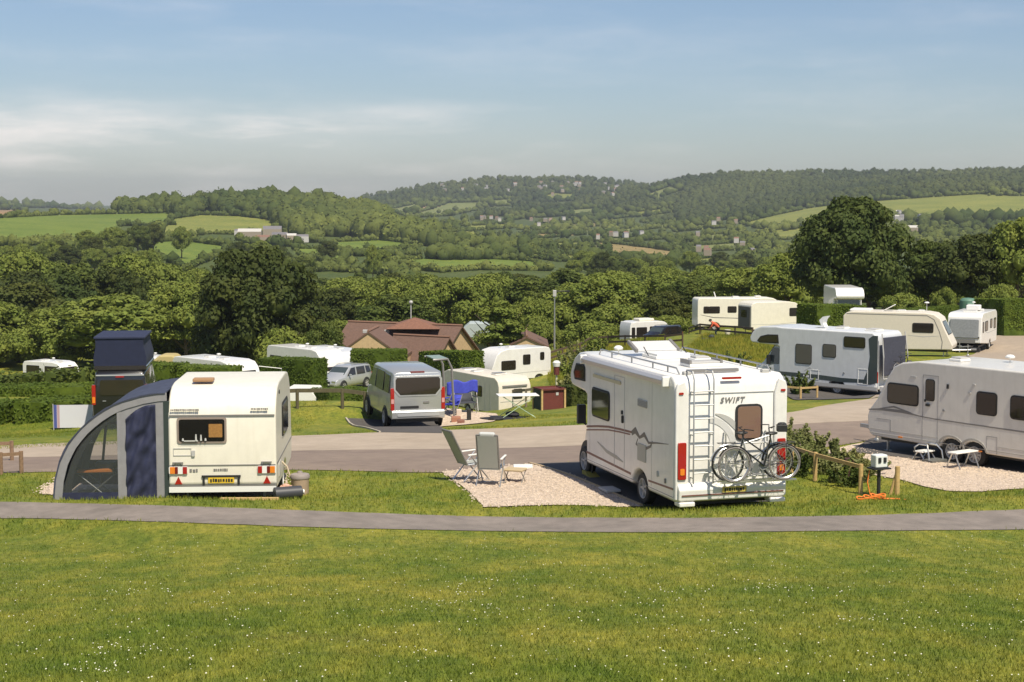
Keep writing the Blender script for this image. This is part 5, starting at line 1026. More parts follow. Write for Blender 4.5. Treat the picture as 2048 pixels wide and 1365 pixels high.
# --- fences further off ---
for nm,lab,pts,h,m in (('post_and_rail_fence','dark post and rail fence below the black car and small caravan',[(1180,700),(1215,697),(1250,696),(1290,697),(1330,697),(1365,694)],1.0,M_woodd),
 ('post_and_rail_fence','low dark fence on the grass in front of the broadside cream motorhome',[(1378,668),(1400,669),(1432,672),(1470,676),(1505,680)],.9,M_woodd),
 ('post_and_rail_fence','brown rail fence running down the bank beside the motorhome nose',[(1100,730),(1125,722),(1160,712),(1180,700)],1.0,M_woodd)):
    rail_fence(nm,lab,pts,h,m,.09,.12,two=True,ymin=60,ymax=160)
rail_fence('post_and_rail_fence','olive timber rail fence below the folding camper and the silver car',[(575,838),(595,838),(685,836),(730,834)],.74,mat('olive_timber',(.10,.085,.045),.85,var=.2),.09,.13,ymin=60,ymax=130)
rail_fence('post_and_rail_fence','grey brown rail in front of the low sited caravan',[(940,822),(1000,818),(1052,815),(1075,812)],1.1,mat('grey_brown_timber',(.20,.16,.11),.85,var=.2),.10,.13,ymin=60,ymax=130)
# bin store
p=hit(1098,820,60,130); t=thing('bin_store','small timber bin store with red brown boards and a dark green side','bin store',p,22); hh=1.12
mb=MB(); mb.box((0,0,hh/2+.02),(1.15,1.0,hh-.12)); mb.build('boards',M_redw,t)
for sx in(-1,1):
    for sy in(-1,1): mb=MB(); mb.box((sx*.62,sy*.55,hh/2),(.09,.09,hh)); mb.build('post',M_wood,t)
mb=MB(); mb.box((0,-.56,hh-.03),(1.33,.07,.08)); mb.box((0,.56,hh-.03),(1.33,.07,.08)); mb.box((-.62,0,hh-.03),(.07,1.1,.08)); mb.box((.62,0,hh-.03),(.07,1.1,.08)); mb.build('top_rail',M_redw,t)
mb=MB(); mb.box((-.60,0,hh/2),(.06,.98,hh-.1)); mb.build('green_side',mat('dark_green_board',(.012,.025,.016),.7),t)
mb=MB(); mb.box((.22,-.52,.85),(.14,.02,.14)); mb.build('sign_plate',M_lgrey,t)
# bollard light by the bank
p=at(1113,775,97); p.z=gz(p.x,97); H_=at(1113,722,97).z-p.z; t=thing('bollard_lamp','slim pale post with white lantern head beside the rough bank','lamp',p,0)
mb=MB(); mb.cyl((0,0,0),(0,0,H_-.5),.06,n=10); mb.build('post',mat('cream_post',(.55,.52,.38),.6),t); mb=MB(); mb.cyl((0,0,H_-.85),(0,0,H_-.35),.17,n=12); mb.build('collar',M_redw,t); mb=MB(); mb.lathe([(.001,H_-.35),(.2,H_-.35),(.24,H_-.1),(.14,H_),(.001,H_+.02)],(0,0,0),'z',14); mb.build('lantern',M_wht,t)
# street lamp
p=at(1109,690,150); p.z=gz(p.x,150); H_=at(1109,582,150).z-p.z; t=thing('street_lamp','tall grey street lamp with a dark side arm in front of the trees','street lamp',p,0)
mb=MB(); mb.cyl((0,0,0),(0,0,H_*.45),.10,.085,10); mb.cyl((0,0,H_*.45),(0,0,H_),.07,.05,10); mb.build('pole',M_steel,t); mb=MB(); mb.box((0,0,H_-.25),(.34,.3,.62)); mb.build('lamp_head',M_lgrey,t,bevel=.05); mb=MB(); mb.tube([(0,0,H_-.05),(1.3,0,H_-.02)],.045); mb.box((1.2,0,H_-.06),(.5,.14,.12)); mb.build('side_arm',M_blk,t)
p=at(822,655,168); mb=MB(); mb.cyl((0,0,-1.5),(0,0,1.9),.06,n=8); mb.ball((0,0,2.1),.22); o=mb.build('street_lamp',M_lgrey); o.location=at(822,645,168); tag(o,'small white globe lamp on a pole behind the clubhouse roof','street lamp')
# folding drying table, ground mat, things on the van's gravel
p=hit(1035,836,50,90); t=folding_table('folding_table','folding table with white top and pale green crossed legs on the grass',p.x,p.y,p.z,1.5,.8,.85,9,M_wht,mat('pale_green_metal',(.40,.52,.36),.5)); t['category']='folding table'
mb=MB(); mb.box((0,0,.02),(1.0,1.5,.03)); mb.ball((-.3,.5,.1),(.35,.25,.12)); mb.ball((.35,-.5,.08),(.3,.3,.1)); o=mb.build('ground_sheet',mat('black_sheet',(.018,.018,.022),.8),bevel=.01); o.location=hit(1008,838,50,90); o.rotation_euler=(0,0,-1.1); tag(o,'crumpled black ground sheet lying on the grass by the folding table','ground sheet')
def camp_chair(name,label,p,rot,m,hb=.95,w=.30):
    t=thing(name,label,'camping chair',p,rot); mb=MB(); mb.add([(-w,-.18,.42),(w,-.18,.42),(w,-.38,hb),(0,-.42,hb-.03),(-w,-.38,hb)],[(0,1,2,3,4)]); o=mb.build('backrest',m,t); o.modifiers.new('s','SOLIDIFY').thickness=.03
    mb=MB(); mb.box((0,.05,.40),(w*2,.48,.03)); mb.build('seat',m,t)
    for s in(-1,1):
        mb=MB(); mb.tube([(s*w,-.28,0),(s*w,.28,.42)],.014); mb.build('leg',M_strg,t); mb=MB(); mb.tube([(s*w,.28,0),(s*w,-.2,.42),(s*w,-.39,hb+.02)],.014); mb.build('leg',M_strg,t); mb=MB(); mb.box((s*w,.03,.62),(.07,.45,.03)); mb.build('armrest',m,t)
    return t
camp_chair('camping_chair','dark blue folding camping chair on the gravel by the silver van',hit(903,830,50,80),150,M_blue,.72,.24)
camp_chair('camping_chair','grey and black folding camping chair on the gravel beside the blue one',hit(932,826,50,80),200,mat('charcoal_fabric',(.05,.052,.06),.8),.70,.34)
x_=at(922,818,61).x; p=Vector((x_,61,gz(x_,61))); t=thing('washing_airer','bright blue towel spread over a folding airer behind the camping chairs','clothes airer',(p.x,p.y,p.z),10)
mb=MB()
for s in(-1,1): mb.tube([(s*.62,-.3,0),(s*.62,.3,1.0)],.016); mb.tube([(s*.62,.3,0),(s*.62,-.3,1.0)],.016)
mb.build('frame',M_strg,t); vs=[];fs=[]; mb=MB()
for i in range(13):
    for j in range(9): x=-.66+1.32*i/12; v=j/8; vs.append((x*.9,-.34-.02*math.sin(i*1.3)-.03*v,1.18-.05*math.cos(i*.9)-v*.50-.06*math.sin(i*.5)*v))
for i in range(12):
    for j in range(8): fs.append((i*9+j,(i+1)*9+j,(i+1)*9+j+1,i*9+j+1))
mb.add(vs,fs); o=mb.build('towel',M_blue,t); o.modifiers.new('s','SOLIDIFY').thickness=.015
p=hit(893,838,50,85); t=thing('tunnel_awning_frame','grey tubular awning frame standing against the side of the silver van','awning frame',p,16)
for y in(0,1.4):
    mb=MB(); mb.tube([(-.5,y,2.2),(.05,y,2.22),(.20,y,1.9),(.30,y,0)],.045); mb.build('hoop',M_strg,t)
mb=MB(); mb.tube([(.05,0,2.22),(.05,1.4,2.22)],.03); mb.tube([(.28,0,.6),(.28,1.4,.6)],.03); mb.build('cross_bar',M_strg,t); mb=MB(); mb.box((-.2,.7,2.23),(.55,1.4,.04)); mb.build('roof_sheet',mat('pale_green_clear',(.22,.28,.22),.3),t)
for k,(px,py,w_,h_,cc,lab) in enumerate([(938,842,.16,.45,(.02,.02,.02),'black cool box standing on the gravel near the camping chairs'),(912,845,.34,.22,(.35,.16,.10),'small reddish brown bag on the gravel by the silver van'),(922,848,.26,.16,(.22,.10,.07),'flat brown shoe box on the gravel in front of the reddish bag'),(918,832,.2,.25,(.6,.5,.42),'pale plastic tub on the gravel under the blue towel')]):
    mb=MB(); mb.box((0,0,h_/2),(w_,w_*.8,h_)); o=mb.build(['cool_box','bag','shoe_box','tub'][k],mat('item%d'%k,cc,.6),bevel=.03); o.location=hit(px,py,50,80); tag(o,lab,['cool box','bag','box','tub'][k])
# windbreak at the left
p=hit(146,857,50,75); t=thing('windbreak','pale windbreak panel with a blue stripe beside the black campervan','windbreak',p,5)
wb2=at(105,830,57)-at(185,830,57); 
mb=MB(); mb.box((.1,0,.45),(1.35,.03,.85)); mb.build('white_panel',mat('windbreak_white',(.62,.62,.66),.7),t); mb=MB(); mb.box((-.63,0,.45),(.11,.035,.86)); mb.build('blue_stripe',mat('windbreak_blue',(.07,.09,.30),.8),t); mb=MB(); mb.box((-.52,0,.45),(.09,.035,.86)); mb.build('pink_stripe',mat('windbreak_pink',(.45,.30,.33),.8),t)
for x in(-.70,.79): mb=MB(); mb.cyl((x,0,-.1),(x*1.02,0,.92),.02,n=6); mb.build('pole',M_lgrey,t)
# ---------------- person bending by the far motorhome ----------------
def person(name,label,loc,rot,joints,edges,radii,clothes,H=1.0):
    me=bpy.data.meshes.new(name); me.from_pydata([Vector(j) for j in joints],edges,[]); o=bpy.data.objects.new(name,me); COL.objects.link(o)
    sk=o.modifiers.new('skin','SKIN'); 
    for i,r in enumerate(radii): v=me.skin_vertices[0].data[i]; v.radius=(r,r); v.use_root=(i==0)
    o.modifiers.new('sub','SUBSURF').levels=2; o.modifiers['sub'].render_levels=2
    nm=bpy.data.meshes.new_from_object(o.evaluated_get(bpy.context.evaluated_depsgraph_get())); bpy.data.objects.remove(o)
    o=bpy.data.objects.new(name,nm); COL.objects.link(o); nm.materials.clear()
    for m_ in clothes: nm.materials.append(m_[0])
    for f in nm.polygons:
        f.use_smooth=True; f.material_index=0
        for k,(m_,test) in enumerate(clothes):
            if test(f.center): f.material_index=k
    o.location=loc; o.rotation_euler=(0,0,rad(rot)); return tag(o,label,'person')
J=[(0,-.20,.78),(0,-.05,.98),(0,.22,1.18),(0,.36,1.26),(0,.46,1.32),(0,.52,1.36),
 (-.10,-.22,.74),(-.12,.02,.46),(-.12,-.12,.09),(-.12,.08,.04),(.10,-.22,.74),(.14,.10,.46),(.14,-.05,.09),(.14,.15,.04),
 (-.19,.22,1.14),(-.26,.34,.88),(-.16,.52,.72),(-.12,.60,.68),(.19,.22,1.14),(.26,.36,.88),(.16,.54,.72),(.12,.62,.68)]
Ed=[(0,1),(1,2),(2,3),(3,4),(4,5),(0,6),(6,7),(7,8),(8,9),(0,10),(10,11),(11,12),(12,13),(2,14),(14,15),(15,16),(16,17),(2,18),(18,19),(19,20),(20,21)]
Rr=[.16,.16,.17,.07,.10,.10,.10,.065,.045,.04,.10,.065,.045,.04,.07,.05,.035,.03,.07,.05,.035,.03]
m_skin=mat('skin',(.45,.27,.19),.6); m_redc=mat('red_orange_top',(.55,.10,.04),.8); m_dk=mat('dark_trousers',(.02,.035,.035),.8); m_hair=mat('dark_hair',(.02,.015,.012),.8)
p=hit(1432,676,100,160)
pe=person('person','person in a red orange top and dark trousers bending forward by the far motorhome',p,70,J,Ed,Rr,[(m_redc,lambda c:True),(m_dk,lambda c:c.z<.86 and c.y<.30),(m_skin,lambda c:(c.y>.38 and c.z<.80) or c.z>1.24 and c.y>.33)])
mb=MB(); mb.ball((0,.47,1.40),(.115,.13,.10),10,8); mb.build('hair',m_hair,pe)
mb=MB(); mb.ball((0,.60,1.33),(.02,.03,.03)); mb.build('nose',m_skin,pe)
p=hit(1415,682,100,160); mb=MB(); mb.box((0,0,.14),(.9,.5,.10)); mb.tube([(-.4,-.2,.14),(-.5,-.25,.9),(-.3,-.2,1.0)],.03); mb.ball((.3,.0,.30),(.25,.2,.18)); o=mb.build('garden_barrow',mat('dark_barrow',(.025,.03,.03),.6),bevel=.02); o.location=p; tag(o,'low dark barrow on the grass at the feet of the bending person','barrow')
mb=MB(); mb.lathe([(.001,0),(.2,0),(.26,.5),(.001,.5)],(0,0,0),'z',14); o=mb.build('bucket',M_cream); o.location=hit(1455,672,100,160); tag(o,'small cream bucket on the grass right of the bending person','bucket')
# ---------------- clubhouse and other buildings ----------------
M_tile=mat('brown_tile',(.145,.085,.062),.85,var=.18,scale=1.6,bump=.4,bscale=12); M_tiler=mat('red_tile',(.20,.095,.06),.85,var=.18,scale=1.6,bump=.4,bscale=12); M_stone=mat('sandy_stone',(.50,.36,.20),.85,var=.12,scale=2); M_ridge=mat('ridge_tile',(.22,.12,.08),.8)
def gable_block(t,c,ln,wd,ez,rz_,rot,wall,roof,base=-8,oh=.35,nm=''):
    # ridge runs along local X; c = (x,y) in the building's own axes
    M_=Matrix.Translation((c[0],c[1],0))@Matrix.Rotation(rad(rot),4,'Z'); h=wd/2
    mb=MB(M_); mb.prism([(-h,base),(h,base),(h,ez),(0,rz_-.12),(-h,ez)],-ln/2,ln/2); mb.build('wall',wall,t,smooth=False)
    sl=(rz_-ez)/h; r_=None
    for s in(-1,1):
        mb=MB(M_); y1=s*(h+oh); z1=ez-sl*oh; P=[(0,rz_),(y1,z1),(y1,z1-.14),(0,rz_-.16)]; mb.prism(P,-ln/2-oh,ln/2+oh); r_=mb.build('roof',roof,t,smooth=False)
    mb=MB(M_); mb.tube([(-ln/2-oh,0,rz_+.03),(ln/2+oh,0,rz_+.03)],.13,6); mb.build('ridge',M_ridge,r_)
Yc=158; o0=at(812,700,Yc); gz0=0
CBH=thing('clubhouse','brown tiled clubhouse with several gables and sandy stone walls behind the hedges','clubhouse',(o0.x,Yc,o0.z),0)
k=Yc/F
def lx(px): return (px-812)*k
def lz(py): return (700-py)*k
gable_block(CBH,(lx(803),4.5),lx(928)-lx(672),7.4,lz(708),lz(654),-26,M_stone,M_tile)
gable_block(CBH,(lx(846),-2.4),lx(900)-lx(782),7.0,lz(736),lz(668),-30,M_stone,M_tile)
gable_block(CBH,(lx(758),-6.4),6,6.4,lz(694),lz(648),86,M_stone,M_tile,oh=.10)
mb=MB(); c_=(lx(824),4.0); z0_=lz(660); z1_=lz(641); hx,hy=2.7,3.0; mb.add([(c_[0]-hx,c_[1]-hy,z0_),(c_[0]+hx,c_[1]-hy,z0_),(c_[0]+hx,c_[1]+hy,z0_),(c_[0]-hx,c_[1]+hy,z0_),(c_[0],c_[1]-.6,z1_),(c_[0],c_[1]+.6,z1_)],[(0,1,4),(1,2,5,4),(2,3,5),(3,0,4,5),(3,2,1,0)]); mb.build('hipped_roof',M_tiler,CBH,smooth=False)
mb=MB(); mb.box((lx(834),-6.5,lz(728)),(3.6,.3,.16)); mb.build('porch_roof',M_tiler,CBH,smooth=False); mb=MB(); mb.box((lx(834),-5.6,lz(740)),(1.6,.3,1.7)); mb.build('door',M_woodd,CBH,smooth=False)
for px in(726,770,872): mb=MB(); mb.box((lx(px),2.4,lz(667)),(.5,.5,.35)); mb.build('roof_vent',M_lgrey,CBH,bevel=.05)
mb=MB(); mb.box((0,-.5,0),(.35,12,.1),rx=0); 
p=at(1062,700,150); LB=thing('lodge','small sandy stone building whose gable shows behind the middle caravan','building',(p.x,150,p.z),8); k=150/F
gable_block(LB,(0,3),8,3.9,(700-690)*k,(700-671)*k,82,M_stone,M_tile,oh=.15)
p=at(955,662,185); mb=MB(); mb.prism([(-1.6,-3),(1.6,-3),(1.6,.4),(.9,1.0),(-.9,1.0),(-1.6,.4)],-2,2,'y'); o=mb.build('storage_shed',mat('pale_grey_sheet',(.42,.47,.46),.5,var=.1),bevel=.05); o.location=p; tag(o,'pale grey metal shed right of the clubhouse roof','shed')
p=at(1955,604,135); mb=MB(); mb.box((0,0,-.8),(2.2,1.6,1.5)); mb.lathe([(.7,-1.5),(.7,.0),(.5,.2),(.001,.25)],(-.8,0,.1),'z',16); o=mb.build('water_tank',mat('tank_green',(.10,.20,.14),.5),bevel=.08); o.location=p; tag(o,'green tank standing behind the caravan with the padded cover','tank')
# ---------------- vegetation ----------------
rng=np.random.default_rng(11)
def leaf_mat(name,c,c2,v=.25,tr=.28,sc_=.35,ov=.18): return mat(name,c,.7,var=v,scale=sc_,col2=c2,spec=.2,transl=tr,objvar=ov,det=3.)
L_mid=leaf_mat('foliage_mid',(.082,.116,.024),(.118,.142,.028)); L_dark=leaf_mat('foliage_dark',(.054,.075,.018),(.090,.102,.020)); L_light=leaf_mat('foliage_light',(.150,.195,.036),(.205,.235,.044),ov=.05); L_blue=leaf_mat('foliage_blue_green',(.050,.078,.020),(.085,.108,.022)); L_shrub=leaf_mat('foliage_shrub',(.20,.23,.075),(.32,.32,.14),sc_=2.5,tr=.4); L_brown=leaf_mat('foliage_brownish',(.10,.11,.026),(.14,.135,.030))
L_hedge=leaf_mat('foliage_hedge',(.085,.128,.016),(.12,.165,.022),sc_=.8)
M_bark=mat('bark',(.10,.075,.05),.9,var=.3,scale=4)
def cards(P,Nn,size,jit=.55,asp=.7,seed=0):
    r=np.random.default_rng(seed); n=len(P); N_=Nn+r.normal(0,1,(n,3))*jit; N_/=np.linalg.norm(N_,axis=1)[:,None]
    a=np.cross(N_,r.normal(0,1,(n,3))); a/=np.linalg.norm(a,axis=1)[:,None]+1e-9; b=np.cross(N_,a); s=size*r.uniform(.6,1.3,(n,1)); a=a*s; b=b*s*asp
    V=np.stack([P-a*.5-b*.35,P+a*.1-b*.6,P+a*.6+b*.1,P-a*.05+b*.6],1).reshape(-1,3); Fc=np.arange(4*n).reshape(n,4); return V,Fc
def npmesh(name,V,Fq,m,extra=None):
    me=bpy.data.meshes.new(name); me.vertices.add(len(V)); me.vertices.foreach_set('co',np.ascontiguousarray(V,float).ravel()); k=Fq.shape[1]; me.loops.add(Fq.size); me.polygons.add(len(Fq)); me.loops.foreach_set('vertex_index',Fq.ravel().astype(np.int32)); me.polygons.foreach_set('loop_start',np.arange(0,Fq.size,k,dtype=np.int32)); me.update()
    me.validate(); me.materials.append(m); return me
def ico(sub):
    b=bmesh.new(); bmesh.ops.create_icosphere(b,subdivisions=sub,radius=1); V=np.array([v.co[:] for v in b.verts]); Fc=np.array([[v.index for v in f.verts] for f in b.faces]); b.free(); return V,Fc
ICO1,ICO2=ico(1),ico(2)
def crown(seed,w=4.6,h=7.2,z0=2.2,nl=54,nc=170,size=.33,shape='round',lump=1.0):
    r=np.random.default_rng(seed); VV=[];FF=[];n0=0; core=[];cf=[];c0=0
    for i in range(nl):
        t=(i+.5)/nl; u=r.uniform(0,2*math.pi); 
        if shape=='round': zt=r.uniform(.02,1)**.8; rr=math.sqrt(max(0,1-(zt*1.75-.75)**2/1.06))*.80 if zt>.43 else .62+.42*zt
        elif shape=='tall': zt=r.uniform(0,1); rr=.75*math.sin(math.pi*min(1,.22+zt*.80))**.8
        else: zt=r.uniform(0,1); rr=(1-zt)*.85+.1
        rad_=w*rr*(r.uniform(.62,1.06) if i%4 else r.uniform(.1,.5)); c=np.array([math.cos(u)*rad_,math.sin(u)*rad_,z0+h*(.12+.80*zt)]); R_=w*r.uniform(.20/lump,.34/lump)*(1 if zt<.85 else .8)
        d=r.normal(0,1,(nc,3)); d/=np.linalg.norm(d,axis=1)[:,None]; d[:,2]=np.where(d[:,2]<-.45,-d[:,2],d[:,2])
        P=c+d*R_*np.array([1.1,1.1,.82])*r.uniform(.80,1.12,(nc,1)); V,Fc=cards(P,d+np.array([0,0,.25]),size,seed=seed*100+i); VV.append(V);FF.append(Fc+n0);n0+=len(V)
        Vi,Fi=ICO1; core.append(c+Vi*R_*np.array([1.0,1.0,.75])*.78*r.uniform(.75,1.15,(len(Vi),1))); cf.append(Fi+c0); c0+=len(Vi)
    V=np.concatenate(VV); Fq=np.concatenate(FF); C_=np.concatenate(core); Ft=np.concatenate(cf)
    Ft4=np.c_[Ft,Ft[:,2]]
    me=bpy.data.meshes.new('crown'); allV=np.r_[V,C_]; me.vertices.add(len(allV)); me.vertices.foreach_set('co',allV.ravel()); 
    idx=np.r_[Fq.ravel(),(Ft+len(V)).ravel()]; ls=np.r_[np.arange(len(Fq))*4,len(Fq)*4+np.arange(len(Ft))*3]; me.loops.add(len(idx)); me.polygons.add(len(ls)); me.loops.foreach_set('vertex_index',idx.astype(np.int32)); me.polygons.foreach_set('loop_start',ls.astype(np.int32)); me.update(); me.validate(); return me
def trunk(seed,h=5,r0=.28):
    rr=random.Random(seed); mb=MB(); pts=[(0,0,-1.0,r0*1.4),(0,0,0,r0*1.15),(.1,.05,h*.35,r0*.85),(.0,.1,h*.7,r0*.6),(.1,.0,h,r0*.3)]
    for a,b in zip(pts,pts[1:]): mb.cyl(a[:3],b[:3],a[3],b[3],10)
    for i in range(7):
        u=i*2.4+rr.random(); z=h*(.35+.08*i); L=2.4-.1*i; mb.cyl((0,.05,z),(math.cos(u)*L*.6,math.sin(u)*L*.6,z+L*.5),r0*.42,r0*.22,7); mb.cyl((math.cos(u)*L*.6,math.sin(u)*L*.6,z+L*.5),(math.cos(u)*L,math.sin(u)*L,z+L*1.05),r0*.22,r0*.07,6)
    o=mb.build('trunk',M_bark); me=o.data; bpy.data.objects.remove(o); return me
CR={'round':[crown(s) for s in(1,2,3,4,5)],'tall':[crown(s,w=3.0,h=8.4,z0=1.2,shape='tall') for s in(11,12)],'low':[crown(s,w=4.8,h=5.2,z0=.4,nl=40) for s in(21,22)],
    'fine':[crown(31,w=5.6,h=8.6,z0=.5,nl=120,nc=250,size=.30,lump=1.22),crown(32,w=5.6,h=8.6,z0=.5,nl=120,nc=250,size=.30,lump=1.22)],'young':[crown(41,w=1.9,h=6.6,z0=1.2,nl=46,nc=190,size=.24,shape='tall')]}
TRK=[trunk(1),trunk(2)]
MC={}
def tmesh(kind,i,m):
    k=(kind,i,m.name)
    if k not in MC:
        me=CR[kind][i%len(CR[kind])]
        if me.materials: me=me.copy()
        me.materials.append(m); MC[k]=me
    return MC[k]
UNIT={'round':(9.6,10.0),'tall':(6.6,10.2),'low':(10.2,6.2),'fine':(11.6,9.2),'young':(3.6,8.2)}
def tree(name,label,cx,pytop,Y,wpx,kind,m,i=0,pybase=None,group=None,cat='tree'):
    s=F/Y; x=at(cx,pytop,Y).x; zt=at(cx,pytop,Y).z; zg=gz(x,Y)
    if pybase is not None: zg=at(cx,pybase,Y).z
    h=max(zt-zg,2); w=wpx/s; uw,uh=UNIT[kind]
    t=thing(name,label,cat,(x,Y,zg),R()*360,group); t.scale=(w/uw,w/uw,h/uh)
    c=bpy.data.objects.new('crown',tmesh(kind,i,m)); COL.objects.link(c); c.parent=t; tk=bpy.data.objects.new('trunk',TRK[i%2]); COL.objects.link(tk); tk.parent=t
    return t
for a in [
 ('great round topped dark tree towering above the hedges at the right',1712,396,150,262,'fine',L_blue,0),
 ('big dark oak like tree standing alone left of the clubhouse',512,498,150,290,'fine',L_dark,1),
 ('broad light green tree behind the raised campervan roof',238,582,172,270,'round',L_light,0),
 ('yellow green rounded tree right of the street lamp',1218,542,178,190,'round',L_light,1),
 ('slim young light green tree beside the clubhouse gable',1000,584,150,96,'young',L_light,0),
 ('mid green rounded tree rising behind the clubhouse roof',795,586,185,195,'round',L_mid,2),
 ('dark leafy tree at the left edge below the hill',40,560,190,220,'round',L_dark,3),
 ('light green bushy tree cut by the left edge of the view',-20,596,180,190,'round',L_light,4),
 ('olive tree between the left edge and the broad light tree',110,610,182,150,'round',L_brown,1),
 ('dark flat topped tree right of the great round topped one',1862,474,158,150,'round',L_dark,2),
 ('dark layered tree behind the far right hedge',1945,462,152,165,'round',L_blue,3),
 ('dark tree cut by the right edge of the view',2040,428,150,150,'round',L_dark,4),
 ('dark tree filling the gap left of the great round topped one',1580,498,168,160,'round',L_dark,0),
 ('mid green tree left of the dark gap filling tree at the right',1490,530,185,150,'round',L_mid,1),
 ('mid green tree behind the small white caravan and black car',1395,548,190,150,'round',L_mid,2),
 ('olive green tree right of the yellow green one above the far car',1335,580,170,110,'round',L_brown,3),
 ('dark tall tree right behind the slim young one',1062,590,175,110,'round',L_dark,4),
 ('dark tree directly left of the yellow green rounded one',1140,560,195,120,'round',L_dark,0),
 ('dark tree rising above the clubhouse between two lighter ones',905,548,210,140,'round',L_dark,1),
 ('small light bushy tree left of the clubhouse end',648,636,140,90,'round',L_light,2),
 ('olive tree just right of the big dark oak like tree',668,570,200,130,'round',L_mid,3),
 ('mid green tree left of the big dark oak like tree',368,560,172,150,'round',L_mid,4),
 ('dark tree in the row behind the broad light green tree',150,520,230,170,'round',L_dark,2),
 ('brownish green tree in the middle of the left back row',255,500,245,160,'round',L_brown,0),
 ('brownish tree at the left end of the left back row',50,492,250,170,'round',L_brown,1),
 ('dark tree at the right end of the left back row',330,520,240,150,'round',L_mid,1),
 ('low light green bush under the dark trees at the far right',2002,566,140,92,'low',L_light,0),
 ('small pale green bush under the dark layered tree',1888,572,142,66,'low',L_light,1),
 ('low mid green bush right of the great round topped tree',1800,585,140,110,'low',L_mid,0),
 ('low dark bush left of the over cab roof behind the hedge',1600,600,143,110,'low',L_dark,1),
 ('dark bush under the yellow green rounded tree',1190,640,160,140,'low',L_dark,0),
 ('dark bush beneath the big oak like tree',570,650,145,150,'low',L_dark,1),
 ('mid green bush at the foot of the left trees',90,662,190,170,'low',L_mid,0),
 ('light green bush at the left edge in front of the trees',10,655,188,130,'low',L_light,1),
 ('olive bush between campervan roof and curved caravan',370,665,186,170,'low',L_mid,1),
 ('dark bush behind the black estate car',1330,630,165,120,'low',L_dark,0),
 ('olive bush behind the small lodge gable',1085,640,165,90,'low',L_brown,1),
]: tree('leafy_bush' if a[5]=='low' else 'broadleaf_tree',*a,cat='bush' if a[5]=='low' else 'tree')
# the dense belt across the valley floor
n=0
for Y,pyt,step in((225,575,85),(262,560,78),(305,548,70),(352,540,62),(400,536,56)):
    px=-60+R()*40
    while px<2120:
        s=F/Y; yy=Y+R()*30-15; g=far_py(np.array([px]),np.array([math.log(yy)]))[0]; top=g-(9.5+R()*3.5)*F/yy
        top=max(top,(505 if px<400 else 540 if px<1100 else 525)+R()*22)
        if not(Y>330 and 340<px<640 and R()<.6) and top<g-10:
            tree('belt_tree','mid distance broadleaf tree packed in the belt of trees across the valley floor',px,top,yy,(8.5+R()*3.5)*s,'round' if R()<.78 else 'tall',[L_mid,L_dark,L_dark,L_brown,L_blue,L_mid,L_mid][int(R()*7)],int(R()*5),group='trees of the belt across the valley floor'); n+=1
        px+=step*(.8+.5*R())
# bushes filling the edge of the wood behind the caravans
for k_ in range(30):
    px=-70+k_*48+R()*20
    if 690<px<960: continue
    Y=172+R()*14; g=far_py(np.array([px]),np.array([math.log(Y)]))[0]; tree('edge_bush','leafy bush filling the foot of the tree belt behind the caravans',px,760-(95+R()*30)-(px>1000)*40,Y,(6.5+R()*3)*F/Y,'low',[L_mid,L_dark,L_dark,L_brown][k_%4],k_,group='bushes at the foot of the tree belt',cat='bush')
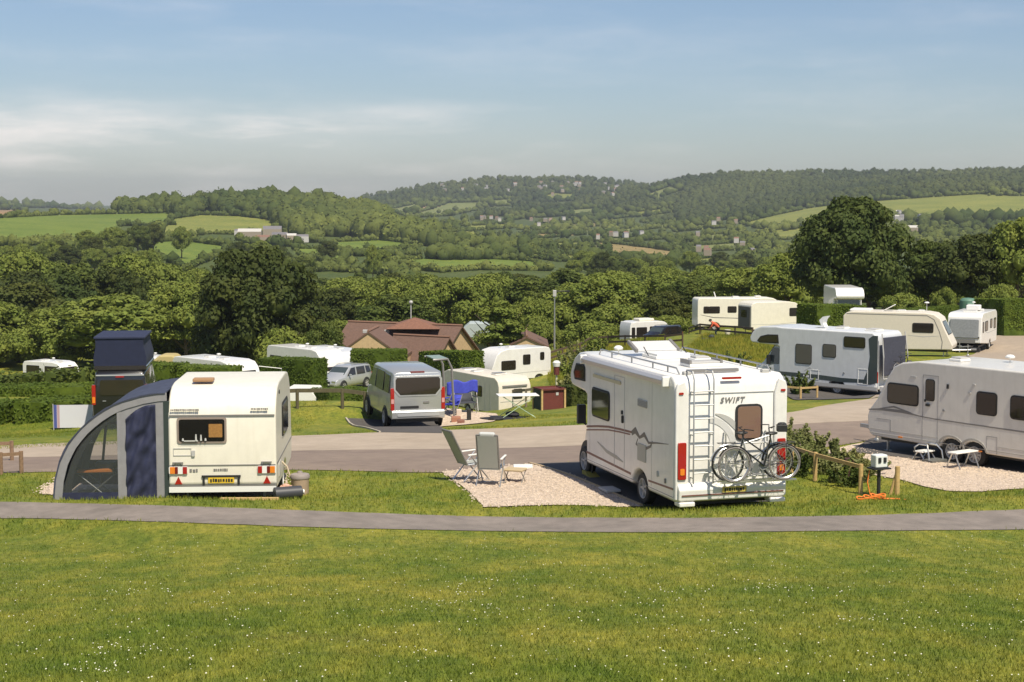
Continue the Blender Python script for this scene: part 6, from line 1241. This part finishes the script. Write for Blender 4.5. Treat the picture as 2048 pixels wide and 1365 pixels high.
# hedges
def hedge(label,a,b,pt_,h,th,m=L_hedge,name='clipped_hedge',dens=260,rough=.045,size=.12):
    A=at(a[0],pt_[0],a[1]); B=at(b[0],pt_[1],b[1]); d=B-A; L=math.hypot(d.x,d.y); ang=math.atan2(d.y,d.x); r=np.random.default_rng(int(a[0])+900)
    t=thing(name,label,'hedge',((A.x+B.x)/2,(A.y+B.y)/2,(A.z+B.z)/2-h),math.degrees(ang)); 
    nx=max(4,int(L/.4)); ny=max(2,int(th/.4)); nz_=max(3,int(h/.35)); 
    def surf(x,y,z):
        w_=t.location; q=Vector((x*1.1+a[0],y*1.1,z*1.3)); k=rough*2*mnoise.noise(q)+rough*mnoise.noise(q*3); return k
    mb=MB(); 
    def grid(fn,nu,nv):
        vs=[];fs=[]
        for i in range(nu+1):
            for j in range(nv+1):
                x,y,z=fn(i/nu,j/nv); k=surf(x,y,z); ex=(1+k/(L/2+.01),1+k*1.5/(th/2+.01),1+k/h); vs.append((x*ex[0],y*ex[1],z*ex[2]+(B.z-A.z)*(x/L)))
        for i in range(nu):
            for j in range(nv): a_=i*(nv+1)+j; fs.append((a_,a_+nv+1,a_+nv+2,a_+1))
        mb.add(vs,fs)
    l=L/2; q=th/2
    grid(lambda u,v:(-l+L*u,-q,h*v-.8*(1-v)),nx,nz_); grid(lambda u,v:(-l+L*u,q,h*v-.8*(1-v)),nx,nz_); grid(lambda u,v:(-l,-q+th*u,h*v-.8*(1-v)),ny,nz_); grid(lambda u,v:(l,-q+th*u,h*v-.8*(1-v)),ny,nz_); grid(lambda u,v:(-l+L*u,-q+th*v,h),nx,ny)
    mb.build('branches',m,t,recalc=True)
    areas=[L*h,L*h,th*h,th*h,L*th]; P=[];Nn=[]
    for k,ar in enumerate(areas):
        c=int(ar*dens/ (1 if k else 1)); u=r.uniform(-1,1,c); v=r.uniform(-1,1,c); w_=r.uniform(0,1,c)
        if k==0: p=np.c_[u*l,np.full(c,-q),w_*h]; nn=(0,-1,.2)
        elif k==1: p=np.c_[u*l,np.full(c,q),w_*h]; nn=(0,1,.2)
        elif k==2: p=np.c_[np.full(c,-l),v*q,w_*h]; nn=(-1,0,.2)
        elif k==3: p=np.c_[np.full(c,l),v*q,w_*h]; nn=(1,0,.2)
        else: p=np.c_[u*l,v*q,np.full(c,h)]; nn=(0,0,1)
        p[:,2]+=(B.z-A.z)*p[:,0]/L; p+=r.normal(0,rough*.8,p.shape); P.append(p); Nn.append(np.tile(nn,(c,1)))
    jt=np.concatenate([np.full((len(p_),1),.22 if i_==4 else .75) for i_,p_ in enumerate(P)]); V,Fc=cards(np.concatenate(P),np.concatenate(Nn),size,jt,seed=int(a[0])+907); me=npmesh('leaves',V,Fc,m); o=bpy.data.objects.new('leaves',me); COL.objects.link(o); o.parent=t; return t
HG=[
 ('square clipped hedge in front of the windscreen of the white motorhome',(535,108),(636,106),(716,720),2.2,2.0),
 ('clipped hedge between the silver four by four and the clubhouse',(704,120),(812,120),(700,700),1.9,1.8),
 ('clipped hedge right of the clubhouse door above the silver van roof',(862,112),(943,108),(703,704),1.9,2.0),
 ('low clipped hedge below the silver four by four',(640,99),(728,101),(780,776),2.0,2.2),
 ('long clipped hedge in front of the curved roof caravan',(362,92),(478,92),(732,735),2.0,1.8),
 ('clipped hedge between the campervan and the long clipped hedge',(282,94),(358,93),(727,729),2.4,2.0),
 ('front row clipped hedge at the left edge',(-90,63),(38,62),(808,806),1.5,2.2),
 ('front row clipped hedge left of the windbreak',(48,62),(176,62),(801,798),1.55,2.2),
 ('second row clipped hedge left of the campervan',(92,76),(182,76),(774,770),1.2,2.4),
 ('second row clipped hedge at the left edge',(-100,78),(88,78),(776,772),1.3,2.6),
 ('tall square clipped hedge below the over cab roof',(1614,112),(1712,114),(610,611),1.9,2.2),
 ('long low clipped hedge behind the cream grey caravan',(1788,133),(1925,141),(622,612),2.6,2.0),
 ('clipped hedge behind the caravan with the padded cover',(1984,122),(2046,118),(598,600),2.2,3.0),
]
for x in HG: hedge(*x)
for lab,a,b,pt_,h,th in (('loose dark hedge in the third row behind the campervan',(100,92),(178,91),(750,744),1.6,2.0),('loose hedge in the back row under the small distant caravan',(-80,112),(150,110),(758,752),1.4,2.2)): hedge(lab,a,b,pt_,h,th,m=L_mid,name='loose_hedge',rough=.22,size=.3,dens=60)
hedge('dark clipped hedge low behind the nose of the near motorhome',(1128,84),(1165,82),(772,772),1.0,1.2,m=L_dark)
# shrubs of the near bed, built leaf by leaf
def shrub(name,label,p,w,h,m,n=900,size=.055,group=None,stems=9,dead=None,up=.4):
    t=thing(name,label,'shrub',p,R()*360,group); r=np.random.default_rng(int(abs(p[0]*1000+p[1]*77))%99999); mb=MB(); P=[];Nn=[]
    for i in range(stems):
        u=r.uniform(0,6.28); rr=r.uniform(.1,1)*w/2; top=np.array([math.cos(u)*rr,math.sin(u)*rr,h*r.uniform(.6,1.05)]); mid=np.array([top[0]*.45+r.normal(0,.05),top[1]*.45,h*.4]); base=np.array([top[0]*.15,top[1]*.15,-.1])
        mb.tube([tuple(base),tuple(mid),tuple(top)],.008,4)
        for k in range(n//stems):
            q=r.uniform(.12,1.05); c=mid+(top-mid)*(q-.4)/.6 if q>.4 else base+(mid-base)*q/.4; d=r.normal(0,1,3); d/=np.linalg.norm(d); P.append(c+d*r.uniform(.02,.16)*w*.5*(1.2-q*.5)); Nn.append(d+np.array([0,0,up]))
    mb.build('stems',M_bark,t); V,Fc=cards(np.array(P),np.array(Nn),size,.6,seed=5); me=npmesh('leaves',V,Fc,m); o=bpy.data.objects.new('leaves',me); COL.objects.link(o); o.parent=t; return t
SB=[(1592,935,1.25,1.15,'tall leafy shrub right behind the bicycles of the motorhome'),(1618,930,1.0,1.0,'upright pale shrub second from the bicycles'),(1600,955,.9,.75,'low dark shrub in front of the tall leafy one'),(1645,950,1.0,.75,'rounded shrub behind the middle of the low rail'),(1640,928,.8,.95,'pale flowering shrub behind the rail next to the gravel'),(1672,965,1.0,.70,'low dense shrub under the low timber rail'),(1668,932,.7,.8,'thin pale shrub against the gravel'),(1700,975,.8,.65,'small shrub beside the dark brown marker'),(1700,935,.9,.55,'low spreading shrub at the gravel edge'),(1722,965,.7,.6,'small shrub nearest the hook up post'),(1745,950,.7,.45,'low pale shrub right behind the hook up box'),(1578,915,.9,1.2,'tall dark shrub half hidden by the motorhome corner')]
for i,(px,py,w_,h_,lab) in enumerate(SB): shrub('bed_shrub',lab,hit(px,py,30,46),w_*1.2,h_*.78,[L_shrub,L_shrub,L_mid,L_shrub,L_shrub][i%5],2600,.062)
SBX=0
E2=[(1140,770,2.0,1.6),(1160,750,2.2,2.0),(1180,735,2.4,2.2),(1150,735,2.0,1.8),(1175,765,2.0,1.6),(1128,748,1.6,1.4),(1200,722,2.2,1.8),(1135,790,1.6,1.2)]
for i,(px,py,w_,h_) in enumerate(E2): shrub('bank_bush','yellow green bush on the rough bank left of the near motorhome',hit(px,py,60,140),w_,h_,[L_light,L_shrub][i%2],900,.16,group='bushes on the rough bank',up=.8)
E3=[(1470,738,2.0,.9),(1440,745,1.6,.7),(1545,775,1.2,.9),(1590,790,1.3,1.0),(1610,788,1.0,.7)]
for (px,py,w_,h_),lab in zip(E3,('dark low bush on the rough bank below the bending person','smaller low bush left of the dark one on the rough bank','bush beside the bonnet of the slate striped motorhome','bush above the short bright rail','small bush at the right of the short bright rail')): shrub('low_bush',lab,hit(px,py,50,140),w_,h_,L_mid,700,.12)
# ---------------- grass ----------------
def blades(name,n,samp,hgt,wid,m,seed=1,kind='stuff',lean=.5):
    r=np.random.default_rng(seed); x,y=samp(r,n); z=gzs(x,y)-.005; n=len(x); a=r.uniform(0,6.28,n); h=hgt*r.uniform(.45,1.25,n); w=wid*r.uniform(.6,1.3,n); l=r.uniform(.1,1,n)*lean*h; b=r.uniform(0,6.28,n)
    dx=np.cos(a)*w/2; dy=np.sin(a)*w/2; V=np.stack([np.c_[x-dx,y-dy,z],np.c_[x+dx,y+dy,z],np.c_[x+np.cos(b)*l,y+np.sin(b)*l,z+h]],1).reshape(-1,3); me=npmesh(name,V,np.arange(3*n).reshape(n,3),m); o=bpy.data.objects.new(name,me); COL.objects.link(o); tag(o,kind=kind); return o
M_bl=grass_mat('grass_blades',None,(.235,.272,.050),blade=True)
pathP=np.array([W(*p,ymin=24,ymax=36) for p in UP+LO])
def clump(x,y,s=1.0,o=0): 
    return np.array([mnoise.noise((a*s,b*s,o)) for a,b in zip(x,y)])
def lawn(r,n):
    Y=10.2*(29.2/10.2)**r.uniform(0,1,n); px=r.uniform(-420,2470,n); x=(px-1024)/F*Y; k=~inpoly(pathP,x+r.normal(0,.04,n),Y+r.normal(0,.05,n)); return x[k],Y[k]
g=blades('lawn_grass',230000,lawn,.045,.011,M_bl,2,lean=.9); g['label']='short mown grass of the foreground slope'; g['category']='grass'
PAD=[np.array([W(*p,ymin=31,ymax=60) for p in P]) for P in ([(1059,929),(1250,922),(1545,905),(1560,1004),(1283,1014)],[(883,945),(1061,930),(1285,1015),(968,1017),(940,985)],[(78,989),(95,975),(135,948),(570,950),(560,992),(330,994),(110,992)],[(1640,905),(1700,892),(1760,880),(2048,900),(2600,940),(2600,960),(2048,979),(1960,985),(1900,984),(1850,975),(1800,961),(1740,950),(1670,930)])]
DRV=np.array([W(*p,ymin=45,ymax=80) for p in[(692,838),(800,832),(885,832),(884,868),(760,866)]])
roadP=np.array(wr(RU+RL))
def verge(r,n):
    Y=r.uniform(28.5,62,n); px=r.uniform(-200,2250,n); x=(px-1024)/F*Y; k=~inpoly(pathP,x+r.normal(0,.04,n),Y+r.normal(0,.05,n))&~inpoly(roadP,x+r.normal(0,.05,n),Y+r.normal(0,.08,n))
    for P in PAD: k&=~inpoly(P,x+r.normal(0,.04,n),Y+r.normal(0,.06,n))
    k&=~((Y>52)&(x>-7)&(x<0)&(Y<62)); k&=~((Y>48)&(x>7)); k&=~inpoly(DRV,x,Y); return x[k],Y[k]
g=blades('verge_grass',150000,verge,.075,.022,M_bl,3,lean=.8); g['label']='grass of the verges between the path, pitches and road'; g['category']='grass'
LG=np.array([W(*p,ymin=50,ymax=140) for p in [(1385,690),(1410,668),(1560,680),(1620,690),(1560,745),(1480,742),(1360,745),(1345,725)]]); LG2=np.array([W(*p,ymin=50,ymax=140) for p in[(1095,715),(1180,690),(1330,672),(1330,745),(1200,790),(1130,800),(1095,760)]])
def longg(r,n):
    x=r.uniform(0,32,n); Y=r.uniform(60,140,n); k=inpoly(LG,x,Y)|inpoly(LG2,x,Y); return x[k],Y[k]
g=blades('long_grass',260000,longg,.30,.06,grass_mat('long_grass_blades',None,(.29,.30,.05),blade=True),4,lean=.5); g['label']='long yellowish rough grass on the bank'; g['category']='grass'
def peb(n,seed):
    r=np.random.default_rng(seed); X=[];Y=[]
    for P in PAD[1:]:
        lo=P.min(0)-.25; hi=P.max(0)+.25; hi[1]=min(hi[1],44); x=r.uniform(lo[0],hi[0],n); y=r.uniform(lo[1],hi[1],n); k=inpoly(P,x,y)|inpoly(P,x+r.normal(0,.10,n),y+r.normal(0,.12,n)); x,y=x[k],y[k]; X.append(x);Y.append(y)
    return np.concatenate(X),np.concatenate(Y)
x,y=peb(9000,8); k=~((x>10)&inpoly(np.array([W(*p,ymin=31,ymax=60) for p in[(1695,905),(1740,880),(1800,870),(2048,885),(2500,925),(2500,965),(2048,947),(1850,922)]]),x,y)); x,y=x[k],y[k]; n=len(x); z=gzs(x,y)+.028; r=np.random.default_rng(5); s_=r.uniform(.012,.034,n); an=r.uniform(0,6.3,n)
OC=np.array([(1,0,0),(0,1,0),(-1,0,0),(0,-1,0),(0,0,.8)]); V=np.stack([np.c_[x+s_*(o_[0]*np.cos(an)-o_[1]*np.sin(an)),y+s_*(o_[0]*np.sin(an)+o_[1]*np.cos(an)),z+s_*o_[2]] for o_ in OC],1).reshape(-1,3); Fq=np.array([(0,1,4),(1,2,4),(2,3,4),(3,0,4)]); Fq=(Fq[None]+np.arange(n)[:,None,None]*5).reshape(-1,3)
me=npmesh('loose_stones',V,Fq,mat('pebble',(.55,.45,.36),.9,var=.45,scale=9,col2=(.40,.32,.26))); o=bpy.data.objects.new('loose_stones',me); COL.objects.link(o); tag(o,'loose cream and brown stones of the gravel pitches','gravel',kind='stuff')
# daisies and clover heads
def dais(n,seed,y0,y1,thr):
    r=np.random.default_rng(seed); Y=y0*(y1/y0)**r.uniform(0,1,n); px=r.uniform(-300,2350,n); x=(px-1024)/F*Y; k=~inpoly(pathP,x,Y); x,Y=x[k],Y[k]; c=clump(x,Y,.8,5)+.5*clump(x,Y,2.3,9); k=c>thr; return x[k],Y[k]
x,y=dais(6500,5,10.4,29,.40); x2,y2=dais(1100,6,10.4,29,-1); x=np.r_[x,x2]; y=np.r_[y,y2]; n=len(x); z=gzs(x,y)+rng.uniform(.035,.07,n); rr=rng.uniform(.0025,.0075,n)
a=np.arange(6)*math.pi/3; V=np.stack([np.c_[x+rr*np.cos(t),y+rr*np.sin(t)*.9,z+rr*np.sin(t)*.5] for t in a],1).reshape(-1,3); me=npmesh('daisies',V,np.arange(6*n).reshape(n,6),mat('daisy_white',(.58,.57,.46),.7)); o=bpy.data.objects.new('daisies',me); COL.objects.link(o); tag(o,'small white daisies scattered in clusters over the mown slope','daisies',kind='stuff')
# ---------------- far woods, hedgerows, houses ----------------
M_wood_far=mat('far_foliage',(.05,.07,.02),.85,var=.25,scale=.12,attr='Col',spec=.1,transl=.12,det=4.)
FPOL=[(a,b,np.array(P,float)) for a,b,c,P in FIELDS]
def in_field(px,py,D):
    for a,b,P in FPOL:
        if a<D<b and inpoly(P,np.array([px]),np.array([py]))[0]: return True
    return False
WP=[((.030,.046,.016),(.055,.078,.022)),((.05,.068,.02),(.075,.088,.024))]
def in_any(px,py):
    for a,b,P in FPOL:
        if a>260 and inpoly(P,np.array([px]),np.array([py]))[0]: return True
    return False
def blobs(name,pts,label,sub=1,seed=3,amp=.34,nc=0,cs=1.3,col=((.050,.072,.020),(.125,.145,.036))):
    r=np.random.default_rng(seed); Vi,Fi=ICO2 if sub==2 else ICO1; nv=len(Vi); VV=[];CC=[]
    for (x,y,z,w,h) in pts:
        q=r.uniform(0,6.28); c,s=math.cos(q),math.sin(q); R_=np.array([[c,-s,0],[s,c,0],[0,0,1]]); d=1+amp*(np.sin(Vi@r.normal(0,3.2,3)+r.uniform(0,6))+np.sin(Vi@r.normal(0,6,3)))*.5+r.normal(0,.05,nv)
        VV.append((Vi*d[:,None])@R_.T*np.array([w/2,w/2,h*.56])+np.array([x,y,z+h*.46])); k=min(1.25,max(0,.5+.9*mnoise.noise((x/160,y/260,1))+r.uniform(-.3,.3))); cc=np.array(col[0])*(1-k)+np.array(col[1])*k; CC.append(np.tile([*cc,1],(nv,1)))
    V=np.concatenate(VV); n=len(pts); Fc=(Fi[None]+np.arange(n)[:,None,None]*nv).reshape(-1,3)
    if nc:
        Q=np.repeat(np.array(pts),nc,axis=0); d=r.normal(0,1,(len(Q),3)); d[:,2]=np.abs(d[:,2])*1.0-.15; d/=np.linalg.norm(d,axis=1)[:,None]; u=r.uniform(.86,1.16,(len(Q),1))
        Pp=Q[:,:3]+d*np.c_[Q[:,3]/2,Q[:,3]/2,Q[:,4]*.56]*u; Pp[:,2]+=Q[:,4]*.46; V2,F2=cards(Pp,d,cs,.5,seed=seed); n0=len(V); V=np.r_[V,V2]; C2=np.repeat(np.array([c[0] for c in CC]),nc*4,axis=0)*np.array([1.25,1.2,1.1,1])*np.repeat(r.uniform(.7,1.3,(len(Q),1)),4,axis=0); CC.append(C2)
        Fc=np.r_[Fc,np.c_[F2[:,0],F2[:,1],F2[:,2]]+n0,np.c_[F2[:,0],F2[:,2],F2[:,3]]+n0]
    me=npmesh(name,V,Fc,M_wood_far); a=me.color_attributes.new('Col','FLOAT_COLOR','POINT'); a.data.foreach_set('color',np.concatenate(CC).ravel())
    for_=np.ones(len(me.polygons),bool) if sub==2 else np.ones(len(me.polygons),bool); me.polygons.foreach_set('use_smooth',for_)
    o=bpy.data.objects.new(name,me); COL.objects.link(o); tag(o,label,'trees',kind='stuff'); return o
def scatter(poly,n,ymin,ymax,w=(7,11),seed=1,fields=True,hr=.95,terr_fn=None):
    """trees standing inside an outline on the land"""
    r=np.random.default_rng(seed); P=np.array(poly,float); lo=P.min(0); hi=P.max(0); out=[]
    px=r.uniform(lo[0],hi[0],n*2); py=r.uniform(lo[1],hi[1],n*2); k=inpoly(P,px,py); px=px[k][:n]; py=py[k][:n]
    X,Y,Z=hits(px,py,ymin,ymax); ww=r.uniform(*w,len(px)); hh=ww*hr*r.uniform(.8,1.2,len(px)); ok=Y<ymax*.985
    if fields:
        hp=hh*F/Y; bad=np.zeros(len(px),bool)
        for fa,fb,P_ in FPOL:
            if fa<260: continue
            bad|=(Y>fa)&(Y<fb)&inpoly(P_,px,py)
            for q in(.1,.4,.9):
                for dx in(-.4,0,.4): bad|=inpoly(P_,px+dx*hp,py-q*hp)
        ok&=~(bad&(r.uniform(0,1,len(px))>.012))
    return [(X[i],Y[i],Z[i]-.5,ww[i],hh[i]) for i in np.where(ok)[0]]
HW=[(225,432),(245,418),(300,404),(345,400),(420,404),(545,400),(640,400),(720,424),(800,450),(868,478),(868,494),(800,488),(730,478),(700,474),(600,478),(560,452),(545,438),(480,430),(400,428),(345,436),(345,428)]
w1=scatter(HW,1500,560,1500,(8,13),1)
w1+=scatter([(205,470),(230,455),(330,450),(318,474),(290,486),(215,492),(195,500)],90,450,900,(8,12),2)+scatter([(335,478),(360,462),(385,470),(380,484)],14,450,900,(10,14),3)+scatter([(380,470),(460,462),(470,474),(400,480)],16,500,1000,(4,7),4)
blobs('hill_woodland',w1,'dark mixed wood covering the near hill on the left',2,3,nc=60,cs=1.5)
w2=scatter([(1250,366),(1300,352),(1400,346),(1560,342),(2160,340),(2160,392),(1960,386),(1700,404),(1610,415),(1520,436),(1440,452),(1330,420),(1250,400)],5200,1400,4200,(7,12),5)
w2+=scatter([(700,404),(760,388),(850,366),(930,358),(1260,360),(1330,420),(1440,452),(1100,440),(900,440),(760,425)],2600,1300,4600,(7,13),6)
blobs('ridge_woodland',w2,'wooded flank of the far hills along the skyline',1,7,nc=14,cs=1.9,col=((.038,.054,.020),(.082,.098,.030)))
w3=scatter([(620,440),(860,440),(1440,440),(1640,448),(2160,440),(2160,480),(1600,520),(1500,545),(900,500),(870,480),(690,470)],1500,640,2600,(5,9),8)
mid=scatter([(640,505),(1080,500),(1200,525),(1640,525),(1640,575),(1100,565),(960,552),(640,552)],260,360,760,(7,10),9)+scatter([(-60,492),(420,505),(640,545),(640,580),(-60,545)],110,360,760,(7,10),10)
for k_,(x_,y_,z_,w_,h_) in enumerate(sorted(mid,key=lambda q:q[1])[:130]):
    t=thing('valley_tree','single broadleaf tree in the hedgerows beyond the tree belt','tree',(x_,y_,z_+.5),k_*77,'hedgerow trees beyond the tree belt'); t.scale=(w_/9.6,w_/9.6,h_/9.2)
    c=bpy.data.objects.new('crown',tmesh('round',k_,[L_mid,L_dark,L_blue,L_brown][k_%4])); COL.objects.link(c); c.parent=t; tk=bpy.data.objects.new('trunk',TRK[k_%2]); COL.objects.link(tk); tk.parent=t
blobs('valley_woodland',w3,'scattered copses and hedgerow trees across the valley floor',2,11,nc=45,cs=1.4)
# hedges along the edges of the fields
hd=[]; r=np.random.default_rng(4)
for a,b,P in FPOL:
    if a<250: continue
    for i in range(len(P)):
        p,q=P[i-1],P[i]; L=np.hypot(*(q-p)); 
        for k in range(int(L/3.2)):
            t=k/(L/3.2)+r.uniform(-.1,.1); x,y=p+(q-p)*t
            if x<-120 or x>2170: continue
            h=hit(x,y+ .6,a*.9,min(b*1.1,a*.9+2500))
            if h.y>b: continue
            w_=r.uniform(2.0,3.6) if r.uniform()>.12 else r.uniform(4,6)
            s=max(1,h.y/900); hd.append((h.x,h.y,h.z-.3,w_*s,w_*.8*s))
for p,q,a,b,w_ in (((-60,492),(240,486),400,900,4),((690,512),(850,510),450,900,4),((860,518),(1060,516),450,900,8),((860,492),(1060,498),450,1100,9),((780,545),(830,580),300,700,5),((650,540),(820,552),350,800,3.5),((640,486),(700,512),400,900,4),((1170,520),(1380,530),400,1300,7),((1780,446),(2060,452),500,1700,12),((1540,462),(1620,456),800,2000,8),((1640,480),(1800,470),500,1500,9)):
    p=np.array(p,float);q=np.array(q,float);L=np.hypot(*(q-p)); D0=None
    for k in range(int(L/6)):
        x,y=p+(q-p)*k/(L/6); h=hit(x,y+r.uniform(-1,3),a,b); ww=w_*r.uniform(.7,1.3); hd.append((h.x,h.y,h.z-.3,ww,ww*.9))
blobs('hedgerows',hd,'hedgerows dividing the fields of the valley and hills',1,13,nc=14,cs=1.0)
# individual field trees
for lab,cx,pt_,Y,wp,i in (('single dark tree on the rise between the two left hill fields',362,450,640,44,0),('dark tree at the corner of the big left hill field',225,452,610,60,1),('dark tree beside the one at the corner of the big left field',275,448,640,62,2),('pair topping dark tree right of the corner trees',305,446,660,50,3),('dark tree above the little field left of the oak like tree',300,494,430,60,4),('lone tree in the hedge left of the long bright field',745,486,520,34,0)):
    tree('field_tree',lab,cx,pt_,Y,wp,'round',[L_dark,L_mid][i%2],i)
# houses
blobs('farm_trees',[(h.x,h.y,h.z-.4,w_,w_*.9) for h,w_ in((hit(px,py,450,1200),w_) for px,py,w_ in((492,490,5),(512,494,6),(540,492,5),(556,494,7),(577,494,5),(596,495,6),(620,486,7),(632,482,8),(480,482,5),(640,478,6),(536,470,5),(570,470,5)))],'trees round the farm buildings on the left hill',2,17,nc=50,cs=1.1)
def house(name,label,h,w,d,hh,rot,wall,roof,cat='house',group=None,parts=False,rh=.35):
    mb=MB(); z=hh; P=[(-d/2,-1),(d/2,-1),(d/2,z),(0,z+d*rh),(-d/2,z)]
    mb.prism([p for p in P],-w/2,w/2); o=mb.build(name,wall,smooth=False); me=o.data
    me.materials.append(roof)
    for f in me.polygons:
        if abs(f.normal.x)<.5 and f.normal.z>.3: f.material_index=1
    o.location=(h[0],h[1],h[2]); o.rotation_euler=(0,0,rot); return tag(o,label,cat,group)
M_hw=mat('render_white',(.48,.46,.43),.8); M_hc=mat('render_cream',(.30,.25,.19),.8); M_slate=mat('slate_roof',(.16,.15,.16),.7); M_rroof=mat('clay_roof',(.20,.11,.08),.8)
r=np.random.default_rng(21); k=0
for i in range(32):
    px=r.uniform(880,1235); py=372+ (abs(px-1060)/200)**2*6+r.uniform(0,26)
    h=hit(px,py,2500,4600)
    if h.y>4400: continue
    house('hillside_house','tiny pale house among the trees of the village high on the far hill',(h.x,h.y,h.z+5),r.uniform(5,8),5,4,r.uniform(-.6,.6),M_hw if r.uniform()<.5 else M_hc,M_slate if r.uniform()<.6 else M_rroof,group='houses of the hill village')
for i in range(28):
    px,py=[(r.uniform(1040,1130),r.uniform(448,462)),(r.uniform(950,1000),r.uniform(445,452)),(r.uniform(1195,1290),r.uniform(480,490)),(r.uniform(1290,1480),r.uniform(448,500)),(r.uniform(1350,1540),r.uniform(505,525))][i%5]
    h=hit(px,py,600,2400); s=r.uniform(2.6,4.6)*(1 if h.y<1400 else 1.25)
    house('valley_house','small pale house or barn scattered among the trees of the valley',(h.x,h.y,h.z+3.5+h.y/900),s,3.2,2.4,r.uniform(-.5,.5),M_hw if r.uniform()<.4 else M_hc,M_slate if r.uniform()<.5 else M_rroof,group='houses scattered in the valley')
for i in range(9):
    h=hit(1782+r.uniform(0,60),436+r.uniform(0,22),700,1900); house('valley_house','small pale house in the cluster right of the great dark tree',(h.x,h.y,h.z+6),3.6,3.2,2.2,r.uniform(-.6,.6),M_hw,M_hw if i%2 else M_slate,group='houses right of the great dark tree')
h=hit(1820,474,500,1500); house('barn','long low pale roofed barn beyond the great dark tree',(h.x,h.y,h.z+5),11,5,2,0,M_hc,M_hw,cat='barn')
h=hit(1500,470,600,1700)
FM=[(500,478,24,9,4,0,'long white roofed farm shed at the left of the farmyard',M_hc,M_hw),(545,474,20,10,5,.1,'largest pale roofed farm shed in the middle of the farmyard',M_hc,M_slate),(560,484,16,7,4,-.2,'low cream farm building in front of the largest shed',M_hc,M_slate),(583,486,10,6,4,.3,'small cream farm building right of the low one',M_hc,M_hw),(605,488,12,6,4,.2,'grey roofed farm building at the right of the farmyard',M_hw,M_slate),(525,488,14,6,3,.1,'low tan farm wall building below the white shed',M_hc,M_rroof),(655,472,6,5,5,0,'small white cottage right of the farmyard',M_hw,M_hw),(478,474,9,5,3,0,'small grey shed at the left end of the farmyard',M_hw,M_slate)]
for px,py,w_,d_,hh,rt,lab,wm,rm in FM:
    h=hit(px,py,450,1200); house('farm_building',lab,(h.x,h.y,h.z+1.8),w_*.55,d_*.55,hh*.55,rt,wm,rm,cat='farm building')
h=hit(6,404,2500,9000); mb=MB(); mb.cyl((0,0,-10),(0,0,34),2.6,1.2,8); mb.box((0,0,20),(6,6,3)); o=mb.build('radio_mast',mat('mast_red',(.22,.12,.10),.6)); o.location=h; o.scale=(.8,.8,.55); tag(o,'thin radio mast on the skyline at the far left','mast')
# ---------------- haze ----------------
hz=MB(); hz.bx(-7000,7000,-30,7650,-560,130); ho=hz.build('haze',None,smooth=False); ho.data.materials.clear()
hm=bpy.data.materials.new('haze'); hm.use_nodes=True; t=hm.node_tree; t.nodes.clear(); o_=t.nodes.new('ShaderNodeOutputMaterial'); v=t.nodes.new('ShaderNodeVolumePrincipled'); v.inputs['Color'].default_value=(.79,.85,.90,1); v.inputs['Density'].default_value=.00011; v.inputs['Anisotropy'].default_value=.2
t.links.new(v.outputs[0],o_.inputs['Volume']); ho.data.materials.append(hm); tag(ho,'pale summer haze over the valley','haze',kind='stuff'); hm.cycles.homogeneous_volume=True if hasattr(hm.cycles,'homogeneous_volume') else None
